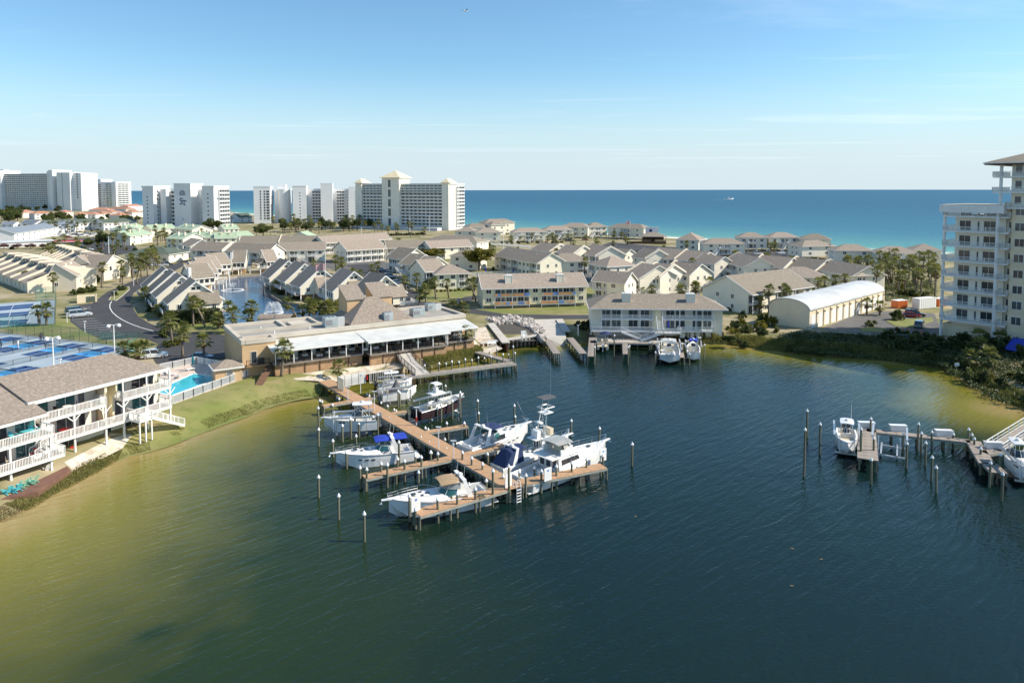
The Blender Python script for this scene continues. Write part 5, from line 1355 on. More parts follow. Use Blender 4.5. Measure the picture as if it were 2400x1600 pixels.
for i, (x, y) in enumerate(((1470, 205), (1500, 222), (1660, 180), (1560, 245))):
    o = thing('sun_lounger', 'sun lounger on the pool terrace', 'lounger', P('zb', x, y, 1.86), .5 + i, 'pool loungers')
    MB().box(-.32, .32, -.9, .5, .3, .36).build('bed', 'trim_white', o); MB().slab([(-.32, .5, .36), (.32, .5, .36), (.32, 1.05, .85), (-.32, 1.05, .85)], .05).build('backrest', 'trim_white', o)
    for sx in (-.28, .28):
        for sy in (-.8, .4): MB().box(sx - .03, sx + .03, sy - .03, sy + .03, 0, .3).build('leg', 'trim_white', o)

# ------------------------------------------------------------------ restaurant on the water
CA, CB = P('zc', 410, 432, 6.8), P('zc', 1975, 248, 6.8)
t = thing('restaurant', 'long tan restaurant with white canopy, open dining deck and shingled centre roof', 'restaurant', v3(CA, LAND), ang(CA, CB)); RM = t.matrix_basis
RL = (CB - CA).length
dz = 4.05 - LAND; cz = 6.8 - LAND; rz_ = 8.0 - LAND
# body with parapet roof
MB().box(-5, RL + .5, 6.0, 21, 0, rz_).build('wall', 'tan_stucco', t)
MB().box(-5, 1, 3.2, 6.0, 0, rz_).build('wing_wall', 'tan_stucco', t)
rf = MB().box(-4.6, RL + .1, 6.4, 20.6, rz_, rz_ + .06).build('roof', 'roof_gravel', t)
def par(x0, x1, y0, y1): return MB().box(x0, x1, y0, y1, rz_ - .25, rz_ + .55).build('parapet', 'roof_membrane', t)
par(-5.1, RL + .6, 5.8, 6.6); par(-5.1, RL + .6, 20.4, 21.2); par(-5.15, -4.4, 3.1, 20.4); par(RL - .1, RL + .65, 6.6, 20.4); par(-4.4, 1.1, 3.05, 3.6); par(.5, 1.15, 3.6, 5.8)
par(-4.4, RL * .40, 12.4, 13.0); par(RL * .12, RL * .12 + .6, 13, 20.4); par(RL * .28, RL * .28 + .6, 13, 20.4)
MB().box(RL * .16, RL * .24, 14, 18, rz_ + .06, rz_ + .5).build('roof_well', 'roof_membrane', rf)
# dining deck
def dine(x0, x1, y0):
    d = MB().box(x0, x1, y0, 6, dz - .25, dz).build('dining_deck', 'deck_grey', t)
    b = MB(); railing(b, (x0, y0 + .05, dz), (x1, y0 + .05, dz), 1.0, .25, 2.2, .03); b.build('railing', 'black_plastic', d)
    cv = MB().slab([(x0 - .6, y0 - .5, cz - .1), (x1 + .4, y0 - .5, cz - .1), (x1 + .4, 6.2, cz + .75), (x0 - .6, 6.2, cz + .75)], .14).build('canopy', 'canopy_white', t)
    MB().box(x0 - .6, x1 + .4, y0 - .56, y0 - .44, cz - .42, cz - .08).build('gutter', 'trim_white', cv)
    n = max(2, round((x1 - x0) / 3.6))
    for i in range(n + 1): MB().box(-.08, .08, -.08, .08, dz, cz - .1).build('post', 'trim_white', t, (x0 + .1 + (x1 - x0 - .2) * i / n, y0, 0))
    for i in range(n): MB().box(-.3, .3, -.2, .2, dz, cz + .5).build('pillar', 'stucco_cream', t, (x0 + (x1 - x0) * (i + .5) / n, 4.6, 0))
    # wooden skirt under the deck, in panels between posts
    m = max(2, round((x1 - x0) / 2.6)); w_ = (x1 - x0) / m
    for i in range(m):
        MB().box(x0 + w_ * i + .08, x0 + w_ * (i + 1) - .08, y0 + .5, y0 + .6, -.3, dz - .26).build('skirt_panel', 'wood_fence', t)
        MB().box(x0 + w_ * i - .09, x0 + w_ * i + .09, y0 + .38, y0 + .5, -.3, dz - .26).build('skirt_post', 'wood_post', t)
    return n
dine(0, RL * .40, 0); dine(RL * .42, RL * .82, -1.6); dine(RL * .83, RL, .4)
# glazed inner wall, dark
n = 12
for i in range(n): window(t, RL * (i + .5) / n, 6.0, dz + .05, RL / n * .86, 2.4, panes=3, glass='glass_dark', name='glass_front')
# shingled centre with two light boxes
cx0, cx1 = RL * .40, RL * .72
hip(t, cx0, cx1, 6.9, 19.4, 0, rz_ + .62, 4.4, .3, roof='roof_brown', walls=False, setback=5.8, trim=False)
for fx, y0 in ((.435, 13.5), (.585, 14.0)):
    x0 = RL * fx; x1 = x0 + RL * .095
    b = MB(); b.prism([(y0, rz_), (y0 + 5.5, rz_), (y0 + 5.5, rz_ + 7.0), (y0, rz_ + 4.6)], 'x', x0, x1); o = b.build('light_box', 'tan_stucco', t)
    MB().slab([(x0 - .2, y0 - .25, rz_ + 4.6), (x1 + .2, y0 - .25, rz_ + 4.6), (x1 + .2, y0 + 5.7, rz_ + 7.2), (x0 - .2, y0 + 5.7, rz_ + 7.2)], .18).build('light_box_roof', 'roof_brown', o)
# air-conditioning on the roof
def hvac(x, y, w_, d, h, duct=True):
    o = MB().box(x, x + w_, y, y + d, rz_ + .1, rz_ + .1 + h).build('air_unit', 'hvac', rf)
    b = MB()
    for k in range(3): b.tube((x + w_ * (.2 + .3 * k), y + d / 2, rz_ + .1 + h), (x + w_ * (.2 + .3 * k), y + d / 2, rz_ + .25 + h), .4, n=10)
    b.box(x + .2, x + w_ * .55, y - .04, y, rz_ + .5, rz_ + h - .3)
    b.build('fan_grille', 'motor_grey', o)
    if duct: MB().prism([(y, rz_ + .06), (y + d * .9, rz_ + .06), (y + d * .9, rz_ + h * .6), (y + d * .5, rz_ + h), (y, rz_ + h)], 'x', x + w_, x + w_ + 1.4).build('duct', 'metal_white_roof', rf)
hvac(RL * .29, 9, 2.6, 2.2, 1.9); hvac(RL * .57, 6.7, 1.9, 1.5, 2.2, False); hvac(RL * .77, 11, 2.8, 2.2, 1.6, False); hvac(RL * .91, 16, 2.0, 1.8, 1.5)
for i, (x, y) in enumerate(((RL * .05, 9), (RL * .02, 15), (RL * .22, 10), (RL * .83, 16), (RL * .68, 20))): MB().tube((0, 0, 0), (0, 0, .5), .14, n=8).build('roof_vent', 'lamp_white', rf, (x, y, rz_ + .06))
# wing: door, balcony, grill; stairs; shed
window(t, -3, 3.2, dz + .1, 1.1, 2.2, panes=1, glass='glass_dark', name='kitchen_door')
b = MB().box(-4.6, -.6, 1.6, 3.2, dz - .2, dz).build('kitchen_balcony', 'wood_fence', t)
rb = MB(); railing(rb, (-4.6, 1.6, dz), (-.6, 1.6, dz), 1, .3, 2, .03); rb.build('railing', 'black_plastic', b)
MB().box(-2.4, -1.4, 1.9, 2.6, dz, dz + 1.1).build('cooler', 'black_plastic', t)
b = MB(); b.slab([(-.6, 2.6, dz), (.8, 2.6, dz), (-3.2, -4.2, 0), (-4.6, -4.2, 0)], .2); b.build('side_stair', 'wood_post', t)
MB().box(-10, -5.6, 1.0, 5.0, 0, 2.6).build('shed', 'tan_stucco', t)
hip(t, -10, -5.6, 1, 5, 0, 2.6, 1.1, .4, roof='roof_brown', walls=False)
window(t, -7.6, 1.0, .05, 1.1, 2.0, panes=1, glass='glass_curtain', name='shed_door')
# tables and chairs on the deck
GT = 'dining tables on the restaurant deck'
def dining(lab, x, y, cloth):
    o = thing('dining_table', lab, 'table', RM @ Vector((x, y, dz)), t.rotation_euler[2], GT)
    MB().box(-.5, .5, -.4, .4, .72, .77).build('tabletop', 'cloth_white' if cloth else 'wood_fence', o)
    if cloth: b = MB(); b.loft([[(-.55, -.45, .4), (.55, -.45, .4), (.55, .45, .4), (-.55, .45, .4)], [(-.51, -.41, .78), (.51, -.41, .78), (.51, .41, .78), (-.51, .41, .78)]]); b.build('tablecloth_skirt', 'cloth_white', o)
    MB().tube((0, 0, 0), (0, 0, .72), .06).build('pedestal', 'black_plastic', o)
def dchair(x, y, rz):
    o = thing('dining_chair', 'dark dining chair on the restaurant deck', 'chair', RM @ Vector((x, y, dz)), t.rotation_euler[2] + rz, 'dining chairs on the restaurant deck')
    MB().box(-.22, .22, -.22, .22, .42, .47).build('seat', 'black_plastic', o); MB().box(-.22, .22, .18, .22, .47, .95).build('backrest', 'black_plastic', o)
    for sx in (-1, 1):
        for sy in (-1, 1): MB().box(sx * .19 - .02, sx * .19 + .02, sy * .19 - .02, sy * .19 + .02, 0, .42).build('leg', 'black_plastic', o)
for i in range(18):
    x = 1.6 + (RL - 3.2) * i / 17; y = (1.2 if i % 2 else 2.6) - (1.2 if .42 < x / RL < .82 else 0)
    wh = i < 8 or i % 4 == 0
    dining('dining table with white cloth at the canopy edge' if wh else 'bare wooden dining table on the open deck', x, y, wh)
    dchair(x - .9, y, pi / 2); dchair(x + .9, y, -pi / 2)
# walkway with black railings down to the dock
w0, w1, w2 = P('zc', 1385, 415, 4.05), P('zc', 1450, 520, 2.4), P('zc', 1560, 618, 1.7)
o = thing('boardwalk_ramp', 'concrete ramp with black railings from restaurant to the lower dock', 'ramp', (0, 0, 0))
sdv = (w1 - w0).cross(Vector((0, 0, 1))).normalized() * 1.5
for a, c in ((w0, w1), (w1, w2)):
    MB().slab([a - sdv, a + sdv, c + sdv, c - sdv], .2).build('walkway', 'concrete', o)
    for s_ in (-1, 1):
        b = MB(); railing(b, a + sdv * s_, c + sdv * s_, 1.1, .2, 1.8, .025); b.build('railing', 'black_plastic', o)
for a in (w0.lerp(w1, .5), w1, w1.lerp(w2, .6)): MB().box(-.2, .2, -.2, .2, -2.4, -.2).build('support', 'wood_post', o, a)
# arched brown awning behind
p0_ = P('zc', 300, 265)
o = thing('entrance_awning', 'rounded brown entrance awning behind the restaurant', 'awning', p0_, t.rotation_euler[2] - .6)
for k in range(2):
    b = MB(); rr = [(2.2 * cos(a), 2.4 + 1.2 * sin(a)) for a in [pi * i / 8 for i in range(9)]]
    b.loft([[(x, u, v) for u, v in rr] for x in (k * 4.2, k * 4.2 + 4.0)], caps=False, closed=False); b.build('awning_cover', 'roof_brown', o)
for x in (.2, 4.1, 8):
    for y in (-2.1, 2.1): MB().box(x - .06, x + .06, y - .06, y + .06, 0, 2.4).build('post', 'wood_post', o)

# ------------------------------------------------------------------ house on the water with four flats
ez = 8.2
A, B = P('zf', 1115, 378, ez), P('zf', 2290, 388, ez)
A, B = v3(A, 0), v3(B, 0); t = thing('waterside_flats', 'cream waterside flats with hip roof, two chimneys and white zigzag stairs to the docks', 'building', A, ang(A, B)); L = (B - A).length; HM = t.matrix_basis
g, f1, f2 = 1.5, 3.1, 5.75
MB().box(.4, L - .4, 2.0, 13, g, ez).build('wall', 'siding_cream', t)
ro = hip(t, 0, L, 0, 13.4, 0, ez, 2.6, .35, walls=False, setback=5.5)
chimney(ro, L * .275, 3.4, ez + .7, ez + 3.1, 1.9, 1.4); chimney(ro, L * .755, 3.4, ez + .7, ez + 3.1, 1.9, 1.4)
def hd(x0, x1, z, y0=.2, e=(0, 0)):
    d = MB().box(x0, x1, y0, 2.0, z - .25, z).build('balcony_floor', 'trim_white', t); b = MB(); railing(b, (x0, y0, z), (x1, y0, z), 1, .16, 2.2, .06)
    if e[0]: railing(b, (x0, y0, z), (x0, 2, z), 1, .16, 2.2, .06)
    if e[1]: railing(b, (x1, y0, z), (x1, 2, z), 1, .16, 2.2, .06)
    b.build('railing', 'trim_white', d)
hd(L * .085, L * .465, f2); hd(L * .535, L * .905, f2); hd(.2, L * .47, f1, -.8, (1, 0)); hd(L * .64, L * .905, f1, -.2, (0, 1)); hd(L * .47, L * .66, f1, -2.4, (0, 1))
for z in (f1, f2):
    for fx, w_ in ((.12, 2.2), (.20, 2.2), (.325, 2.2), (.41, 2.2), (.60, 2.0), (.675, 2.2), (.80, 2.2), (.875, 2.0)):
        window(t, L * fx, 2.0, z + .05, w_, 2.1, panes=2, glass=R.choice(['glass_dark', 'glass_curtain']), name='sliding_door')
for fx in (.085, .23, .37, .465, .535, .66, .78, .905): MB().box(-.09, .09, -.09, .09, f1, ez - .1).build('post', 'trim_white', t, (L * fx, .25, 0))
for fx in (.02, .15, .3, .45, .55, .66, .74, .82, .9, .98): MB().box(-.14, .14, -.14, .14, -.6, f1 - .2).build('pile_leg', 'wood_post', t, (L * fx, .6, 0))
MB().box(L * .04, L * .5, 1.2, 12, g - .5, f1).build('foundation', 'concrete', t)
for k in range(4): MB().box(L * (.66 + .065 * k), L * (.66 + .065 * k) + 1.4, .9, 1.2, g - .2, f1 - .4).build('lattice_panel', 'trim_white', t)
MB().box(L * .475, L * .525, .6, 2.0, f1, ez - .2).build('stair_wall', 'siding_vert', t)
stair(t, 0, 2.2, 0, f1, f2, 1.2, loc=(L * .5, -1.6, 0), rz=pi)
stair(t, 0, 4.4, 0, g - .1, f1, 1.3, loc=(L * .225, -1.5, 0), rz=-pi / 2)
stair(t, 0, 4.4, 0, g - .1, f1, 1.3, loc=(L * .50, -3.1, 0), rz=pi / 2)
b = MB().box(L * .02, L * .62, -4.4, .8, g - .35, g - .2).build('lower_terrace', 'concrete', t)
for lb, fx, y, z, m in (('closed blue parasol on the lower balcony of the waterside flats', .575, -.4, f1, 'canvas_blue'), ('dark blue parasol among the boats at the waterside flats', .10, -5.2, g - .2, 'canvas_navy')):
    parasol(lb, HM @ Vector((L * fx, y, z)), m, 2.6, 1.5, closed='closed' in lb)
# ------------------------------------------------------------------ docks
DZ = 1.55
def dock(label, segs, width, m='deck_composite', name='dock', plank=2.4, z=DZ, cat='dock', legs=True):
    """segs: list of (start, end, width) centre lines on the deck level; each walkway is made of deck sections over stringers and piles"""
    o = thing(name, label, cat, (0, 0, 0))
    for a, c, *w_ in segs:
        w1 = w_[0] if w_ else width; a, c = v3(a, z), v3(c, z); L = (c - a).length; d = (c - a).normalized(); sd = Vector((d.y, -d.x, 0)) * w1 / 2
        n = max(1, round(L / plank)); rz = atan2(d.y, d.x)
        for i in range(n):
            b = MB(); b.box(.02, L / n - .03, -w1 / 2, w1 / 2, -.07, 0)
            b.build('deck_section', m, o, a + d * (L * i / n), rz)
        b = MB()
        for s_ in (-1, 1): b.beam(a + sd * s_ * .96 - Vector((0, 0, .2)), c + sd * s_ * .96 - Vector((0, 0, .2)), .1, .24)
        b.build('stringer', 'beam_grey', o)
        if legs:
            k = max(1, round(L / 3.4))
            for i in range(k + 1):
                for s_ in (-1, 1):
                    p = a + d * (L * i / k) + sd * s_ * .8; b = MB(); b.tube((0, 0, -2.2), (0, 0, z - .2 - 0), .13, n=6)
                    b.build('pile_leg', 'piling_wood', o, (p.x, p.y, 0))
    return o
D = lambda tg, x, y: P(tg, x, y, DZ)
wa, wb = D('zd', 330, 235), D('ze', 1395, 868)
md = (wb - wa).normalized(); nd = Vector((-md.y, md.x, 0))        # towards the slips on the far right
tl, tr = D('ze', 575, 1112), D('ze', 2185, 700)
def online(tg, x, y):
    p = D(tg, x, y); return wa + md * (p - wa).dot(md)
# one T-shaped dock
segs = [(wa - md * 3.0, wb + md * .86, 2.3), (wb - (wb - tl) * 1.0, wb - nd * 1.2, 1.7), (wb + nd * 1.2, tr, 1.7)]
f1a = D('ze', 120, 800); segs.append((f1a, online('ze', 840, 640), 1.45))
f2a = D('ze', 1330, 520); segs.append((online('ze', 1000, 600), f2a, 1.3))
segs.append((D('zd', 215, 532), online('zd', 640, 455), 1.1)); segs.append((online('zd', 1650, 888), D('zd', 2200, 800), 1.1))
segs.append((online('zd', 1180, 630), D('zd', 1370, 605), 1.0)); segs.append((online('zd', 850, 425), D('zd', 1010, 390), 1.0))
for k_ in range(3, len(segs)):                 # fingers butt against the side of the walkway
    a, c, w_ = segs[k_]; s_ = 1 if (c - a).dot(nd) > 0 else -1
    on_a = abs((a - wa).dot(nd)) < .01
    segs[k_] = (a + nd * s_ * 1.17, c, w_) if on_a else (a, c - nd * s_ * 1.17, w_)
dock('long T-shaped marina dock with tan decking and side fingers', segs, 2.0)
# lower rail along the head of the dock
dock('weathered grey dock along the marsh below the restaurant', [(D('zc', 1390, 640), D('zc', 2270, 528), 2.2), (D('zc', 2230, 515), D('zc', 1945, 432), 1.6)], 2.0, 'deck_grey', plank=1.6)
dock('short grey pier on the restaurant side of the boat ramp', [(D('zf', 752, 650), D('zf', 828, 765))], 1.6, 'deck_grey', name='pier', cat='pier', plank=1.2)
dock('short grey pier on the house side of the boat ramp', [(D('zf', 940, 628), D('zf', 1055, 765))], 1.6, 'deck_grey', name='pier', cat='pier', plank=1.2)
dock('grey dock with fingers before the waterside flats', [(D('zf', 1115, 665), D('zf', 1930, 680), 1.8), (D('zf', 1135, 620), D('zf', 1125, 790), 1.6), (D('zf', 1415, 680), D('zf', 1420, 770), 1.2), (D('zf', 1700, 690), D('zf', 1705, 780), 1.0), (D('zf', 1890, 690), D('zf', 1905, 800), 1.0)], 1.6, 'deck_grey', plank=1.4)
dock('grey right-hand dock with boat lifts and white boxes', [(D('zi', 800, 365), D('zi', 1820, 475), 1.5), (D('zi', 800, 350), D('zi', 815, 655), 2.4), (D('zi', 1850, 470), D('zi', 1990, 700), 1.8), (D('zi', 1960, 590), D('zi', 2120, 560), 1.4), (D('zi', 2010, 690), D('zi', 2110, 790), 1.8)], 1.6, 'deck_grey', plank=1.3)
g0_, g1_ = D('zi', 2060, 560), D('zi', 2420, 330)
o = dock('sloping gangway with white rails joining the right-hand dock', [(g0_, g1_, 1.8)], 1.8, 'deck_grey', name='gangway', legs=False, cat='gangway')
gd = (g1_ - g0_).normalized(); gs = Vector((gd.y, -gd.x, 0)) * .9
for s_ in (-1, 1):
    b = MB(); railing(b, v3(g0_ + gs * s_, DZ), v3(g1_ + gs * s_, DZ), 1.0, 0, 2.0); b.beam(v3(g0_ + gs * s_, DZ + .5), v3(g1_ + gs * s_, DZ + .5), .05, .05); b.build('handrail', 'trim_white', o)
# sea wall with its cap and ribs
def seawall(label, a, c, z1=1.9, m='concrete', ribs=True):
    o = thing('sea_wall', label, 'wall', v3(a, 0), ang(a, c)); L = (c - a).length
    MB().box(0, L, -.15, .25, -1.2, z1 - .15).build('wall_face', 'wood_post', o); MB().box(-.1, L + .1, -.5, 1.3, z1 - .15, z1 + .06).build('cap', m, o)
    if ribs:
        n = int(L / 1.1)
        for i in range(n): MB().box(-.14, .14, -.42, -.15, -1.0, z1 - .16).build('rib', 'sand', o, (L * (i + .5) / n, 0, 0))
    return o
seawall('sea wall with pale ribs beside the stone slope', P('zf', 170, 748, 0).xy, P('zf', 738, 672, 0).xy)
seawall('dark retaining wall along the house side of the ramp', P('zf', 925, 650, 0).xy, P('zf', 862, 520, .6).xy, 2.1, ribs=False)
seawall('retaining wall between restaurant sand and muddy basin', P('zf', 405, 690, LAND).xy, P('zf', 270, 520, LAND).xy, 2.3, ribs=False)
seawall('bulkhead under the waterside flats', P('zf', 1112, 655, 0).xy, P('zf', 1900, 662, 0).xy, 1.6, ribs=False)
o = thing('lifeguard_chair', 'white lookout chair on the sea wall', 'chair', P('zf', 545, 655, 1.95), .3); 
for sx in (-.5, .5):
    for sy in (-.4, .4): MB().box(sx - .06, sx + .06, sy - .06, sy + .06, 0, 2.0).build('leg', 'trim_white', o)
MB().box(-.6, .6, -.5, .5, 1.0, 1.1).build('seat', 'trim_white', o); MB().box(-.6, .6, .4, .5, 1.1, 2.2).build('backrest', 'trim_white', o)

# pilings: wooden post with a white cone cap
b = MB(); b.tube((0, 0, 0), (0, 0, 1), .15, .135, n=8); PM = b.mesh('post', 'piling_wood', True)
b = MB(); b.tube((0, 0, 0), (0, 0, .1), .2, .2, n=8); b.tube((0, 0, .1), (0, 0, .42), .2, .02, n=8); CM = b.mesh('cap', 'lamp_white')
def piling(tg, x, yb, yt, label, group, base=-1.5):
    p = P(tg, x, yb, 0); top = PD(tg, x, yt, p.y).z
    top = max(.8, min(top, 6.5))
    o = thing('piling', label, 'piling', (p.x, p.y, 0), 0, group)
    k = link('post', PM, o, (0, 0, base)); k.scale = (1, 1, top - base - .35)
    link('cap', CM, o, (0, 0, top - .37)); o.rotation_euler = (R.uniform(-.02, .02), R.uniform(-.02, .02), R.random() * 6)
ZD = [(158, 1090, 835), (160, 830, 540), (205, 640, 455), (178, 640, 440), (350, 660, 500), (412, 480, 400), (442, 590, 415), (358, 1240, 990), (545, 1400, 1150), (487, 1030, 780), (605, 990, 690), (713, 970, 755), (910, 920, 665), (975, 930, 630), (870, 1330, 1090), (1268, 1340, 1010), (675, 1050, 925), (1678, 770, 480), (1797, 760, 550), (1845, 760, 500), (2000, 720, 450), (2110, 690, 330), (1908, 390, 240), (1255, 560, 310), (1280, 550, 330), (1372, 500, 345)]
ZD2 = [(825, 420, 355), (855, 440, 375), (645, 470, 390), (672, 490, 405), (1020, 560, 470), (1105, 620, 515), (1197, 660, 565), (1228, 690, 585), (750, 590, 455), (835, 640, 505), (1325, 740, 640), (1130, 830, 685), (1220, 870, 735), (1322, 940, 800), (1425, 990, 860), (1465, 1010, 880), (1572, 1110, 945), (1683, 1180, 1015), (1627, 930, 815), (1668, 950, 835), (1895, 1080, 970), (2010, 1150, 1035), (1920, 900, 750), (1925, 1240, 1100), (1710, 1290, 1150)]
ZE = [(90, 900, 700), (147, 920, 715), (270, 860, 665), (322, 890, 675), (413, 820, 625), (472, 840, 645), (563, 780, 600), (620, 810, 610), (700, 740, 570), (760, 760, 580), (590, 850, 740), (515, 1180, 945), (565, 1245, 1060), (760, 1195, 970), (925, 1150, 925), (1082, 1105, 880), (1230, 1060, 725), (1372, 1020, 690), (1515, 975, 765), (1648, 935, 730), (1780, 895, 690), (1910, 860, 660), (2035, 820, 630), (2180, 775, 600), (712, 1080, 940), (873, 1040, 890), (1025, 1000, 845), (1178, 960, 810), (1320, 920, 775), (1460, 880, 735), (1590, 840, 700), (1720, 790, 670), (1850, 750, 630), (2120, 680, 560), (970, 750, 570), (1050, 800, 620), (1140, 840, 670), (835, 650, 545), (1030, 640, 520), (1165, 620, 490), (1185, 710, 585), (1280, 750, 640), (1105, 560, 485), (1228, 540, 460), (1290, 520, 430), (1350, 500, 430), (1460, 720, 560), (985, 450, 320)]
ZE2 = [(1102, 250, 130), (1415, 310, 170), (1110, 320, 235), (1425, 345, 265), (1905, 455, 300), (2147, 510, 365), (1605, 440, 360), (125, 1355, 1095)]
for a in ZD: piling('zd', *a, 'tall weathered piling with white cone cap standing at a marina slip', 'marina slip pilings')
for a in ZD2: piling('zd', *a, 'short piling with white cone cap along the main marina walkway', 'walkway pilings')
for a in ZE: piling('ze', *a, 'weathered piling with white cone cap along the head and fingers of the marina dock', 'dock head pilings')
for a in ZE2: piling('ze', *a, 'lone mooring piling with white cap standing clear of the marina dock', 'lone mooring pilings')
for a in ((747, 1166, 1112), (794, 1217, 1156), (1481, 1092, 1036)): piling('s', *a, 'lone mooring piling with white cap standing clear of the marina dock', 'lone mooring pilings')
for a in ((185, 825, 345), (215, 440, 160), (340, 620, 290), (845, 900, 640), (1440, 870, 615), (1485, 985, 715), (2130, 1065, 780), (2010, 925, 670)): piling('zi', *a, 'tall piling with white cap standing free off the right-hand dock', 'free pilings at the right-hand dock')
for a in ((745, 690, 340), (835, 470, 240), (870, 680, 430), (1190, 740, 480), (1160, 600, 390), (1378, 715, 475), (1305, 570, 290), (1338, 605, 380), (1442, 560, 370), (1650, 555, 390), (1797, 560, 340), (1832, 580, 395), (1860, 620, 435), (1920, 720, 530), (2030, 650, 480), (2110, 840, 590)): piling('zi', *a, 'piling with white cap beside the grey right-hand dock', 'right-hand dock pilings')
for a in ((1150, 855, 700), (1318, 795, 600), (1440, 858, 700), (1452, 790, 690), (1625, 750, 660), (1640, 755, 665), (1720, 790, 650), (1735, 785, 655), (1675, 862, 745), (1885, 805, 650), (1900, 800, 670), (1945, 770, 650), (1968, 872, 760), (2045, 710, 620), (2098, 815, 680), (2062, 705, 620)): piling('zf', *a, 'piling at the docks of the waterside flats', 'waterside flats pilings')
for a in ((1685, 655, 525), (1785, 645, 510), (1890, 625, 495), (1990, 610, 480), (2090, 600, 470), (2185, 585, 455), (2275, 572, 445), (1515, 655, 600), (1575, 655, 540), (1740, 580, 527), (1840, 565, 515), (1940, 550, 500), (2038, 535, 485), (2135, 510, 410), (2260, 505, 395), (2225, 505, 455), (1360, 625, 575), (1430, 625, 575), (1470, 625, 560)): piling('zc', *a, 'grey piling with white cap along the marsh dock', 'marsh dock pilings')

# ------------------------------------------------------------------ boats
def hull_rings(L, B, hf, ha, dr, n=14, full=.42):
    """stations from stern to bow: list of (x, half beam, sheer, chine z, keel z)"""
    o = []
    for i in range(n):
        t_ = i / (n - 1); x = -L / 2 + L * t_
        hb = B / 2 * (.90 + .10 * min(1, t_ / .3)) if t_ < full else B / 2 * max(.0, 1 - ((t_ - full) / (1 - full)) ** 2.3)
        sh = ha + (hf - ha) * t_ ** 1.7
        kz = -dr + (dr + .35 * hf) * max(0, (t_ - .72) / .28) ** 2.2
        cz = kz + (.26 * B / 2) * (1 - .25 * t_) + .30 * hf * max(0, (t_ - .6) / .4) ** 2
        o.append((x, max(hb, .03), sh, min(cz, sh - .1), min(kz, sh - .15)))
    return o
def boat(name, label, stern, bow, z, hull='hull_white', B=None, hf=1.9, ha=1.25, dr=.45, cat='boat', raise_=0.0):
    stern, bow = Vector(stern[:2]), Vector(bow[:2]); L = (bow - stern).length; c = (stern + bow) / 2
    B = B or L * .335
    t = thing(name, label, cat, (c.x, c.y, raise_), ang(stern, bow))
    st = hull_rings(L, B, hf, ha, dr)
    b = MB(); rings = [[(x, -h, s), (x, -h * .985, s * .6 + cz * .4), (x, -h * .93, cz), (x, 0, k), (x, h * .93, cz), (x, h * .985, s * .6 + cz * .4), (x, h, s)] for x, h, s, cz, k in st]
    b.loft(rings, caps=False, closed=False); b.add(rings[0], [tuple(range(7))]); h_ = b.build('hull', hull, t, smooth=False)
    bp = MB(); bp.loft([[(x, -h * .945, cz - .03), (x, -h * .935, cz - .1), (x, 0, k - .03), (x, h * .935, cz - .1), (x, h * .945, cz - .03)] for x, h, s, cz, k in st[:9]], caps=False, closed=False); bp.build('bottom', 'bottom_paint', h_)
    rr = MB()
    for s_ in (-1, 1): rr.path([(x, s_ * (h + .02), s - .04) for x, h, s, cz, k in st], .05)
    rr.build('rub_rail', 'aluminium' if hull != 'hull_dark' else 'hull_white', h_)
    return t, L, B, st
def at(st, f):
    i = f * (len(st) - 1); a = int(min(i, len(st) - 2)); r = i - a
    return [st[a][k] * (1 - r) + st[a + 1][k] * r for k in range(5)]
def deck(t, st, f0, f1, inset=.0, dz_=-.06, crown=.0, m='deck_white', name='deck', n=10):
    b = MB(); R_ = []
    for i in range(n + 1):
        x, h, s, cz, k = at(st, f0 + (f1 - f0) * i / n); h = max(.02, h - inset)
        R_.append([(x, -h, s + dz_), (x, -h * .5, s + dz_ + crown * .8), (x, 0, s + dz_ + crown), (x, h * .5, s + dz_ + crown * .8), (x, h, s + dz_)])
    b.loft(R_, caps=False, closed=False); return b.build(name, m, t, smooth=True)
def trunk(t, st, f0, f1, w_, h_, m='deck_white', name='cabin', taper=.55, n=8):
    """rounded cabin top on the foredeck"""
    b = MB(); R_ = []
    for i in range(n + 1):
        u = i / n; x, h, s, cz, k = at(st, f0 + (f1 - f0) * u); hw = h * w_ * (1 - .35 * u ** 2); hh = h_ * (1 - u ** 2.0) + .03
        R_.append([(x, -hw, s - .06), (x, -hw * .88, s + hh * .75), (x, -hw * .5, s + hh), (x, 0, s + hh * 1.05), (x, hw * .5, s + hh), (x, hw * .88, s + hh * .75), (x, hw, s - .06)])
    b.loft(R_, caps=True, closed=False); return b.build(name, m, t, smooth=True)
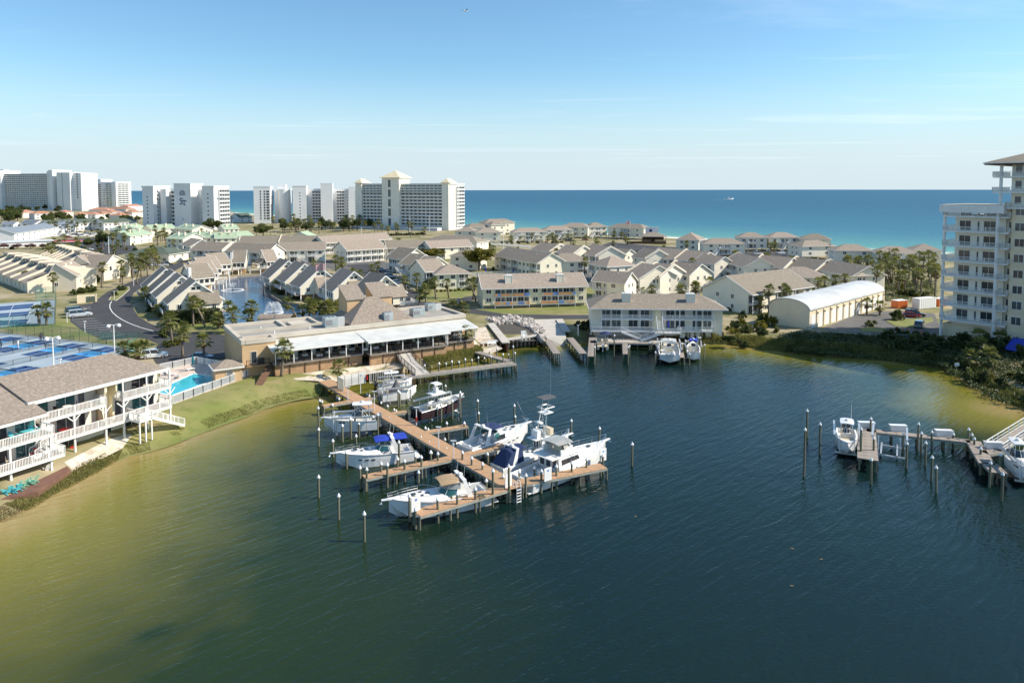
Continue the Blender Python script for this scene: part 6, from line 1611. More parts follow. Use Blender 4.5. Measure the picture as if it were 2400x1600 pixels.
def cockpit(t, st, f0, f1, depth=.75, inset=.22, m='deck_white'):
    """open well: floor, inner walls, coaming"""
    b = MB(); n = 6; top, bot = [], []
    for i in range(n + 1):
        x, h, s, cz, k = at(st, f0 + (f1 - f0) * i / n); h = max(.15, h - inset); top.append((x, h, s)); bot.append((x, h, min(at(st, f0)[2], s) - depth))
    for s_ in (-1, 1):
        for i in range(n):
            (x0, h0, z0), (x1, h1, z1) = top[i], top[i + 1]; zb0, zb1 = bot[i][2], bot[i + 1][2]
            b.add([(x0, s_ * h0, z0), (x1, s_ * h1, z1), (x1, s_ * h1, zb1), (x0, s_ * h0, zb0)], [(0, 1, 2, 3)])
            H0, H1 = at(st, f0 + (f1 - f0) * i / n)[1], at(st, f0 + (f1 - f0) * (i + 1) / n)[1]
            b.add([(x0, s_ * h0, z0), (x1, s_ * h1, z1), (x1, s_ * H1, z1 - .02), (x0, s_ * H0, z0 - .02)], [(0, 1, 2, 3)])
    for i in range(n):
        (x0, h0, z0), (x1, h1, z1) = bot[i], bot[i + 1]; b.add([(x0, -h0, z0), (x1, -h1, z1), (x1, h1, z1), (x0, h0, z0)], [(0, 1, 2, 3)])
    for k_ in (0, n):
        (x0, h0, z0), zb = top[k_], bot[k_][2]; b.add([(x0, -h0, z0), (x0, h0, z0), (x0, h0, zb), (x0, -h0, zb)], [(0, 1, 2, 3)])
    return b.build('cockpit', m, t)
def windscreen(t, x, z, w_, h_, lean, depth, m='glass_teal', n=8, name='windscreen'):
    """curved screen wrapping round to the sides, front at x+depth"""
    lo, hi = [], []
    for i in range(n + 1):
        a = -pi / 2 + pi * i / n; lo.append((x + depth * cos(a), w_ / 2 * sin(a), z)); hi.append((x + (depth - lean) * cos(a), w_ / 2 * .86 * sin(a), z + h_))
    b = MB(); b.loft([lo, hi], caps=False, closed=False); o = b.build(name, m, t, smooth=True)
    f = MB(); f.path(hi, .035)
    for i in (0, 2, 4, 6, 8): f.tube(lo[i], hi[i], .03)
    f.build('screen_frame', 'deck_white', o); return o
def topcover(t, x0, x1, w_, z, m, name='hardtop', th=.12, camber=.12, droop=.0):
    b = MB(); R_ = []; n = 5
    for i in range(n + 1):
        u = i / n; x = x0 + (x1 - x0) * u; e = .88 + .12 * sin(pi * min(1, max(0, u * 1.0)))
        zz = z - droop * (2 * u - 1) ** 2; hw = w_ / 2 * e
        R_.append([(x, -hw, zz), (x, -hw * .5, zz + camber), (x, 0, zz + camber * 1.2), (x, hw * .5, zz + camber), (x, hw, zz), (x, hw, zz - th), (x, 0, zz - th + camber), (x, -hw, zz - th)])
    b.loft(R_); return b.build(name, m, t)
def legs4(t, x0, x1, w_, z0, z1, r=.035, lean=.2, m='aluminium', name='top_frame'):
    b = MB()
    for s_ in (-1, 1):
        for x, l in ((x0, lean), (x1, -lean)): b.tube((x + l * .3, s_ * w_ / 2, z0), (x + l, s_ * w_ / 2 * .9, z1), r)
        b.tube((x0 + lean, s_ * w_ / 2 * .9, z1 - .1), (x1 - lean, s_ * w_ / 2 * .9, z1 - .1), r)
        b.tube((x0 + lean * .3, s_ * w_ / 2, z0), (x1 - lean, s_ * w_ / 2 * .9, z1), r * .8)
    return b.build(name, m, t)
def bowrail(t, st, f0=.5, f1=1.0, h=.6, n=10):
    b = MB()
    for s_ in (-1, 1):
        pp = [];
        for i in range(n + 1):
            x, hb, s, *_ = at(st, f0 + (f1 - f0) * i / n); hh = h * min(1, i / 2.5); q_ = (x + .15 * (i / n), s_ * max(.05, hb - .08), s + hh); pp.append(q_)
            if i % 2 == 0: b.tube((x, s_ * max(.05, hb - .08), s), q_, .02, n=4)
        b.path(pp, .022, 5); b.path([(p_[0], p_[1], p_[2] - h * .5) for p_ in pp[4:]], .016, 4)
    p1 = at(st, f1); b.tube((p1[0] + .15, -.1, p1[2] + h), (p1[0] + .15, .1, p1[2] + h), .028)
    return b.build('bow_rail', 'chrome', t)
def pulpit(t, st, L_=.8):
    x, h, s, *_ = at(st, 1.0); b = MB(); b.loft([[(x - 1.0, -.35, s - .12), (x - 1.0, .35, s - .12), (x - 1.0, .35, s), (x - 1.0, -.35, s)], [(x + L_, -.16, s - .06), (x + L_, .16, s - .06), (x + L_, .16, s + .02), (x + L_, -.16, s + .02)]])
    o = b.build('bow_pulpit', 'hull_white', t); a = MB(); a.tube((x + L_ - .1, 0, s - .05), (x + L_ + .1, 0, s - .45), .05); a.box(x + L_ - .1, x + L_ + .25, -.15, .15, s - .5, s - .42); a.build('anchor', 'chrome', o)
def outboards(t, x, z, n, m='motor_black', sp=.62, s=1.0):
    for i in range(n):
        y = (i - (n - 1) / 2) * sp; o = link('outboard_motor', None, t, (x, y, z))
        b = MB(); b.loft([[(-.55 * s, -.22 * s, .1), (.05, -.2 * s, .1), (.05, .2 * s, .1), (-.55 * s, .22 * s, .1)], [(-.6 * s, -.25 * s, .45 * s), (.1, -.22 * s, .45 * s), (.1, .22 * s, .45 * s), (-.6 * s, .25 * s, .45 * s)], [(-.45 * s, -.17 * s, .78 * s), (0, -.15 * s, .72 * s), (0, .15 * s, .72 * s), (-.45 * s, .17 * s, .78 * s)]]); b.build('cowl', m, o, smooth=False)
        b = MB(); b.box(-.38 * s, -.12 * s, -.1, .1, -1.1 * s, .1); b.tube((-.5 * s, 0, -1.05 * s), (.05, 0, -1.05 * s), .09); b.build('leg', m, o)
def radar(t, x, z, y=0, r=.3):
    b = MB(); b.loft([[(x + r * cos(a), y + r * sin(a), z) for a in [2 * pi * i / 12 for i in range(12)]], [(x + r * 1.05 * cos(a), y + r * 1.05 * sin(a), z + .14) for a in [2 * pi * i / 12 for i in range(12)]], [(x + r * .6 * cos(a), y + r * .6 * sin(a), z + .26) for a in [2 * pi * i / 12 for i in range(12)]]]); return b.build('radar_dome', 'hull_white', t, smooth=True)
def antenna(t, x, y, z, h, lean=.0): return MB().tube((x, y, z), (x - lean, y, z + h), .02, .012, n=4).build('antenna', 'lamp_white', t)
def portlights(t, st, fs, zf=.62, m='glass_dark', w_=.5, h_=.16):
    for s_ in (-1, 1):
        for f in fs:
            x, h, s, cz, k = at(st, f); z = s * zf + cz * (1 - zf); x2, h2, *_ = at(st, min(1, f + .02)); a = atan2((h2 - h), (x2 - x)) * s_
            o = MB().box(-w_ / 2, w_ / 2, -.02, .02, -h_ / 2, h_ / 2).build('portlight', m, t, (x, s_ * (h * .975 + .02), z), a)
def hatches(t, st, fs, zo=.03):
    for f, y, w_ in fs:
        x, h, s, *_ = at(st, f); MB().box(x - w_ / 2, x + w_ / 2, y - w_ / 2, y + w_ / 2, s + zo, s + zo + .04).build('deck_hatch', 'glass_dark', t)
def seats(t, lst, m='vinyl_cream'):
    for x, y, z, w_, d in lst:
        o = MB().box(x - d / 2, x + d / 2, y - w_ / 2, y + w_ / 2, z, z + .42).build('seat', m, t); MB().box(x - d / 2, x - d / 2 + .12, y - w_ / 2, y + w_ / 2, z + .42, z + .85).build('backrest', m, o)
def arch(t, x, w_, z0, z1, lean=-.7, m='hull_white', th=.3, name='radar_arch'):
    b = MB()
    for s_ in (-1, 1): b.loft([[(x - .35, s_ * w_ / 2 - .06, z0), (x + .35, s_ * w_ / 2 - .06, z0), (x + .35, s_ * w_ / 2 + .06, z0), (x - .35, s_ * w_ / 2 + .06, z0)], [(x + lean - .2, s_ * w_ / 2 * .86 - .06, z1), (x + lean + .2, s_ * w_ / 2 * .86 - .06, z1), (x + lean + .2, s_ * w_ / 2 * .86 + .06, z1), (x + lean - .2, s_ * w_ / 2 * .86 + .06, z1)]])
    b.box(x + lean - .22, x + lean + .22, -w_ / 2 * .9, w_ / 2 * .9, z1 - .06, z1 + .1); return b.build(name, m, t)
def swim(t, st, L_=.9):
    x, h, s, cz, k = st[0]; return MB().box(x - L_, x + .05, -h * .9, h * .9, .22, .34).build('swim_platform', 'deck_white', t)

def cruiser(label, stern, bow, top='canvas_blue', cover=None, B=None, hf=2.0, ha=1.35, glass='glass_teal'):
    t, L, B, st = boat('motor_cruiser', label, stern, bow, 0, B=B, hf=hf, ha=ha)
    deck(t, st, .44, 1.0, .04, -.03, .14); cockpit(t, st, .02, .44); swim(t, st)
    trunk(t, st, .42, .86, .72, .34); s5 = at(st, .45); z = s5[2]
    windscreen(t, s5[0] - L * .10, z + .28, B * .82, .62, .55, L * .17, glass)
    xa = -L / 2 + L * .22; arch(t, xa, B * .9, ha, z + 1.75, .7)
    radar(t, xa + .7, z + 1.86); antenna(t, xa + .7, B * .3, z + 1.8, 2.4, .3); antenna(t, xa + .7, -B * .3, z + 1.8, 2.2, .3)
    if top: topcover(t, xa + .8, s5[0] + L * .06, B * .74, z + 1.62, top, 'bimini_top', .06, .16, .12)
    seats(t, [(s5[0] - L * .12, -B * .2, ha - .72, .8, .7), (s5[0] - L * .12, B * .2, ha - .72, .8, .7), (-L / 2 + .8, 0, ha - .72, B * .6, .6)], 'hull_white')
    bowrail(t, st, .46, 1.0); pulpit(t, st); portlights(t, st, (.55, .63, .71)); hatches(t, st, ((.62, 0, .5), (.76, 0, .55), (.68, .45, .3), (.68, -.45, .3)), .30)
    return t, L, B, st, xa, z
zz = 1.5
GBo = 'motor cruisers at the marina'
t, L, B, st, xa, z = cruiser('white motor cruiser with bright blue canvas top, bow out over the left slip', P('zd', 1450, 1085, zz), P('zd', 400, 1225, zz))
topcover(t, xa - 1.3, xa + .5, B * .74, z + 1.62, 'canvas_blue', 'aft_canvas', .05, .1)
t, L, B, st, xa, z = cruiser('white motor cruiser with tan and clear canvas, moored at the dock head', P('ze', 1175, 885, zz), P('ze', 335, 1040, zz), top='canvas_tan', hf=2.2, ha=1.45)
windscreen(t, at(st, .45)[0] - L * .13, z + .9, B * .78, .7, .8, L * .17, 'clear_vinyl', name='clear_curtain')
t, L, B, st, xa, z = cruiser('white express cruiser with dark blue bimini on the far side of the dock', P('ze', 985, 545, zz), P('ze', 1530, 375, zz), top='canvas_navy', hf=2.3, ha=1.6)
for s_ in (-1, 1): MB().box(-L * .1, L * .0, s_ * B * .44 - .02, s_ * B * .44 + .02, 1.75, 2.5).build('side_window', 'glass_dark', t)
t, L, B, st, xa, z = cruiser('white cruiser with navy cockpit cover, stern towards the dock head', P('ze', 1265, 700, zz), P('ze', 1680, 560, zz), top='canvas_navy', hf=1.9, ha=1.4)
b = MB(); x0, x1 = -L / 2 + .3, xa + 1.6
b.loft([[(x0, -B * .46, ha_ := 1.45), (x0 + .2, -B * .4, 1.7), (x0 + .25, 0, 1.75), (x0 + .2, B * .4, 1.7), (x0, B * .46, 1.45)], [(x0 + 1.3, -B * .47, 1.5), (x0 + 1.3, -B * .38, 2.9), (x0 + 1.3, 0, 3.2), (x0 + 1.3, B * .38, 2.9), (x0 + 1.3, B * .47, 1.5)], [(x1, -B * .46, 1.6), (x1, -B * .36, 3.25), (x1, 0, 3.45), (x1, B * .36, 3.25), (x1, B * .46, 1.6)]], closed=False); b.build('cockpit_cover', 'canvas_navy', t)

def flybridge(label, stern, bow, tower=False):
    t, L, B, st = boat('sport_yacht', label, stern, bow, 0, hf=2.25, ha=1.35, B=(Vector(bow) - Vector(stern)).length * .30, cat='yacht')
    deck(t, st, .34, 1.0, .04, -.03, .14); cockpit(t, st, .02, .34, .6); swim(t, st, .6)
    trunk(t, st, .55, .88, .66, .42); s4 = at(st, .36)
    x0, x1 = -L / 2 + L * .30, -L / 2 + L * .62; zb = s4[2] - .1; zt = zb + 1.65; w_ = B * .80
    b = MB(); b.loft([[(x0, -w_/2, zb), (x0, -w_/2 * .9, zt), (x0, w_/2 * .9, zt), (x0, w_/2, zb)], [(x1 - 1.6, -w_/2 * .98, zb), (x1 - 1.6, -w_/2 * .88, zt), (x1 - 1.6, w_/2 * .88, zt), (x1 - 1.6, w_/2 * .98, zb)], [(x1 + .3, -w_/2 * .8, zb), (x1 - 1.0, -w_/2 * .75, zt), (x1 - 1.0, w_/2 * .75, zt), (x1 + .3, w_/2 * .8, zb)]]); b.build('saloon', 'hull_white', t)
    for s_ in (-1, 1):
        b = MB(); b.add([(x0 + .5, s_ * (w_/2 * .965 + .01), zb + .7), (x1 - 1.2, s_ * (w_/2 * .92 + .03), zb + .75), (x1 - 1.5, s_ * (w_/2 * .9 + .03), zt - .35), (x0 + .5, s_ * (w_/2 * .93 + .01), zt - .3)], [(0, 1, 2, 3)]); b.build('side_window', 'glass_dark', t)
    for k in range(3): window(t, x0, (k - 1) * w_ * .28, zb + .15, w_ * .24, 1.7, -pi / 2, 1, 'glass_dark', name='saloon_door')
    b = MB(); b.box(x0 - 1.2, x1 - 1.0, -w_ * .47, w_ * .47, zt, zt + .1); b.build('bridge_deck', 'deck_white', t)
    b = MB(); b.loft([[(x0 + .6, -w_ * .42, zt + .1), (x0 + .6, -w_ * .42, zt + .75), (x0 + .6, -w_ * .36, zt + .75), (x0 + .6, -w_ * .36, zt + .1)], [(x1 - 2.0, -w_ * .4, zt + .1), (x1 - 2.2, -w_ * .38, zt + .9), (x1 - 2.3, -w_ * .32, zt + .9), (x1 - 2.1, -w_ * .32, zt + .1)], [(x1 - 1.4, 0, zt + .1), (x1 - 1.8, 0, zt + 1.0), (x1 - 1.95, 0, zt + 1.0), (x1 - 1.6, 0, zt + .1)], [(x1 - 2.0, w_ * .4, zt + .1), (x1 - 2.2, w_ * .38, zt + .9), (x1 - 2.3, w_ * .32, zt + .9), (x1 - 2.1, w_ * .32, zt + .1)], [(x0 + .6, w_ * .42, zt + .1), (x0 + .6, w_ * .42, zt + .75), (x0 + .6, w_ * .36, zt + .75), (x0 + .6, w_ * .36, zt + .1)]]); b.build('bridge_coaming', 'hull_white', t)
    MB().box(x0 + 1.6, x0 + 2.2, -.7, .7, zt + .1, zt + 1.0).build('helm_seat', 'vinyl_cream', t); MB().box(x1 - 3.2, x1 - 2.6, -.6, .6, zt + .1, zt + 1.1).build('helm_console', 'hull_white', t)
    MB().box(x0 - 1.6, x0 - .7, -.5, .5, 1.0, 1.5).build('bait_box', 'hull_white', t)
    b = MB()
    for k in range(6): b.tube((x0 - .3, -w_ * .42, zb - .3 + k * .36), (x0 - .3, -w_ * .25, zb - .3 + k * .36), .025)
    for yy in (-w_ * .42, -w_ * .25): b.tube((x0 - .35, yy, zb - .5), (x0 - .25, yy, zt + .1), .03)
    b.build('bridge_ladder', 'chrome', t)
    bowrail(t, st, .42, 1.0, .75); pulpit(t, st, .9); hatches(t, st, ((.78, 0, .5), (.66, .4, .4)), .36)
    for s_ in (-1, 1): MB().tube((x1 - 2, s_ * w_ * .45, zb + 1), (x0 - 1.5, s_ * (w_ * .45 + 1.6), zb + 6.2), .03, .012, n=4).build('outrigger', 'aluminium', t)
    return t, L, B, st, x0, x1, zt, w_
t, L, B, st, x0, x1, zt, w_ = flybridge('white flybridge yacht with clear bridge enclosure along the dock head', P('ze', 1475, 800, 1.6), P('ze', 2200, 520, 1.6))
windscreen(t, x0 + 1.2, zt + .75, w_ * .84, .7, .3, x1 - x0 - 3.4, 'clear_vinyl', name='bridge_enclosure'); topcover(t, x0 + .2, x1 - 2.2, w_ * .86, zt + 1.5, 'clear_vinyl', 'bridge_top', .05, .12)
t, L, B, st, x0, x1, zt, w_ = flybridge('white sport fishing boat with tall tuna tower between the yachts', P('ze', 1500, 590, 1.6), P('ze', 1880, 470, 1.6))
b = MB(); tw = zt + 4.2
for s_ in (-1, 1):
    for xx in (x0 + .5, x1 - 2.2): b.tube((xx, s_ * w_ * .44, zt - .2), (x0 + 1.2 + (xx - x0) * .15, s_ * .5, tw), .045)
    b.tube((x0 + .8, s_ * w_ * .3, zt + 1.7), (x1 - 2.6, s_ * w_ * .3, zt + 1.7), .03)
    for k in range(9): b.tube((x0 + .5 + .08 * k, s_ * (w_ * .44 - k * .09), zt + k * .42), (x0 + 1.0 + .08 * k, s_ * (w_ * .40 - k * .09), zt + k * .42), .02)
b.build('tuna_tower', 'chrome', t)
topcover(t, x0 - .2, x1 - 2.2, w_ * .8, zt + 2.1, 'hull_white', 'hardtop', .1, .1); MB().box(x0 + .6, x0 + 2.2, -.7, .7, tw - 1.1, tw - 1.0).build('tower_platform', 'hull_white', t)
b = MB(); b.path([(x0 + .5, -.75, tw - .3), (x0 + .5, .75, tw - .3), (x0 + 2.3, .75, tw - .3), (x0 + 2.3, -.75, tw - .3), (x0 + .5, -.75, tw - .3)], .08); b.build('belly_band', 'hull_white', t)
for s_ in (-1, 1): MB().tube((x0 + 1.4, s_ * .6, tw - .3), (x0 + 1.4, s_ * .6, tw + 1.0), .03).build('sunshade_post', 'chrome', t)
topcover(t, x0 + .3, x0 + 2.6, 1.9, tw + 1.0, 'canvas_grey', 'sunshade', .05, .06); antenna(t, x0 + 1.9, -.4, tw + 1, 5.5)

def console(label, stern, bow, hull='hull_white', raise_=.6, top=True, motors=2, motorm='motor_black', hf=1.7, ha=1.1, cabin=False, cover=None, tower=False, name='fishing_boat'):
    t, L, B, st = boat(name, label, stern, bow, 0, hull=hull, hf=hf, ha=ha, raise_=raise_, cat='boat', B=None if not cabin else None)
    cockpit(t, st, .03, .58 if not cabin else .40, .6, .2); deck(t, st, .84 if not cabin else .5, 1.0, .04, -.02, .06)
    if not cabin:
        cockpit(t, st, .58, .84, .45, .22); c = -L / 2 + L * .42
        MB().box(c - .5, c + .6, -.5, .5, ha - .6, ha + .55).build('console', 'hull_white', t); windscreen(t, c - .1, ha + .5, 1.0, .6, .25, .6, 'glass_dark')
        seats(t, [(c - 1.3, 0, ha - .5, 1.3, .6), (c + 1.3, 0, ha - .55, .9, .7)]); MB().box(-L / 2 + L * .62, -L / 2 + L * .78, -B * .26, B * .26, ha - .3, ha + .1).build('bow_cushion', 'vinyl_cream', t)
        x0, x1 = c - 1.4, c + 1.1
    else:
        trunk(t, st, .44, .90, .8, .5); c = -L / 2 + L * .44; windscreen(t, c - 1.2, at(st, .44)[2] + .4, B * .78, .9, .7, 1.7, 'glass_dark'); seats(t, [(c - 1.6, -B * .2, ha - .55, .6, .6), (c - 1.6, B * .2, ha - .55, .6, .6)], 'hull_white')
        x0, x1 = c - 2.6, c + .2; bowrail(t, st, .45, 1.0, .5); pulpit(t, st, .5)
        portlights(t, st, (.66,), .8, w_=.9, h_=.2)
    if top:
        zt = ha + 2.0 + (.35 if cabin else 0); topcover(t, x0, x1, B * (.72 if cabin else .66), zt, 'hull_white' if top is True else top, 'hardtop', .1, .08); legs4(t, x0 + .3, x1 - .2, B * .56, ha - .1, zt)
        antenna(t, x0 + .4, B * .2, zt, 2.2, .2); radar(t, (x0 + x1) / 2, zt + .1, 0, .25)
        if tower:
            MB().box(x0 + .6, x0 + 1.9, -.6, .6, zt + 1.5, zt + 1.58).build('upper_top', 'hull_white', t); legs4(t, x0 + .4, x1 - .3, 1.4, zt, zt + 1.5); MB().box(x0 + 1.0, x0 + 1.5, -.4, .4, zt + .2, zt + .9).build('upper_helm', 'hull_white', t)
    outboards(t, -L / 2 - .1, ha - .1, motors, motorm, .62)
    if cover:
        b = MB(); c = -L / 2 + L * .42; b.loft([[(c + 1.5 * cos(a), B * .36 * sin(a), ha + .05) for a in [2 * pi * i / 8 for i in range(8)]], [(c + .5 * cos(a), .45 * sin(a), ha + 1.1) for a in [2 * pi * i / 8 for i in range(8)]], [(c + .1 * cos(a), .1 * sin(a), ha + 2.0) for a in [2 * pi * i / 8 for i in range(8)]]]); b.build('canvas_cover', cover, t)
    return t, L, B
zl = 2.4
def lift(label, stern, bow, z=.75, spread=1.7, group='boat lifts'):
    stern, bow = Vector(stern[:2]), Vector(bow[:2]); c = (stern + bow) / 2; L = (bow - stern).length
    o = thing('boat_lift', label, 'boat lift', (c.x, c.y, 0), ang(stern, bow), group)
    for s_ in (-1, 1):
        MB().box(-L * .36, L * .30, s_ * spread * .6 - .1, s_ * spread * .6 + .1, z - .22, z).build('bunk_beam', 'aluminium', o)
        MB().box(-L * .42, L * .36, s_ * (spread + .45) - .12, s_ * (spread + .45) + .12, 2.9, 3.15).build('top_beam', 'aluminium', o)
        for x in (-L * .30, L * .26): MB().tube((x, s_ * (spread + .3), z - .1), (x, s_ * (spread + .3), 2.9), .025, n=4).build('cable', 'chrome', o)
        MB().tube((L * .32, s_ * spread * .8, z - .1), (L * .32, s_ * spread * .8, z + 2.4), .06).build('guide_pole', 'lamp_white', o)
    for x in (-L * .30, L * .26): MB().box(x - .12, x + .12, -spread - .3, spread + .3, z - .45, z - .23).build('cradle_beam', 'aluminium', o)
    return o
def liftboat(lab, s, e, *a, sp=None, **k):
    s, e = Vector(s[:2]), Vector(e[:2]); t, L, B = console(lab, s, e, *a, **k); lift('boat lift under the ' + ' '.join(lab.replace(',', '').split()[:2] + lab.replace(',', '').split()[-8:]), s, e, k.get('raise_', .6) + -.1, B * .42); return t
liftboat('white cabin boat with hardtop, on a lift at the left slips', P('zd', 965, 690, zl), P('zd', 235, 728, zl), cabin=True, raise_=1.0, motors=2, motorm='motor_grey', hf=1.8, ha=1.3)
liftboat('white open boat with T-top, on the lift nearest the gate', P('zd', 965, 225, zl), P('zd', 1440, 170, zl), raise_=1.0, motors=2)
liftboat('white open boat with grey cone cover, on a lift by the gate', P('zd', 1020, 335, zl), P('zd', 1500, 275, zl), raise_=1.0, motors=2, motorm='motor_grey', top=False, cover='canvas_grey')
liftboat('dark-hulled open boat with tower top, on a lift beside the walkway', P('zd', 1500, 570, zl), P('zd', 2150, 400, zl), hull='hull_dark', raise_=1.0, motors=3, tower=True, hf=1.9)
liftboat('white open boat with hardtop, on the lift of the right-hand dock', P('zi', 600, 335, 2.2), P('zi', 615, 520, 2.2), raise_=.9, motors=2)
liftboat('white cabin boat with hardtop, on the lift by the gangway', P('zi', 2240, 600, 2.3), P('zi', 2420, 780, 2.3), cabin=True, raise_=1.0, motors=2, hf=1.8)
lift('empty boat lift between the right-hand piers', P('zi', 1030, 480, .6).xy, P('zi', 1020, 650, .6).xy, .7, 1.6)
liftboat('big white boat with three outboards, on the lift of the waterside flats', P('zf', 1800, 775, 2.2), P('zf', 1785, 655, 2.2), raise_=1.0, motors=3, motorm='hull_white')
liftboat('small white runabout with blue cover, on the outer lift of the waterside flats', P('zf', 2005, 765, 1.8), P('zf', 2000, 690, 1.8), raise_=.9, motors=1, motorm='hull_white', top='canvas_blue')
# pontoon boat
s_, e_ = P('zf', 1225, 730, 1.2), P('zf', 1215, 640, 1.2); c = (s_ + e_) / 2; Lp = 6.5
o = thing('pontoon_boat', 'tan-seated pontoon boat with white outboard at the waterside flats', 'boat', v3(c, .9), ang(s_, e_))
for y in (-1.0, 1.0): MB().tube((-Lp / 2, y, 0), (Lp / 2, y, 0), .32, n=10).build('pontoon', 'aluminium', o)
MB().box(-Lp / 2, Lp / 2, -1.25, 1.25, .32, .42).build('deck', 'vinyl_cream', o); b = MB()
for y in (-1.22, 1.22): railing(b, (-Lp / 2, y, .42), (Lp / 2, y, .42), .7, 0, 1.2)
b.build('fence_rail', 'aluminium', o); seats(o, [(-1.8, .7, .42, 1, .7), (1.8, -.7, .42, 1, 1.4), (1.8, .7, .42, 1, 1.4)]); outboards(o, -Lp / 2 - .1, .5, 1, 'hull_white')
# dock furniture: boxes, signs, lamps, gate, ladders
for i, (x, y) in enumerate(((800, 345), (1110, 375), (1560, 425), (2050, 545))):
    o = thing('dock_box', 'white dock box, ' + ['beside the lifted open boat', 'along the middle of the grey dock', 'next to the rope piling', 'beside the gangway foot'][i], 'box', D('zi', x, y), -.1)
    b = MB(); b.loft([[(-1.0, -.3, 0), (1.0, -.3, 0), (1.0, .3, 0), (-1.0, .3, 0)], [(-1.1, -.36, .8), (1.1, -.36, .8), (1.1, .36, .8), (-1.1, .36, .8)]]); b.build('body', 'hull_white', o); MB().box(-1.15, 1.15, -.4, .42, .8, .88).build('lid', 'hull_white', o)
for i, (tg, x, y, rz) in enumerate((('ze', 568, 1090, 0), ('ze', 1705, 830, 0), ('ze', 2180, 660, .0), ('ze', 1365, 880, .2))):
    o = thing('notice_board', 'white notice board ' + ['at the left end of the dock head', 'in front of the flybridge yacht', 'at the far end of the dock head', 'at the corner of walkway and dock head'][i], 'sign', D(tg, x, y) - Vector((0, 0, .2)), atan2(nd.y, nd.x) + rz)
    MB().box(-.55, .55, -.05, .05, .2, 1.75).build('board', 'trim_white', o)
    MB().box(-.14, .14, -.062, -.05, 1.3, 1.55).build('blue_emblem', 'panel_blue', o)
    for k in range(4): MB().box(-.32, .32 - .1 * (k % 2), -.062, -.05, 1.05 - k * .17, 1.075 - k * .17).build('printed_line', 'stucco_grey', o)
for i, (tg, x, y, yt) in enumerate((('zd', 560, 480, 345), ('zd', 735, 360, 110), ('zd', 925, 590, 340), ('zd', 1810, 1120, 830), ('zd', 1505, 800, 560), ('ze', 893, 650, 545))):
    p = D(tg, x, y); h = max(2.4, min(5, PD(tg, x, yt, p.y).z - DZ)); o = thing('dock_lamp', 'slim white dock lamp post ' + ['before the left finger', 'beside the gate', 'halfway along the walkway', 'by the blue-topped cruiser', 'with red extinguisher box below', 'at the crossing of the fingers'][i], 'lamp', p)
    MB().tube((0, 0, 0), (0, 0, h), .06).build('post', 'lamp_white', o); MB().box(-.35, .35, -.1, .1, h, h + .1).build('lamp_head', 'lamp_white', o)
    if i == 4: MB().box(-.12, .12, -.12, .12, .5, 1.2).build('extinguisher_box', 'red_paint', o)
o = thing('marina_gate', 'white picket gate and fence at the start of the marina walkway', 'gate', D('zd', 420, 290), atan2(nd.y, nd.x))
for k in range(4):
    b = MB(); railing(b, (k * 1.3, 0, 0), (k * 1.3 + 1.3, 0, 0), 2.0, .17, 1.3, .12); b.build('gate_panel' if k == 1 else 'fence_panel', 'trim_white', o)
for k in range(3):
    b = MB(); railing(b, (5.8 + k * 1.4, -.6, 0), (7.2 + k * 1.4, -.6, 0), 1.8, .3, 1.4, .05); b.build('lattice_panel', 'trim_white', o)
b = MB(); railing(b, (0, 0, 0), (.0, -2.4, 0), 2.0, .2, 1.2, .08); b.build('side_panel', 'beam_grey', o)
MB().box(5.3, 5.6, -.2, .1, .6, 1.4).build('extinguisher_box', 'red_paint', o)
o = thing('dock_ladder', 'white swim ladder hanging from the dock head', 'ladder', D('ze', 1445, 905), atan2(nd.y, nd.x))
for s_ in (-.3, .3): b = MB(); b.path([(s_, .5, .1), (s_, .45, .9), (s_, 0, .9), (s_, -.25, .2), (s_, -.25, -1.6)], .04); b.build('rail', 'lamp_white', o)
for k in range(5): MB().box(-.3, .3, -.32, -.2, -1.4 + k * .35, -1.34 + k * .35).build('rung', 'lamp_white', o)
b = MB(); b.path([(.5 * cos(a) * (1 - .02 * i), .4 * sin(a) * (1 - .02 * i), .04 + .012 * i) for i, a in enumerate([2 * pi * k / 10 for k in range(28)])], .035); tag(b.build('mooring_rope', 'roof_dark_green', None, D('ze', 1130, 975)), 'coiled green mooring rope on the dock head', 'rope')
# ------------------------------------------------------------------ plants
def palm_mesh(seed, nf=34, dead=7):
    r = random.Random(seed); b = MB()
    def frond(az, el, ln, m):
        d = Vector((cos(az) * cos(el), sin(az) * cos(el), sin(el))); side = Vector((-sin(az), cos(az), 0))
        hub = d * ln * .55 + Vector((0, 0, -.12 * ln * (1 - sin(el)))); b.beam((0, 0, 0), hub, .035, .03, m)
        upv = side.cross(d)
        for k in range(9):
            a = radians(-78 + 156 * k / 8); v = (d * cos(a) + side * sin(a)).normalized(); l = ln * .62 * (1 - .25 * abs(a) / 1.4) * r.uniform(.85, 1.1)
            wv = v.cross(upv).normalized() * .055 * ln; mid = hub + v * l * .55 + Vector((0, 0, -.03)); tip = hub + v * l + Vector((0, 0, -.28 * l * r.uniform(.6, 1.3)))
            b.add([hub, mid - wv, tip, mid + wv], [(0, 1, 2, 3)], m)
    for i in range(nf):
        u = (i + .5) / nf; el = radians(82 - 118 * u + r.uniform(-8, 8)); frond(i * 2.399 + r.uniform(-.3, .3), el, r.uniform(1.7, 2.15), 0)
    for i in range(dead): frond(r.random() * 6.28, radians(-55 - r.random() * 25), r.uniform(1.2, 1.6), 1)
    return b.mesh('crown', ['palm_leaf', 'palm_dry'])
PCR = [palm_mesh(s, n) for s, n in ((1, 24), (2, 28), (3, 22), (4, 31))]
PT = {}
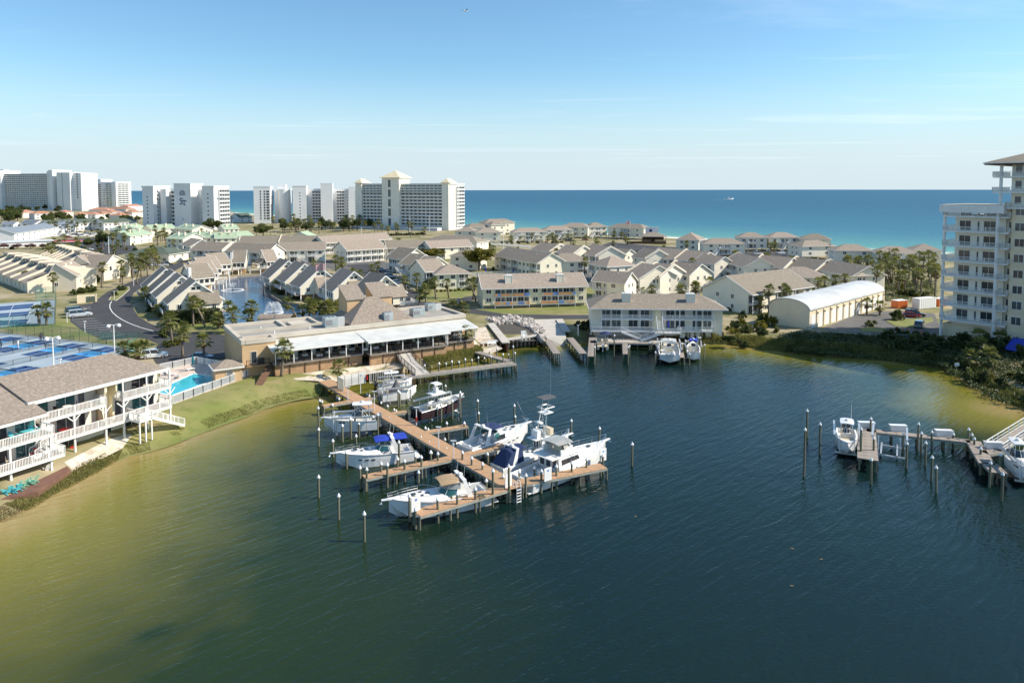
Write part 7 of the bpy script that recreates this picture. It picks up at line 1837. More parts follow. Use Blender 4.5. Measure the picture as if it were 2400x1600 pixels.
def palm(p, top, label, group, sc=1.0):
    """p: foot, top: centre of the crown"""
    lean = Vector((top.x - p.x, top.y - p.y)); h = max(2.0, top.z - p.z)
    o = thing('palm_tree', label, 'palm tree', p, 0, group)
    k = (round(h * 1.5) / 1.5, round(lean.length * 1.5) / 1.5)
    if k not in PT:
        b = MB(); R_ = []; hh, ll = k
        for i in range(8):
            u = i / 7; x = ll * (u ** 1.5 if ll > 1 else u); r = (.30 - .12 * u + (.06 if u > .8 else 0)) * (1 + .06 * (-1) ** i); R_.append([(x + r * cos(a), r * sin(a), hh * u) for a in [2 * pi * j / 8 for j in range(8)]])
        b.loft(R_); PT[k] = b.mesh('trunk', 'palm_trunk', True)
    a = atan2(lean.y, lean.x); link('trunk', PT[k], o, (0, 0, 0), a)
    c = link('crown', R.choice(PCR), o, (k[1] * cos(a), k[1] * sin(a), k[0]), R.random() * 6.28); s = sc * R.uniform(.88, 1.12); c.scale = (s, s, s * R.uniform(.9, 1.1))
def palm_px(tg, xb, yb, xc, yc, label, group, sc=1.0):
    p = P(tg, xb, yb); p.z = max(.3, gz(p.x, p.y)); t_ = PD(tg, xc, yc, p.y); palm(p, t_, label, group, sc)

def leaf_mesh(name, seed, n, m, size=.11, clumps=16, box=None, flat=.8):
    rs = np.random.RandomState(seed); 
    if box is None:
        c = rs.normal(size=(clumps, 3)); c /= np.linalg.norm(c, axis=1)[:, None]; c *= rs.uniform(.35, .78, (clumps, 1)); c[:, 2] = c[:, 2] * flat
        k = rs.randint(clumps, size=n); q = rs.normal(size=(n, 3)); q /= np.linalg.norm(q, axis=1)[:, None]; pos = c[k] + q * (rs.uniform(.15, .36, (n, 1)) * rs.uniform(.6, 1.1, (clumps, 1))[k])
    else:
        pos = rs.uniform(-1, 1, (n, 3)); ax = rs.randint(3, size=n); sg = np.sign(rs.uniform(-1, 1, n)); sel = rs.uniform(size=n) < .75
        pos[np.arange(n)[sel], ax[sel]] = (sg * rs.uniform(.82, 1.06, n))[sel]; pos = pos * np.array(box)
    a = rs.normal(size=(n, 3)); a /= np.linalg.norm(a, axis=1)[:, None]; b_ = np.cross(a, rs.normal(size=(n, 3))); b_ /= np.linalg.norm(b_, axis=1)[:, None]
    s = size * rs.uniform(.6, 1.3, (n, 1)); V = np.stack([pos - a * s, pos + b_ * s * .6, pos + a * s, pos - b_ * s * .6], 1).reshape(-1, 3)
    me = bpy.data.meshes.new(name); me.from_pydata([tuple(v) for v in V], [], [(4 * i, 4 * i + 1, 4 * i + 2, 4 * i + 3) for i in range(n)]); me.materials.append(M(m)); return me
CROWN = {m: [leaf_mesh('crown', 20 + i, 3600, m, .085, 20) for i in range(2)] for m in ('leaf_green', 'leaf_yellow', 'leaf_dark', 'leaf_pink')}
BUSH = {m: [leaf_mesh('foliage', 40 + i, 900, m, .15, 12) for i in range(3)] for m in ('leaf_green', 'leaf_yellow', 'leaf_dark', 'leaf_pink')}
def tree(p, h, r, m, label, group=None, name='broadleaf_tree'):
    o = thing(name, label, 'tree', p, R.random() * 6, group)
    b = MB(); b.tube((0, 0, -.2), (0, 0, h * .45), .05 * h, .03 * h, 7)
    for k in range(5): a = k * 1.26; b.tube((0, 0, h * .33), (r * .55 * cos(a), r * .55 * sin(a), h * .68), .022 * h, .008 * h, 5)
    b.build('trunk', 'bark', o); c = link('crown', R.choice(CROWN[m]), o, (0, 0, h * .62)); c.scale = (r, r, h * .40)
def bush(p, r, h, m, label, group):
    o = thing('shrub', label, 'shrub', p, R.random() * 6, group); c = link('foliage', R.choice(BUSH[m]), o, (0, 0, h * .42)); c.scale = (r, r, h * .62)
    s = MB(); s.tube((0, 0, -.1), (0, 0, h * .4), .06, .03, 5); s.build('stem', 'bark', o)
def scatter(tg, poly, n, fn, z=LAND, seed=1, mind=2.0, free=False):
    rr = random.Random(seed); pl = [P(tg, x, y, z).xy for x, y in poly]; a = np.array([(q.x, q.y) for q in pl]); lo, hi = a.min(0), a.max(0); got = []; tries = 0
    while len(got) < n and tries < n * 60:
        tries += 1; q = (rr.uniform(lo[0], hi[0]), rr.uniform(lo[1], hi[1]))
        if inside(pl, [q])[0] and (not free or not any(inside(f_, [q])[0] for f_ in FOOT)) and all((q[0] - g_[0]) ** 2 + (q[1] - g_[1]) ** 2 > mind ** 2 for g_ in got): got.append(q); fn(Vector((q[0], q[1], max(.2, gz(*q)))), rr)

for a in ((850, 970, 725, 720), (830, 940, 785, 725), (1200, 975, 1100, 740), (1140, 1035, 1170, 830), (1370, 975, 1355, 740), (1420, 985, 1340, 850), (1090, 1035, 990, 870), (720, 960, 700, 700), (1000, 990, 985, 860)):
    palm_px('z5', *a, 'leaning sabal palm on the lawn between pond and restaurant', 'lawn palms by the pond')
for a in ((1880, 935, 1770, 710), (1925, 890, 1915, 770), (2000, 910, 2010, 720), (2060, 915, 2020, 740), (2150, 905, 2190, 730), (2240, 890, 2250, 750), (2330, 880, 2310, 730), (2100, 900, 2120, 760), (2290, 890, 2200, 760), (2180, 880, 2080, 720)):
    palm_px('z5', *a, 'sabal palm in the clump behind the restaurant roof', 'palm clump behind the restaurant')
for a in ((345, 860, 340, 770), (215, 740, 190, 590), (440, 1035, 430, 920), (640, 1060, 620, 1010)): palm_px('z5', *a, 'sabal palm on the strip between road and cottages', 'roadside palms')
for a in ((50, 440, 50, 230), (145, 420, 140, 190), (215, 400, 210, 240), (240, 330, 250, 150), (320, 330, 340, 220), (95, 500, 120, 290), (20, 400, 30, 200), (280, 350, 300, 180), (180, 350, 160, 210)): palm_px('z5', *a, 'tall sabal palm at the car park beyond the round island', 'palms at the far car park')
for a in ((1720, 755, 1750, 580), (1800, 760, 1790, 540), (1910, 640, 1880, 470), (2045, 625, 2030, 460), (1705, 550, 1700, 400), (1600, 580, 1580, 430), (2330, 660, 2260, 470), (2300, 640, 2320, 450), (1290, 360, 1290, 270), (1215, 395, 1225, 300), (890, 370, 905, 230), (845, 330, 840, 220), (955, 220, 945, 150), (610, 300, 610, 255), (190, 560, 200, 490), (1340, 690, 1345, 600), (920, 330, 920, 260), (860, 400, 870, 330), (1000, 400, 1010, 340), (1100, 420, 1100, 370)): palm_px('z6', *a, 'sabal palm among the cottages and the lawn road', 'palms among the cottages')
for a in ((2090, 830, 2100, 725), (2170, 830, 2190, 735)): palm_px('z6', *a, 'stout sabal palm at the road behind the restaurant', 'road palms', 1.2)
for a in ((405, 808, 395, 748), (428, 835, 430, 780), (478, 842, 475, 795), (300, 838, 290, 826), (322, 842, 318, 830), (345, 838, 338, 824)): palm_px('s', *a, 'sabal palm beside the pool car park', 'palms at the pool car park')
for a in ((460, 995, 415, 800), (535, 990, 535, 800)): palm_px('za', *a, 'sabal palm on the lawn before the tennis courts', 'tennis court palms')
for a in ((1165, 560, 1175, 310), (1410, 555, 1395, 370), (1530, 440, 1525, 270), (1620, 420, 1610, 290), (1380, 500, 1400, 290), (250, 530, 230, 430), (300, 530, 290, 410), (360, 520, 360, 400), (420, 520, 410, 390)): palm_px('za', *a, 'sabal palm by the barn-like houses', 'palms by the barn-like houses')
palm_px('zc', 460, 640, 470, 430, 'slender palm in front of the restaurant deck', None); palm_px('zc', 910, 630, 915, 555, 'short thick palm on the sand below the restaurant', None); palm_px('zc', 1895, 430, 1905, 285, 'slender palm at the open end of the dining deck', None)
for a in ((790, 1000, 800, 785), (950, 1010, 950, 810), (1045, 870, 1050, 745), (1030, 1000, 1025, 900), (705, 1000, 700, 890), (845, 1000, 850, 930), (1100, 900, 1100, 815), (1160, 900, 1175, 805), (1240, 880, 1245, 710), (1300, 860, 1310, 710), (1400, 830, 1400, 680), (1590, 800, 1600, 660), (1490, 820, 1500, 670), (930, 960, 935, 770)): palm_px('z4', *a, 'tall sabal palm between the large row and the garages', 'palms by the garages')
for a in ((1690, 1010, 1690, 890), (1810, 1015, 1815, 930)): palm_px('z4', *a, 'date palm in the planted island before the garage doors', 'island palms')
for a in ((115, 830, 120, 745), (250, 800, 260, 700), (540, 630, 545, 565), (490, 650, 500, 595), (400, 660, 410, 605), (760, 640, 760, 610)): palm_px('z4', *a, 'palm at the inner car park', 'inner car park palms')
for a in ((545, 1345, 545, 1170), (605, 1345, 605, 1275)): palm_px('zh', *a, 'slender palm against the cream tower', 'tower palms', .8)
for tg, l in (('z3', ((690, 380, 700, 305), (495, 380, 495, 325), (910, 380, 905, 295), (920, 380, 918, 335), (1055, 350, 1055, 305), (1100, 340, 1105, 295), (855, 370, 855, 325), (1330, 380, 1335, 350), (1500, 410, 1505, 375), (1510, 340, 1510, 285), (1580, 340, 1580, 285), (1620, 370, 1620, 325), (1640, 395, 1640, 355), (2190, 430, 2190, 400))), ('z4', ((300, 440, 305, 395), (365, 440, 370, 395), (530, 450, 535, 395), (840, 430, 840, 365), (1190, 450, 1190, 410), (1075, 430, 1075, 365), (1660, 510, 1665, 465), (1715, 520, 1720, 475), (2205, 540, 2210, 505), (1360, 490, 1360, 455)))):
    for a in l: palm_px(tg, *a, 'small palm along the beach houses', 'beach house palms')
for a in ((1550, 890, 1545, 805), (1700, 890, 1700, 825), (1770, 890, 1775, 850), (1880, 890, 1885, 855), (2100, 860, 2105, 785), (2170, 890, 2170, 835), (2310, 890, 2305, 800), (2305, 770, 2305, 700), (1690, 530, 1690, 505), (1730, 530, 1730, 500), (1330, 530, 1330, 500), (1280, 545, 1290, 525), (930, 480, 935, 455), (320, 460, 320, 430), (280, 450, 285, 420), (800, 830, 800, 800)): palm_px('z3', *a, 'palm in front of the stepped stair blocks', 'palms at the stair blocks')
def rp(lb, g_, lo=4, hi=8, sc=1.0): return lambda p, r: palm(p, p + Vector((r.uniform(-.5, .5), r.uniform(-.5, .5), r.uniform(lo, hi))), lb, g_, sc)
scatter('z4', ((1330, 700), (1900, 640), (2340, 640), (2340, 880), (2100, 850), (1900, 860), (1600, 800)), 40, rp('sabal palm in the dense grove beside the cream tower', 'palm grove', 5, 9, 1.1), seed=5, mind=2.4)
scatter('z1', ((380, 960), (700, 850), (820, 900), (720, 1000), (420, 1020)), 14, rp('sabal palm in the dense hedge behind the terraces', 'palm hedge'), seed=6)
scatter('z1', ((1060, 760), (1300, 760), (1280, 900), (1080, 880)), 9, rp('palm below the mint green roofs', 'palms below the green roofs', 5, 9), seed=7)
scatter('z1', ((1400, 1000), (1620, 960), (1640, 1040), (1420, 1060)), 6, rp('palm beside the dark green hall', 'palms at the green hall', 4, 7), seed=8)
scatter('z1', ((1520, 760), (1640, 760), (1650, 830), (1520, 830)), 7, rp('palm between the green-roofed pair', 'palms in the green row', 5, 8), seed=9)
scatter('z1', ((440, 690), (760, 660), (760, 720), (460, 730)), 8, rp('palm before the white town rows', 'town palms', 5, 9), seed=10, mind=4)
scatter('z1', ((760, 660), (1080, 640), (1080, 690), (770, 700)), 6, rp('palm along the long dark-roofed rows', 'palms by the long rows', 5, 8), seed=11, mind=4)
scatter('z2', ((330, 720), (1280, 690), (1280, 650), (800, 640), (330, 660)), 22, rp('palm in the belt below the white condominium', 'tower belt palms', 6, 12, 1.35), seed=12, mind=4)
scatter('z2', ((1300, 740), (1800, 760), (1850, 700), (1300, 690)), 9, rp('palm on the hotel lawn edge', 'hotel lawn palms', 5, 10, 1.2), seed=13, mind=5)
# broadleaf trees
def TR(tg, x, yb, yt, wpx, m, label, group=None):
    p = P(tg, x, yb); h = PD(tg, x, yt, p.y).z - p.z; tree(p, h, wpx * ZOOM[tg][2] * p.y / F / 2, m, label, group)
TR('z3', 180, 650, 405, 350, 'leaf_yellow', 'round yellow-green tree beside the long balcony row'); TR('z2', 1910, 960, 835, 310, 'leaf_yellow', 'lower yellow-green tree before the stepped gables')
TR('z1', 2090, 700, 550, 230, 'leaf_green', 'large round tree between green roofs and lettered tower'); TR('z2', 240, 745, 600, 230, 'leaf_green', 'large bushy olive tree below the white condominium')
TR('z1', 1010, 860, 670, 150, 'leaf_dark', 'dark tree behind the market car park'); TR('z1', 880, 850, 745, 140, 'leaf_green', 'pale green low tree beside the dark one')
TR('z6', 1830, 570, 420, 170, 'leaf_dark', 'dark conifer-like tree beside the cream hip block')
for i in range(4): TR('z1', 40 + i * 130, 855, 800, 130, 'leaf_pink', 'pinkish flowering tree along the market wall', 'flowering trees')
def sct(lb, g_, m, h0, h1): return lambda p, r: tree(p, r.uniform(h0, h1), r.uniform(h0, h1) * .5, m, lb, g_)
scatter('z1', ((-40, 560), (220, 540), (250, 590), (0, 620)), 14, sct('dark tree in the wood at the edge of town', 'town wood', 'leaf_green', 9, 14), seed=21, mind=6)
scatter('z1', ((340, 600), (560, 560), (720, 560), (600, 620), (360, 640)), 14, sct('green tree between white houses and terracotta roofs', 'trees below the terracotta roofs', 'leaf_green', 7, 11), seed=22, mind=6)
scatter('z1', ((640, 560), (1300, 560), (1380, 600), (700, 600)), 16, sct('small tree between the terracotta houses', 'trees among the terracotta houses', 'leaf_green', 6, 9), seed=23, mind=7)
scatter('z2', ((350, 700), (1300, 680), (1300, 650), (350, 660)), 22, sct('dark green tree in the belt below the white condominium', 'tower belt trees', 'leaf_dark', 7, 11), seed=24, mind=6)
scatter('z1', ((0, 480), (220, 470), (700, 480), (690, 500), (0, 530)), 14, sct('tree under the long slab tower', 'slab tower trees', 'leaf_dark', 8, 12), seed=25, mind=9)
# shrubs
def sb_(lb, g_, ms, r0, r1): return lambda p, r: bush(p, r.uniform(r0, r1), r.uniform(r0, r1) * 1.3, r.choice(ms), lb, g_)
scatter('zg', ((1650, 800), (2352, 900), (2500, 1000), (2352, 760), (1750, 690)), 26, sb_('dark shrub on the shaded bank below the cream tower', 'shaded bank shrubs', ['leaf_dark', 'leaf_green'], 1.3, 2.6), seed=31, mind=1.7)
scatter('zg', ((700, 790), (1700, 800), (1750, 690), (900, 660), (640, 690)), 22, sb_('low dark shrub along the grey bank fence', 'fence bank shrubs', ['leaf_dark', 'leaf_green'], .7, 1.5), seed=32, mind=1.6)
scatter('zg', ((110, 740), (500, 740), (680, 660), (520, 500), (330, 480), (150, 600)), 22, sb_('green shrub between the waterside flats and the garages', 'shrubs by the garages', ['leaf_green', 'leaf_dark', 'leaf_yellow'], 1.0, 2.3), seed=33, mind=1.8)
scatter('z4', ((1330, 760), (1900, 700), (2300, 700), (2330, 900), (1900, 900), (1560, 860)), 14, sb_('shrub under the palm grove', 'grove shrubs', ['leaf_green', 'leaf_yellow', 'leaf_dark'], 1.0, 2.2), seed=34)
for i, (tg, x, y, r, m, lb) in enumerate((('zg', 1800, 530, 2.6, 'leaf_green', 'round shrub in the planted island by the maroon car'), ('zg', 1545, 590, 1.7, 'leaf_green', 'small clipped tree-shrub before the garage doors'), ('za', 1100, 500, 2.6, 'leaf_dark', 'rounded dark shrub at the barn-like houses'), ('za', 1320, 655, 1.6, 'leaf_green', 'shrub on the road island, lamp side'), ('za', 1410, 590, 1.8, 'leaf_green', 'shrub on the road island, palm side'), ('za', 860, 640, 1.9, 'leaf_green', 'shrub left of the dumpster enclosure'), ('za', 960, 620, 2.0, 'leaf_green', 'shrub behind the dumpster enclosure'), ('za', 1060, 610, 2.0, 'leaf_green', 'shrub right of the dumpster enclosure'),
        ('s', 395, 812, 1.6, 'leaf_green', 'clipped shrub on the island by the pool car park'), ('s', 412, 808, 1.5, 'leaf_yellow', 'yellowish shrub on the island by the pool car park'), ('s', 386, 790, 1.8, 'leaf_green', 'leafy shrub at the road bend'), ('z5', 230, 800, 1.6, 'leaf_dark', 'dark shrub under the third cottage'), ('zf', 1040, 560, 2.2, 'leaf_dark', 'dark shrub beside the boat ramp'), ('zf', 1095, 540, 2.0, 'leaf_dark', 'dark shrub against the waterside flats'), ('z6', 260, 590, 1.6, 'leaf_dark', 'dark shrub at the pond edge deck'), ('z6', 430, 640, 1.6, 'leaf_dark', 'dark shrub under the middle cottage'), ('zh', 640, 1440, 2.6, 'palm_leaf', 'palmetto-like shrub below the blue tarpaulin'))):
    p = P(tg, x, y); bush(p, r, r * 1.2, m if m in BUSH else 'leaf_green', lb, None)
def strip(lb, g_, tg, pts_, n, ms, r0, r1, seed): 
    rr = random.Random(seed)
    for i in range(n):
        u = i / max(1, n - 1) * (len(pts_) - 1); k = min(int(u), len(pts_) - 2); f = u - k; q = P(tg, pts_[k][0] * (1 - f) + pts_[k + 1][0] * f, pts_[k][1] * (1 - f) + pts_[k + 1][1] * f)
        bush(q + Vector((rr.uniform(-.6, .6), rr.uniform(-.6, .6), 0)), rr.uniform(r0, r1), rr.uniform(r0, r1) * 1.1, rr.choice(ms), lb, g_)
strip('low shrub in the bed before the cream hip block', 'foundation shrubs', 'z6', ((1920, 560), (2250, 548)), 9, ['leaf_green', 'leaf_dark'], .6, 1.0, 41)
strip('clipped shrub beside the blank gable wall', 'gable wall shrubs', 'z4', ((330, 960), (560, 985), (640, 985)), 9, ['leaf_dark', 'leaf_green'], .9, 1.5, 42)
strip('shrub along the hotel terrace', 'hotel shrubs', 'z2', ((1500, 725), (1820, 715)), 14, ['leaf_dark', 'leaf_green'], 1.6, 2.4, 43)
strip('shrub below the beach houses', 'beach shrubs', 'z3', ((300, 385), (520, 385), (900, 378), (1000, 375)), 14, ['leaf_dark', 'leaf_green'], .9, 1.6, 44)
scatter('s', ((2185, 800), (2330, 800), (2480, 860), (2480, 960), (2400, 940), (2340, 925), (2285, 890), (2200, 850)), 24, sb_('dark shrub at the foot of the cream tower', 'tower foot shrubs', ['leaf_dark', 'leaf_green'], 1.2, 2.6), seed=35, mind=1.6)
scatter('s', ((2230, 815), (2330, 810), (2480, 870), (2470, 920), (2380, 900), (2300, 870)), 7, rp('low palmetto at the foot of the cream tower', 'tower foot palmettos', .8, 2.0, 1.1), seed=36, mind=2.5)
for tg, poly, n1, n2, sd_s in (('z3', ((0, 640), (350, 430), (1000, 400), (2350, 500), (2350, 880), (1280, 800), (350, 690)), 12, 34, 51), ('z4', ((100, 620), (400, 480), (1500, 520), (1900, 660), (1300, 720), (600, 680)), 6, 16, 53), ('z2', ((0, 980), (0, 760), (1500, 780), (2350, 800), (2350, 900), (1500, 960), (600, 900)), 6, 14, 55), ('za', ((300, 640), (500, 300), (1100, 60), (1666, 100), (1660, 360), (1100, 620)), 7, 14, 57), ('z1', ((0, 760), (300, 640), (1000, 640), (1600, 680), (2350, 760), (2350, 860), (1700, 900), (1000, 900), (100, 900)), 11, 24, 59)):
    scatter(tg, poly, n1, rp('small palm between the houses %s' % {'z3': 'of the middle rows', 'z4': 'of the inner court', 'z2': 'below the hotel', 'za': 'by the barn-like houses', 'z1': 'of the town'}[tg], 'house palms ' + {'z3': 'middle', 'z4': 'court', 'z2': 'hotel', 'za': 'barns', 'z1': 'town'}[tg], 3.5, 7), seed=sd_s, mind=3, free=True)
    scatter(tg, poly, n2, sb_('garden shrub between the houses %s' % {'z3': 'of the middle rows', 'z4': 'of the inner court', 'z2': 'below the hotel', 'za': 'by the barn-like houses', 'z1': 'of the town'}[tg], 'house shrubs ' + {'z3': 'middle', 'z4': 'court', 'z2': 'hotel', 'za': 'barns', 'z1': 'town'}[tg], ['leaf_green', 'leaf_dark', 'leaf_green', 'leaf_yellow'], .8, 1.9), seed=sd_s + 1, mind=2.2, free=True)
def undergrowth(name, label, tg, poly, n, m, seed, h=.7, size=.22):
    rr = random.Random(seed); c = []; scatter(tg, poly, n, lambda p, r: c.append(p), seed=seed, mind=.7, free=True); b = MB()
    for p in c:
        for k in range(46):
            q = p + Vector((rr.gauss(0, .55), rr.gauss(0, .55), rr.random() * h)); a = Vector((rr.gauss(0, 1), rr.gauss(0, 1), rr.gauss(0, 1))).normalized() * size; e = a.cross(Vector((rr.gauss(0, 1), rr.gauss(0, 1), 1))).normalized() * size * .5; b.add([q - a, q + e, q + a, q - e], [(0, 1, 2, 3)])
    struct(tag(b.build(name, m), label, 'undergrowth'), 'stuff')
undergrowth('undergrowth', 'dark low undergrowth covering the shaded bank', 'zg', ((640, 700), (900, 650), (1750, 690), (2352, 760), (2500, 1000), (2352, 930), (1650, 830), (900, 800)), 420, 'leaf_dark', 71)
undergrowth('undergrowth', 'low green plants under the palm grove', 'z4', ((1330, 760), (1900, 700), (2300, 700), (2330, 900), (1900, 900), (1560, 860)), 260, 'leaf_green', 72)
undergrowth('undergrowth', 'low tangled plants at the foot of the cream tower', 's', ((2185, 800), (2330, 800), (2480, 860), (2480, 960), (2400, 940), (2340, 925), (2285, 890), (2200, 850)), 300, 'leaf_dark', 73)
# tall hedge by the fourth cottage
a, c = P('z5', 480, 940), P('z5', 1000, 905)
o = thing('hedge', 'tall clipped green hedge before the fourth cottage', 'hedge', (a + c) / 2, ang(a, c)); L = (c - a).length
link('foliage', leaf_mesh('foliage', 77, 7000, 'leaf_dark', .22, box=(L / 2, 1.6, 1.7)), o, (0, 0, 1.6)); MB().box(-L / 2 + .3, L / 2 - .3, -1.2, 1.2, 0, 2.7).build('inner_twigs', 'leaf_dark', o)
# reeds and grass at the water's edge
def reeds(name, label, line, w0, w1, n, h0, h1, m, seed, side=1, gap=.0):
    rs = random.Random(seed); pl = densify(line, 1.0, False); V, Fc = [], []
    for i in range(n):
        k = rs.randrange(1, len(pl) - 1); t_ = (pl[k + 1] - pl[k - 1]).normalized(); dd = rs.uniform(w0, w1); q = pl[k] + Vector((-t_.y, t_.x)) * dd * side + t_ * rs.uniform(-.6, .6)
        if gap and math.sin(q.x * .31) + math.sin(q.y * .23 + 1) + .6 * math.sin(q.x * .9 + q.y * .7) < gap: continue
        z = gz(q.x, q.y) - .05; h = rs.uniform(h0, h1); a_ = rs.random() * 6.28; w_ = .05 + .05 * rs.random(); o_ = len(V)
        V += [(q.x - w_ * cos(a_), q.y - w_ * sin(a_), z), (q.x + w_ * cos(a_), q.y + w_ * sin(a_), z), (q.x + rs.uniform(-.35, .35) * h, q.y + rs.uniform(-.35, .35) * h, z + h)]; Fc.append((o_, o_ + 1, o_ + 2))
    b = MB(); b.add(V, Fc); return struct(tag(b.build(name, m), label, 'grass'), 'stuff')
reeds('shore_grass', 'green grass along the left bank at the water', SHORE[4:19], .1, 2.6, 22000, .12, .42, 'reed', 1, gap=-.9)
reeds('shore_grass', 'dry brown grass and litter along the left bank', SHORE[3:14], .0, 3.0, 9000, .1, .32, 'reed_dry', 2, gap=-.4)
reeds('reed_bed', 'tall reeds on the shaded bank below the tower', SHORE[-14:-2], -.6, 3.2, 22000, .5, 1.2, 'reed', 3)
reeds('reed_bed', 'green reeds on the bank by the garages', SHORE[-18:-9], .2, 4.0, 16000, .5, 1.2, 'reed', 4)
mq = [P('zc', x, y, .6).xy for x, y in ((1560, 560), (1700, 545), (1900, 500), (2080, 470))]
reeds('reed_bed', 'marsh grass between the restaurant and the grey dock', mq, -1.0, 4.5, 12000, .25, .7, 'reed', 5)
sheet('lawn', pts('zb', [(1420, 505), (1530, 480), (1900, 350), (2230, 235), (2330, 240)], 1.7) + S([(690, 885), (745, 890), (758, 905), (745, 920), (680, 930)], 1.0) + pts('zb', [(2315, 480), (2180, 540), (1950, 620), (1690, 715), (1540, 780), (1300, 850), (1130, 880), (1000, 940), (1080, 830), (1200, 740)], .8), 'lawn', .11, 1.5)

# ------------------------------------------------------------------ sports courts
sheet('tennis_surface', pts('za', [(-300, 770), (0, 742), (410, 715), (645, 700), (632, 975), (300, 985), (0, 1015), (-300, 1040)], LAND), 'court_grey', .03, 8)
for i, (y0, y1, xr0, xr1) in enumerate(((762, 815, 400, 355), (840, 895, 345, 320), (920, 980, 340, 300))):
    q = [P('za', x, y, LAND + .04) for x, y in ((-260, y0 + 34), (xr0, y0 - 22 + 10 * i), (xr1, y1 - 20 + 8 * i), (-260, y1 + 30))]
    o = thing('tennis_court', 'dark blue tennis court, ' + ['farthest', 'middle', 'nearest'][i] + ' of three from the lawn palms', 'court', (0, 0, 0), 0, 'tennis courts'); MB().slab(q, .01).build('playing_surface', 'court_dark', o)
    b = MB()
    for f in (0, .62, 1.0): a_, c_ = q[0].lerp(q[1], f), q[3].lerp(q[2], f); b.beam(a_ + Vector((0, 0, .01)), c_ + Vector((0, 0, .01)), .1, .02)
    b.beam(q[0].lerp(q[3], .5), q[1].lerp(q[2], .5), .1, .03); b.beam(q[0], q[1], .1, .03); b.beam(q[3], q[2], .1, .03); b.build('court_lines', 'paint_white', o)
sheet('court_surface', pts('za', [(-300, 1060), (0, 1078), (500, 1128), (1130, 1200), (1400, 1240), (1570, 1290), (1320, 1370), (560, 1500), (150, 1600), (-300, 1640)], LAND), 'court_grey', .03, 8)
ca = P('za', 1035, 1318); e1 = (P('za', 1225, 1235) - P('za', 640, 1372)).normalized(); e1 = Vector((e1.x, e1.y, 0)).normalized(); e2 = Vector((-e1.y, e1.x, 0)); CL, CW = 11.5, 5.3
def pcourt(i, j, lb):
    c = ca - e1 * (17.4 * i) + e2 * (10.1 * j); o = thing('pickleball_court', lb, 'court', (c.x, c.y, LAND + .045), atan2(e1.y, e1.x), 'pickleball courts')
    for s_ in (-1, 1): MB().box(min(s_ * CL * .16, s_ * CL / 2), max(s_ * CL * .16, s_ * CL / 2), -CW / 2, CW / 2, 0, .006).build('service_court', 'court_dark', o)
    MB().box(-CL * .16, CL * .16, -CW / 2, CW / 2, .001, .008).build('kitchen', 'court_light', o)
    b = MB()
    for s_ in (-1, 1): b.box(min(s_ * CL * .16, s_ * CL / 2), max(s_ * CL * .16, s_ * CL / 2), -.05, .05, .008, .012)
    b.build('court_lines', 'paint_white', o)
    n_ = MB().box(-.02, .02, -CW * .58, CW * .58, .05, .95).build('net', 'chain_dark', o); b = MB(); b.box(-.04, .04, -CW * .58, CW * .58, .9, 1.0); b.build('net_tape', 'net_dark', n_)
    for s_ in (-1, 1): MB().tube((0, s_ * CW * .6, 0), (0, s_ * CW * .6, 1.05), .06).build('net_post', 'net_dark', o)
k = 0
for i in (0, 1):
    for j in range(5):
        pcourt(i, j, 'blue pickleball court, %s in the %s row' % (['next to the parking fence', 'second from the parking fence', 'third from the parking fence', 'fourth from the parking fence', 'far corner'][j], ['car park', 'shingle roof'][i]))
def netfence(label, pl, h=3.0, m='chain_link', step=3.0, pm='roof_dark_green'):
    o = thing('court_fence', label, 'fence', (pl[0].x, pl[0].y, LAND)); o0 = Vector((pl[0].x, pl[0].y, LAND))
    for a, c in zip(pl[:-1], pl[1:]):
        n = max(1, round((c - a).length / step))
        for i in range(n):
            p, q = v3(a.lerp(c, i / n), LAND) - o0, v3(a.lerp(c, (i + 1) / n), LAND) - o0
            MB().tube((0, 0, 0), (0, 0, h), .05, n=5).build('post', pm, o, p); b = MB(); b.add([p, q, q + Vector((0, 0, h)), p + Vector((0, 0, h))], [(0, 1, 2, 3)]); b.build('mesh_panel', m, o)
            b = MB(); b.beam(p + Vector((0, 0, h)), q + Vector((0, 0, h)), .05, .05); b.build('top_rail', pm, o)
za_ = lambda *l: [P('za', x, y) for x, y in l]
netfence('green chain-link fence between pickleball courts and lawn', za_((-200, 1060), (0, 1078), (500, 1128), (1130, 1200), (1400, 1240), (1580, 1290), (1340, 1370)))
netfence('tall green screened fence at the end of the tennis courts', za_((632, 985), (648, 700)), 4.0); netfence('green chain-link fence along the tennis courts', za_((632, 985), (300, 1000), (0, 1030), (-200, 1050)), 3.0); netfence('green screen behind the tennis courts', za_((410, 720), (648, 700)), 4.2)
netfence('low green mesh fence along the car park lawn', [P('za', x, y) for x, y in ((1140, 1160), (1330, 1150), (1600, 1140), (1690, 1200))], 1.6)
for j in range(4):
    a = ca + e2 * (10.1 * (j + .5)); netfence('low dark divider fence between pickleball courts, %s' % ['first', 'second', 'third', 'fourth'][j] + ' gap', [a + e1 * 8, a - e1 * 26], 1.1, 'chain_dark', 3.5, 'net_dark')
def floodlight(lb, tg, x, yb, yt):
    p = P(tg, x, yb); h = PD(tg, x, yt, p.y).z - LAND; o = thing('floodlight', lb, 'lamp', p, .5, 'court floodlights'); MB().tube((0, 0, 0), (0, 0, h), .14, .09, n=8).build('pole', 'lamp_white', o)
    b = MB(); b.path([(-.9, 0, h - .3), (-.6, 0, h + .1), (0, 0, h - .1), (.6, 0, h + .1), (.9, 0, h - .3)], .06); b.build('crossarm', 'lamp_white', o)
    for s_ in (-1, 1): b = MB(); b.loft([[(s_ * .95 + r_ * cos(a), r_ * sin(a), z_) for a in [2 * pi * i / 8 for i in range(8)]] for r_, z_ in ((.36, h - .45), (.42, h - .2), (.2, h + .15))]); b.build('lamp_head', 'lamp_white', o)
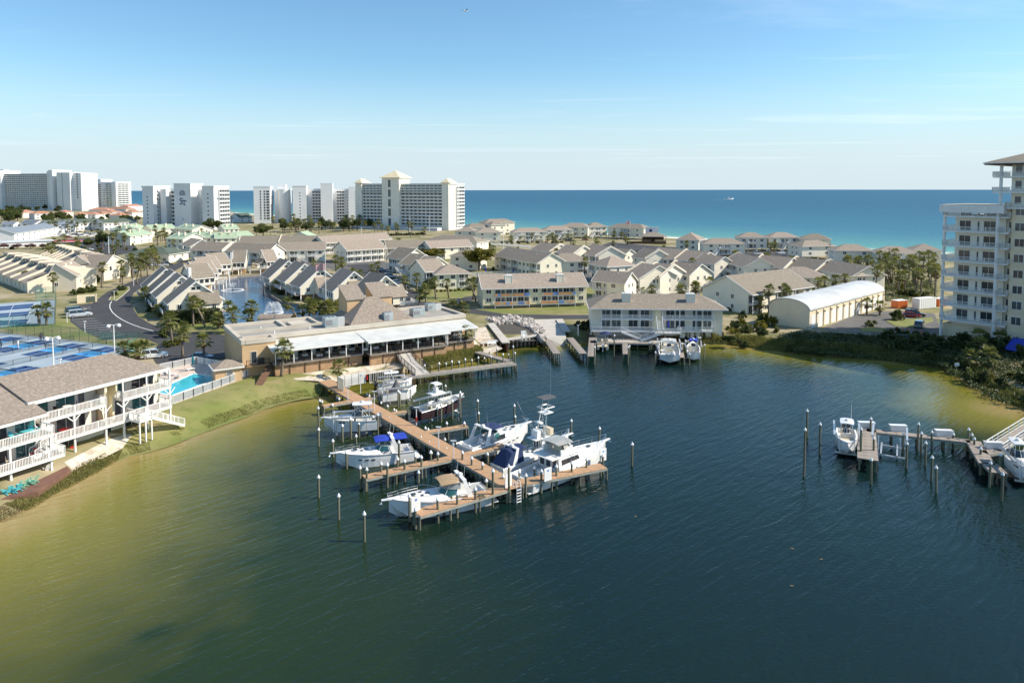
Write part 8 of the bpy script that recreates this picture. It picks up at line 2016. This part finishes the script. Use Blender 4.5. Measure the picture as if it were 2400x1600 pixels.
floodlight('white twin floodlight pole beside the pickleball courts, roof side', 'za', 615, 1480, 1130); floodlight('white twin floodlight pole beside the pickleball courts, car park side', 'za', 1316, 1335, 985)
for lb, tg, x, yb, yt in (('short white lamp post on the round road island', 'za', 1312, 700, 605), ('white lamp post at the road by the cottages', 'za', 1535, 540, 460), ('low white lamp post on the roof side of the courts', 'za', 690, 1470, 1405), ('white lamp post near the boat ramp', 'zf', 1010, 610, 525), ('white lamp post at the court gate', 'za', 1600, 1270, 1205), ('white lamp post on the lawn by the parked cars', 'za', 770, 960, 855), ('leaning white post at the car park edge', 'za', 975, 1075, 950), ('white lamp post at the lawn road', 'z6', 2142, 690, 632)):
    p = P(tg, x, yb); h = max(1.5, PD(tg, x, yt, p.y).z - LAND); o = thing('lamp_post', lb, 'lamp', p); MB().tube((0, 0, 0), (0, 0, h), .1).build('post', 'lamp_white', o); MB().box(-.3, .3, -.2, .2, h, h + .15).build('lamp_head', 'lamp_white', o)
# people playing
def person(lb, p, rz, top, legs, s=1.0, reach=.5):
    o = thing('person', lb, 'person', p, rz); V = [(0, 0, .95), (0, 0, 1.2), (0, 0, 1.45), (0, 0, 1.58), (0, 0, 1.72), (.2, 0, 1.42), (.3, .1, 1.15), (.32, .1 + reach * .6, 1.05), (-.2, 0, 1.42), (-.3, 0, 1.15), (-.3, .12, .92), (.11, 0, .9), (.15, .08, .5), (.17, 0, .06), (.17, .14, .04), (-.11, 0, .9), (-.16, -.05, .5), (-.2, -.18, .06), (-.2, -.04, .04)]
    E = [(0, 1), (1, 2), (2, 3), (3, 4), (2, 5), (5, 6), (6, 7), (2, 8), (8, 9), (9, 10), (0, 11), (11, 12), (12, 13), (13, 14), (0, 15), (15, 16), (16, 17), (17, 18)]; rad = [.16, .16, .17, .065, .11, .07, .055, .04, .07, .055, .04, .1, .07, .05, .045, .1, .07, .05, .045]
    me = bpy.data.meshes.new('body'); me.from_pydata(V, E, []); me.materials.append(M(top)); me.materials.append(M(legs)); b = link('body', me, o); m_ = b.modifiers.new('skin', 'SKIN'); me.skin_vertices.new() if not me.skin_vertices else None
    for i, v in enumerate(me.skin_vertices[0].data): v.radius = (rad[i], rad[i]); v.use_root = (i == 0)
    b.modifiers.new('sub', 'SUBSURF').levels = 1
    sh = MB(); sh.loft([[(.19 * cos(a), .15 * sin(a), z_) for a in [2 * pi * i / 10 for i in range(10)]] for z_ in (.62, .98)], caps=False); sh.build('shorts', legs, o)
    h = MB(); h.loft([[(r_ * cos(a), r_ * sin(a) - .01, z_) for a in [2 * pi * i / 10 for i in range(10)]] for r_, z_ in ((.10, 1.68), (.125, 1.76), (.09, 1.86), (.02, 1.88))]); h.build('hair', 'cloth_dark', o)
    f = MB(); f.box(-.06, .06, .07, .12, 1.62, 1.74); f.build('face', 'skin', o); b2 = MB(); b2.tube((.32, .1 + reach * .6, 1.05), (.32, .3 + reach * .6, 1.12), .02); b2.box(.24, .40, .3 + reach * .6, .52 + reach * .6, 1.08, 1.12); b2.build('paddle', 'black_plastic', o); o.scale = (s * 1.1,) * 3
for lb, x, y, tp, lg, rz in (('person in white top waiting on the light blue kitchen line', 210, 1258, 'cloth_white', 'cloth_dark', 2), ('person in dark blue clothes at the court edge', 15, 1252, 'car_navy', 'cloth_dark', -1), ('person in black at the far dark court', 470, 1180, 'cloth_dark', 'cloth_dark', 1), ('person in grey beside the player in black', 508, 1200, 'car_grey', 'cloth_white', 2.5)):
    person(lb, P('za', x, y), rz, tp, lg)

# ------------------------------------------------------------------ vehicles
def car(lb, p, rz, colr, kind='sedan', group=None, s=1.0):
    L, W_, hb, hc = {'sedan': (4.7, 1.8, .85, 1.42), 'suv': (5.1, 2.0, 1.05, 1.85), 'pickup': (5.6, 2.0, 1.05, 1.85)}[kind]
    o = thing('parked_car', lb, 'car', p, rz, group); w_ = W_ / 2
    def ring(x, z0, z1, k=1.0): return [(x, -w_ * k, z0), (x, -w_ * k, z0 * .4 + z1 * .6), (x, -w_ * k * .93, z1), (x, w_ * k * .93, z1), (x, w_ * k, z0 * .4 + z1 * .6), (x, w_ * k, z0)]
    b = MB(); b.loft([ring(-L / 2, .42, hb * .86, .88), ring(-L / 2 + .25, .3, hb, .98), ring(-L * .1, .28, hb + .02), ring(L * .22, .28, hb), ring(L / 2 - .35, .3, hb * .88, .97), ring(L / 2, .4, hb * .72, .86)]); body = b.build('body', 'car_' + colr, o)
    x0, x1, x2, x3 = {'sedan': (-L * .40, -L * .24, L * .08, L * .26), 'suv': (-L * .47, -L * .42, L * .08, L * .24), 'pickup': (-L * .14, -L * .10, L * .12, L * .26)}[kind]
    c = MB(); c.loft([[(x0, -w_ * .9, hb - .03), (x0, w_ * .9, hb - .03), (x1, w_ * .74, hc - .06), (x1, -w_ * .74, hc - .06)], [(x3, -w_ * .9, hb - .03), (x3, w_ * .9, hb - .03), (x2, w_ * .74, hc - .06), (x2, -w_ * .74, hc - .06)]]); c.build('window_glass', 'glass_dark', o)
    r = MB(); r.box(x1 - .05, x2 + .1, -w_ * .76, w_ * .76, hc - .07, hc); 
    for xa, xb in ((x0, x1), (x3, x2), ((x0 + x3) / 2, (x1 + x2) / 2)):
        for s_ in (-1, 1): r.beam((xa, s_ * w_ * .91, hb), (xb, s_ * w_ * .75, hc - .04), .09, .07)
    r.build('roof', 'car_' + colr, o)
    if kind == 'pickup': MB().box(-L / 2 + .2, x0 - .1, -w_ * .8, w_ * .8, hb - .02, hb + .03).build('load_bed', 'black_plastic', o)
    for sx in (-L * .31, L * .31):
        for s_ in (-1, 1):
            wl = link('wheel', None, o, (sx, s_ * (w_ - .1), .34)); MB().tube((0, -.11, 0), (0, .11, 0), .34, n=12).build('tyre', 'rubber', wl); MB().tube((0, -.125, 0), (0, .125, 0), .2, n=10).build('rim', 'aluminium', wl)
    for s_ in (-1, 1):
        MB().box(L / 2 - .18, L / 2 - .02, s_ * w_ * .62 - .18, s_ * w_ * .62 + .18, hb * .62, hb * .74).build('headlight', 'lamp_white', o); MB().box(-L / 2 - .01, -L / 2 + .12, s_ * w_ * .66 - .14, s_ * w_ * .66 + .14, hb * .66, hb * .86).build('tail_light', 'red_paint', o)
    o.scale = (s,) * 3; return o
cr_ = ang(P('za', 820, 890), P('za', 1010, 870))
car('silver SUV parked first in the striped car park', P('za', 915, 893), cr_, 'silver', 'suv', s=1.12); car('black SUV parked behind the silver one', P('za', 885, 858), cr_, 'black', 'suv', s=1.12)
for i, (tg, x, y, c_, kd, lb, rz) in enumerate((('zb', 1760, 82, 'navy', 'sedan', 'dark blue sedan beside the pool terrace', .1), ('s', 362, 838, 'white', 'suv', 'white SUV half behind the palms by the courts', .4), ('za', 945, 112, 'blue', 'sedan', 'blue sedan behind the stepped terrace', .2), ('za', 1020, 130, 'white', 'sedan', 'white sedan behind the stepped terrace', .2), ('z6', 1320, 335, 'silver', 'sedan', 'pale sedan below the white stairs', .2), ('z6', 1425, 412, 'silver', 'suv', 'silver SUV in the shade of the stepped gables', .2), ('z6', 1490, 475, 'white', 'sedan', 'white sedan beside the last cottage', .3), ('z6', 1600, 552, 'tan', 'suv', 'tan SUV behind the last cottage', .1), ('z4', 690, 458, 'white', 'suv', 'white SUV below the beach house stair', .1), ('z4', 905, 450, 'white', 'pickup', 'white pickup on the beach road', .2), ('z4', 965, 465, 'silver', 'pickup', 'silver pickup on the beach road', 0), ('z4', 200, 665, 'white', 'suv', 'white van-like car in the inner car park', .5), ('z4', 360, 712, 'silver', 'sedan', 'silver sedan in the inner car park', .4), ('z4', 225, 790, 'navy', 'suv', 'dark blue SUV in the shade of the blank gable', .9), ('z3', 1065, 360, 'black', 'pickup', 'black pickup on the beach road', .1), ('z3', 1225, 352, 'red', 'sedan', 'red car on the beach road', .1), ('zg', 1925, 500, 'red', 'sedan', 'maroon sedan at the planted island', -.5), ('zg', 1965, 490, 'black', 'suv', 'black SUV beside the maroon sedan', -.5), ('zg', 2010, 595, 'green_grey', 'suv', 'grey-green SUV under the tower', .9), ('z1', 680, 748, 'red', 'sedan', 'red sedan in the market car park', .3), ('za', 1500, 400, 'black', 'suv', 'black SUV under the carport of the tall end house', .3), ('z5', 300, 300, 'white', 'sedan', 'white sedan under the palms at the far car park', .4), ('z5', 380, 300, 'silver', 'suv', 'silver SUV under the palms at the far car park', .4), ('z5', 240, 300, 'black', 'sedan', 'black sedan under the palms at the far car park', .4), ('z5', 430, 290, 'black', 'suv', 'black SUV beside the pond house row', .4))):
    car(lb, P(tg, x, y), rz, c_, kd)
for i in range(15):
    x = 545 + i * 29; car('pale car in the long line of the market car park', P('z1', x, 735 - (i % 3) * 14), 1.1, ['white', 'silver', 'white', 'grey'][i % 4], ['sedan', 'suv'][i % 2], 'market car park cars')
# ------------------------------------------------------------------ markings, island, dumpsters, rocks, small things
b0_, b1_ = [P('za', x, y, LAND + .05) for x, y in ((800, 790), (1185, 1150))], None
rowsL = [((800, 790), (1040, 772)), ((800, 805), (1045, 790)), ((800, 822), (1040, 808)), ((805, 905), (1040, 862)), ((825, 930), (1095, 910)), ((850, 955), (1130, 935)), ((880, 980), (1175, 960)), ((910, 1005), (1215, 985)), ((940, 1030), (1250, 1010)), ((985, 1058), (1290, 1032)), ((1035, 1082), (1330, 1055)), ((1085, 1105), (1380, 1075)), ((1140, 1130), (1440, 1092))]
for a, c in rowsL:
    b = MB(); b.beam(P('za', *a, LAND + .045), P('za', *c, LAND + .045), .13, .01); struct(b.build('parking_line', 'paint_white'))
cl_ = [P('za', *q, LAND + .045) for q in ((1283, 715), (1262, 750), (1262, 790), (1290, 840), (1340, 885), (1400, 925), (1470, 960), (1530, 985), (1600, 1010), (1666, 1030), (1760, 1055))]
b = MB()
for a, c in zip(cl_[:-1], cl_[1:]): b.beam(a, c, .22, .01)
struct(b.build('road_line', 'paint_white'))
isl = [P('za', *q) for q in ((1250, 705), (1290, 640), (1380, 575), (1480, 550), (1485, 585), (1400, 660), (1330, 712))]
struct(MB().prism([(p.x, p.y) for p in isl], 'z', LAND, LAND + .14).build('road_island', 'lawn'))
b = MB()
for i in range(len(isl)): b.beam(v3(isl[i], LAND + .08), v3(isl[(i + 1) % len(isl)], LAND + .08), .22, .17)
struct(b.build('kerb', 'concrete'))
isl = [P('zg', *q) for q in ((1690, 540), (1760, 510), (1900, 520), (2130, 505), (2140, 540), (1950, 600), (1780, 590))]
struct(MB().prism([(p.x, p.y) for p in isl], 'z', LAND, LAND + .14).build('planted_island', 'lawn'))
isl = [P('zg', *q) for q in ((1430, 610), (1560, 590), (1700, 615), (1690, 645), (1480, 640))]
struct(MB().prism([(p.x, p.y) for p in isl], 'z', LAND, LAND + .14).build('planted_island', 'lawn'))
o = thing('dumpster_enclosure', 'small pale dumpster enclosure with green gates at the road', 'enclosure', P('za', 885, 738), .55); MB().box(0, 5.2, 0, .2, 0, 2).build('wall', 'stucco_beige', o); MB().box(0, .2, .2, 3.4, 0, 2).build('wall', 'stucco_beige', o); MB().box(5, 5.2, .2, 3.4, 0, 2).build('wall', 'stucco_beige', o); MB().box(.2, 5, 3.2, 3.4, 0, 2).build('wall', 'stucco_beige', o)
for k in range(2): MB().box(2.4 + k * 1.2, 3.5 + k * 1.2, -.1, -.02, .1, 1.8).build('gate', 'roof_dark_green', o)
MB().box(1, 4.4, .6, 2.8, .1, 1.7).build('dumpster', 'roof_mint', o)
# stone slope
o = thing('stone_slope', 'slope of loose grey boulders above the muddy basin', 'boulders', P('zf', 500, 520)); oo = Vector(o.location); sm = []
for s_ in range(5):
    rr = random.Random(s_); bm = bmesh.new(); bmesh.ops.create_icosphere(bm, subdivisions=1, radius=.5)
    for v in bm.verts: v.co *= rr.uniform(.7, 1.25)
    me = bpy.data.meshes.new('stone'); bm.to_mesh(me); bm.free(); me.materials.append(M('stone')); sm.append(me)
cnt = [0]
def stone(p, r):
    if cnt[0] >= 290: return
    cnt[0] += 1; k = link('stone', r.choice(sm), o, p - oo + Vector((0, 0, r.uniform(.0, .25)))); k.rotation_euler = (r.random() * 6, r.random() * 6, r.random() * 6); k.scale = tuple(r.uniform(.8, 1.9) for _ in range(3))
scatter('zf', ((230, 470), (420, 455), (600, 475), (700, 560), (745, 640), (690, 650), (620, 570), (480, 510), (300, 520)), 290, stone, seed=61, mind=.62)
# fountains
def fountain(lb, p, kind):
    o = thing('fountain', lb, 'fountain', v3(p, LAND - .69)); b = MB(); rr = random.Random(3); n = 60
    for i in range(n):
        a = 2 * pi * i / n + rr.uniform(-.05, .05); v0 = 2.5 * rr.uniform(.8, 1.1) if kind == 'dome' else 1.9 * rr.uniform(.8, 1.15); hh = 2.7 * rr.uniform(.8, 1.1) if kind == 'dome' else 2.5 * rr.uniform(.8, 1.1); last = Vector((0, 0, .2))
        for k in range(1, 9):
            u = k / 8 * (1 if kind == 'dome' else .62); q = Vector((cos(a) * v0 * u, sin(a) * v0 * u, .2 + hh * 4 * u * (1 - u) if kind == 'dome' else .2 + hh * (1 - (1 - u) ** 2) * 1.05)); b.tube(last, q, .025 + .03 * u, .03 + .04 * u, 4, cap=False); last = q
    struct(b.build('spray', 'spray', o), 'stuff'); r_ = MB()
    for k in range(40): a = 2 * pi * k / 40; c_ = 2 * pi * (k + 1) / 40; R0 = 2.4 if kind == 'dome' else 3.4; r_.beam((R0 * cos(a), R0 * sin(a), .02), (R0 * cos(c_), R0 * sin(c_), .02), .5 + .3 * rr.random(), .06)
    r_.build('foam_ring', 'foam', o); MB().tube((0, 0, -.2), (0, 0, .25), .35, n=10).build('float', 'black_plastic', o)
fountain('pond fountain with high open spray near the pond houses', P('z5', 1155, 565, LAND - .7), 'vee'); fountain('pond fountain with dome-shaped spray near the palms', P('z5', 1605, 815, LAND - .7), 'dome')
# flag
p = P('z5', 2185, 900); h = PD('z5', 2170, 130, p.y).z - LAND; o = thing('flag_pole', 'tall white flagpole with striped flag behind the restaurant', 'flagpole', p); MB().tube((0, 0, 0), (0, 0, h), .12, .06, n=8).build('pole', 'lamp_white', o)
def flag(o, x, z, w_, h_, rz):
    f = link('flag', None, o, (x, 0, z), rz)
    for k in range(13):
        b = MB(); n = 8
        pp = [(w_ * i / n, .25 * sin(i * 1.1), -.5 * (i / n) ** 1.3 * h_ * .5) for i in range(n + 1)]; z0 = h_ * (1 - (k + 1) / 13); z1 = h_ * (1 - k / 13)
        b.loft([[(x_, y_, z_ + z0), (x_, y_, z_ + z1)] for x_, y_, z_ in pp], caps=False, closed=False); b.build('stripe', 'flag_red' if k % 2 == 0 else 'cloth_white', f)
    b = MB(); b.loft([[(w_ * i / 8, .25 * sin(i * 1.1) + d_, -.25 * (i / 8) ** 1.3 * h_ + h_ * .46), (w_ * i / 8, .25 * sin(i * 1.1) + d_, -.25 * (i / 8) ** 1.3 * h_ + h_)] for d_ in (-.03,) for i in range(4)], caps=False, closed=False); b.build('canton', 'flag_blue', f)
flag(o, -.1, h - 5.0, 2.6, 1.7, pi)
p = P('z3', 1665, 345); o = thing('flag_pole', 'small flagpole with striped flag by the beach houses', 'flagpole', p); MB().tube((0, 0, 0), (0, 0, 13), .1, .06).build('pole', 'lamp_white', o); flag(o, 0, 11, 3.2, 1.9, pi)
# power poles
for i, (tg, x, yb, yt) in enumerate((('z4', 1890, 640, 395), ('z4', 2165, 560, 390), ('z4', 1350, 500, 355), ('z4', 575, 470, 320), ('z4', 105, 430, 290), ('z3', 420, 430, 245), ('z3', 2290, 440, 310), ('z2', 1205, 745, 640), ('z2', 310, 770, 655), ('z1', 1072, 900, 730), ('z2', 1683, 690, 535), ('z2', 1873, 690, 530))):
    p = P(tg, x, yb); h = PD(tg, x, yt, p.y).z - LAND; w_ = i in (5, 7, 9, 10, 11); o = thing('utility_pole', ('white lamp mast ' if w_ else 'dark wooden power pole ') + ['at the grove edge', 'by the last beach house', 'between beach houses', 'before the wide beach house', 'beside the pointed roof', 'behind the picket fence', 'by the pointed beach house', 'in the palm belt', 'behind the olive tree', 'at the market car park', 'on the hotel court', 'at the hotel corner'][i], 'pole', p)
    MB().tube((0, 0, 0), (0, 0, h), .2 if w_ else .16, .12, n=7).build('pole', 'lamp_white' if w_ else 'bark', o); MB().box(-.9, .9, -.08, .08, h - .6, h - .45).build('crossarm', 'lamp_white' if w_ else 'bark', o)
# grey bank fence, site containers, cones
pf = [P('zg', *q) for q in ((940, 650), (1400, 690), (1800, 720), (2200, 740))]
o = thing('bank_fence', 'weathered grey rail fence on the shaded bank', 'fence', v3(pf[0], LAND)); o0 = Vector(o.location)
for a, c in zip(pf[:-1], pf[1:]):
    n = max(1, round((c - a).length / 2.2))
    for i in range(n):
        p, q = a.lerp(c, i / n) - o0, a.lerp(c, (i + 1) / n) - o0; MB().box(-.08, .08, -.08, .08, -.6, 1.5).build('post', 'beam_grey', o, p)
        for z_ in (.4, .9, 1.35): b = MB(); b.beam(p + Vector((0, 0, z_)), q + Vector((0, 0, z_)), .05, .2); b.build('rail', 'beam_grey', o)
for lb, x, y, m, L, hh in (('orange site container behind the garages', 1815, 410, 'orange_paint', 4.0, 2.2), ('white trailer behind the car park', 2050, 415, 'stucco_white', 7, 3.0), ('second orange container by the tower', 2200, 390, 'orange_paint', 4, 2.2)):
    o = thing('site_container', lb, 'container', P('zg', x, y), .4); MB().box(-L / 2, L / 2, -1.1, 1.1, .15, hh).build('body', m, o)
    for k in range(8): MB().box(-L / 2 + L * k / 8 + .1, -L / 2 + L * k / 8 + .25, -1.16, -1.1, .25, hh - .1).build('rib', m, o)
    MB().box(-L / 2 - .05, L / 2 + .05, -1.15, 1.15, hh, hh + .1).build('lid', 'trim_white', o); MB().box(-L / 2 + .2, L / 2 - .2, -1, 1, 0, .15).build('base', 'black_plastic', o)
for x, y in ((1790, 645), (1850, 640), (1972, 655), (2027, 660), (1905, 645)):
    o = thing('traffic_cone', 'orange traffic cone under the cream tower', 'cone', P('zg', x, y), 0, 'traffic cones'); MB().tube((0, 0, .05), (0, 0, 1.0), .2, .05, n=8).build('cone', 'orange_paint', o); MB().box(-.28, .28, -.28, .28, 0, .05).build('base', 'rubber', o)
o = thing('bank_sign', 'small white sign on the shaded bank', 'sign', P('s', 2242, 868, .9)); MB().tube((0, 0, -.4), (0, 0, 1.4), .05).build('post', 'beam_grey', o); MB().box(-.45, .45, -.06, -.02, .9, 1.5).build('board', 'trim_white', o)
o = thing('picnic_bench', 'white bench on the sand beside the restaurant', 'bench', P('zc', 2095, 395), .3); MB().box(-1, 1, -.25, .25, .45, .5).build('seat', 'trim_white', o); MB().box(-1, 1, .22, .28, .5, 1).build('backrest', 'trim_white', o)
for sx in (-.9, .9): MB().box(sx - .05, sx + .05, -.22, .22, 0, .45).build('leg', 'trim_white', o)
for x, y in ((1490, 1210), (1925, 1310), (1856, 1372), (1070, 1035), (1858, 1285)):
    b = MB(); b.add([(-.22, 0, 0), (0, -.1, .02), (.25, .02, .03), (.02, .12, .02)], [(0, 1, 2, 3)]); o = b.build('floating_leaf', 'reed_dry', None, P('s', x, y, .04), R.random() * 6); tag(o, 'dry leaf floating on open water', 'leaf', 'floating leaves')
fence_line('white fence round the inner pool behind the panelled flats', [P('z3', 110, 700), P('z3', 320, 690), P('z3', 545, 688)], 1.4, w_=.1)
parasol('closed blue parasol at the inner pool', P('z3', 245, 690), 'canvas_blue', 3.0, closed=True); parasol('second closed blue parasol at the inner pool', P('z3', 515, 690), 'canvas_blue', 3.0, closed=True)
# gull high over the lagoon
o = thing('gull', 'white gull flying high in the blue sky', 'bird', PD('s', 1091, 26, 110), .7); b = MB(); b.loft([[(x, r_ * cos(a), r_ * .8 * sin(a)) for a in [2 * pi * i / 8 for i in range(8)]] for x, r_ in ((-.34, .02), (-.15, .08), (.05, .1), (.2, .07), (.28, .065), (.36, .02))]); b.build('body', 'trim_white', o, smooth=True)
for s_ in (-1, 1): b = MB(); b.loft([[(-.08, s_ * .06, .03), (.14, s_ * .06, .03), (.14, s_ * .06, .05), (-.08, s_ * .06, .05)], [(-.05, s_ * .4, .2), (.16, s_ * .4, .2), (.16, s_ * .4, .215), (-.05, s_ * .4, .215)], [(-.22, s_ * .85, .12), (-.16, s_ * .85, .12), (-.16, s_ * .85, .125), (-.22, s_ * .85, .125)]]); b.build('wing', 'stucco_grey' if s_ < 0 else 'trim_white', o)
b = MB(); b.add([(-.32, 0, .0), (-.55, .1, 0), (-.58, 0, .01), (-.55, -.1, 0)], [(0, 1, 2, 3)]); b.build('tail', 'trim_white', o)
# motor boat out at sea with its wake
sp = P('s', 1708, 468, 0); t, L, B, st = boat('sea_boat', 'white motor boat out at sea with short wake', sp - Vector((17, 2, 0)), sp + Vector((17, 2, 0)), 0, B=9, hf=5, ha=3.4, dr=1)
deck(t, st, .0, 1.0); MB().box(-6, 5, -3, 3, 3, 7.5).build('cabin', 'hull_white', t); MB().box(-6.1, 5.1, -3.1, 3.1, 5.2, 6.6).build('side_window', 'glass_dark', t); MB().box(-5, 2, -2.5, 2.5, 9.5, 9.8).build('hardtop', 'hull_white', t); legs4(t, -5, 2, 4.5, 7.5, 9.6, .1)
b = MB(); b.loft([[(-18, -3, .3), (-18, 3, .3)], [(-40, -4.5, .25), (-40, 4.5, .25)], [(-62, -2, .2), (-62, 2, .2)]], caps=False, closed=False); b.build('wake', 'foam', t)
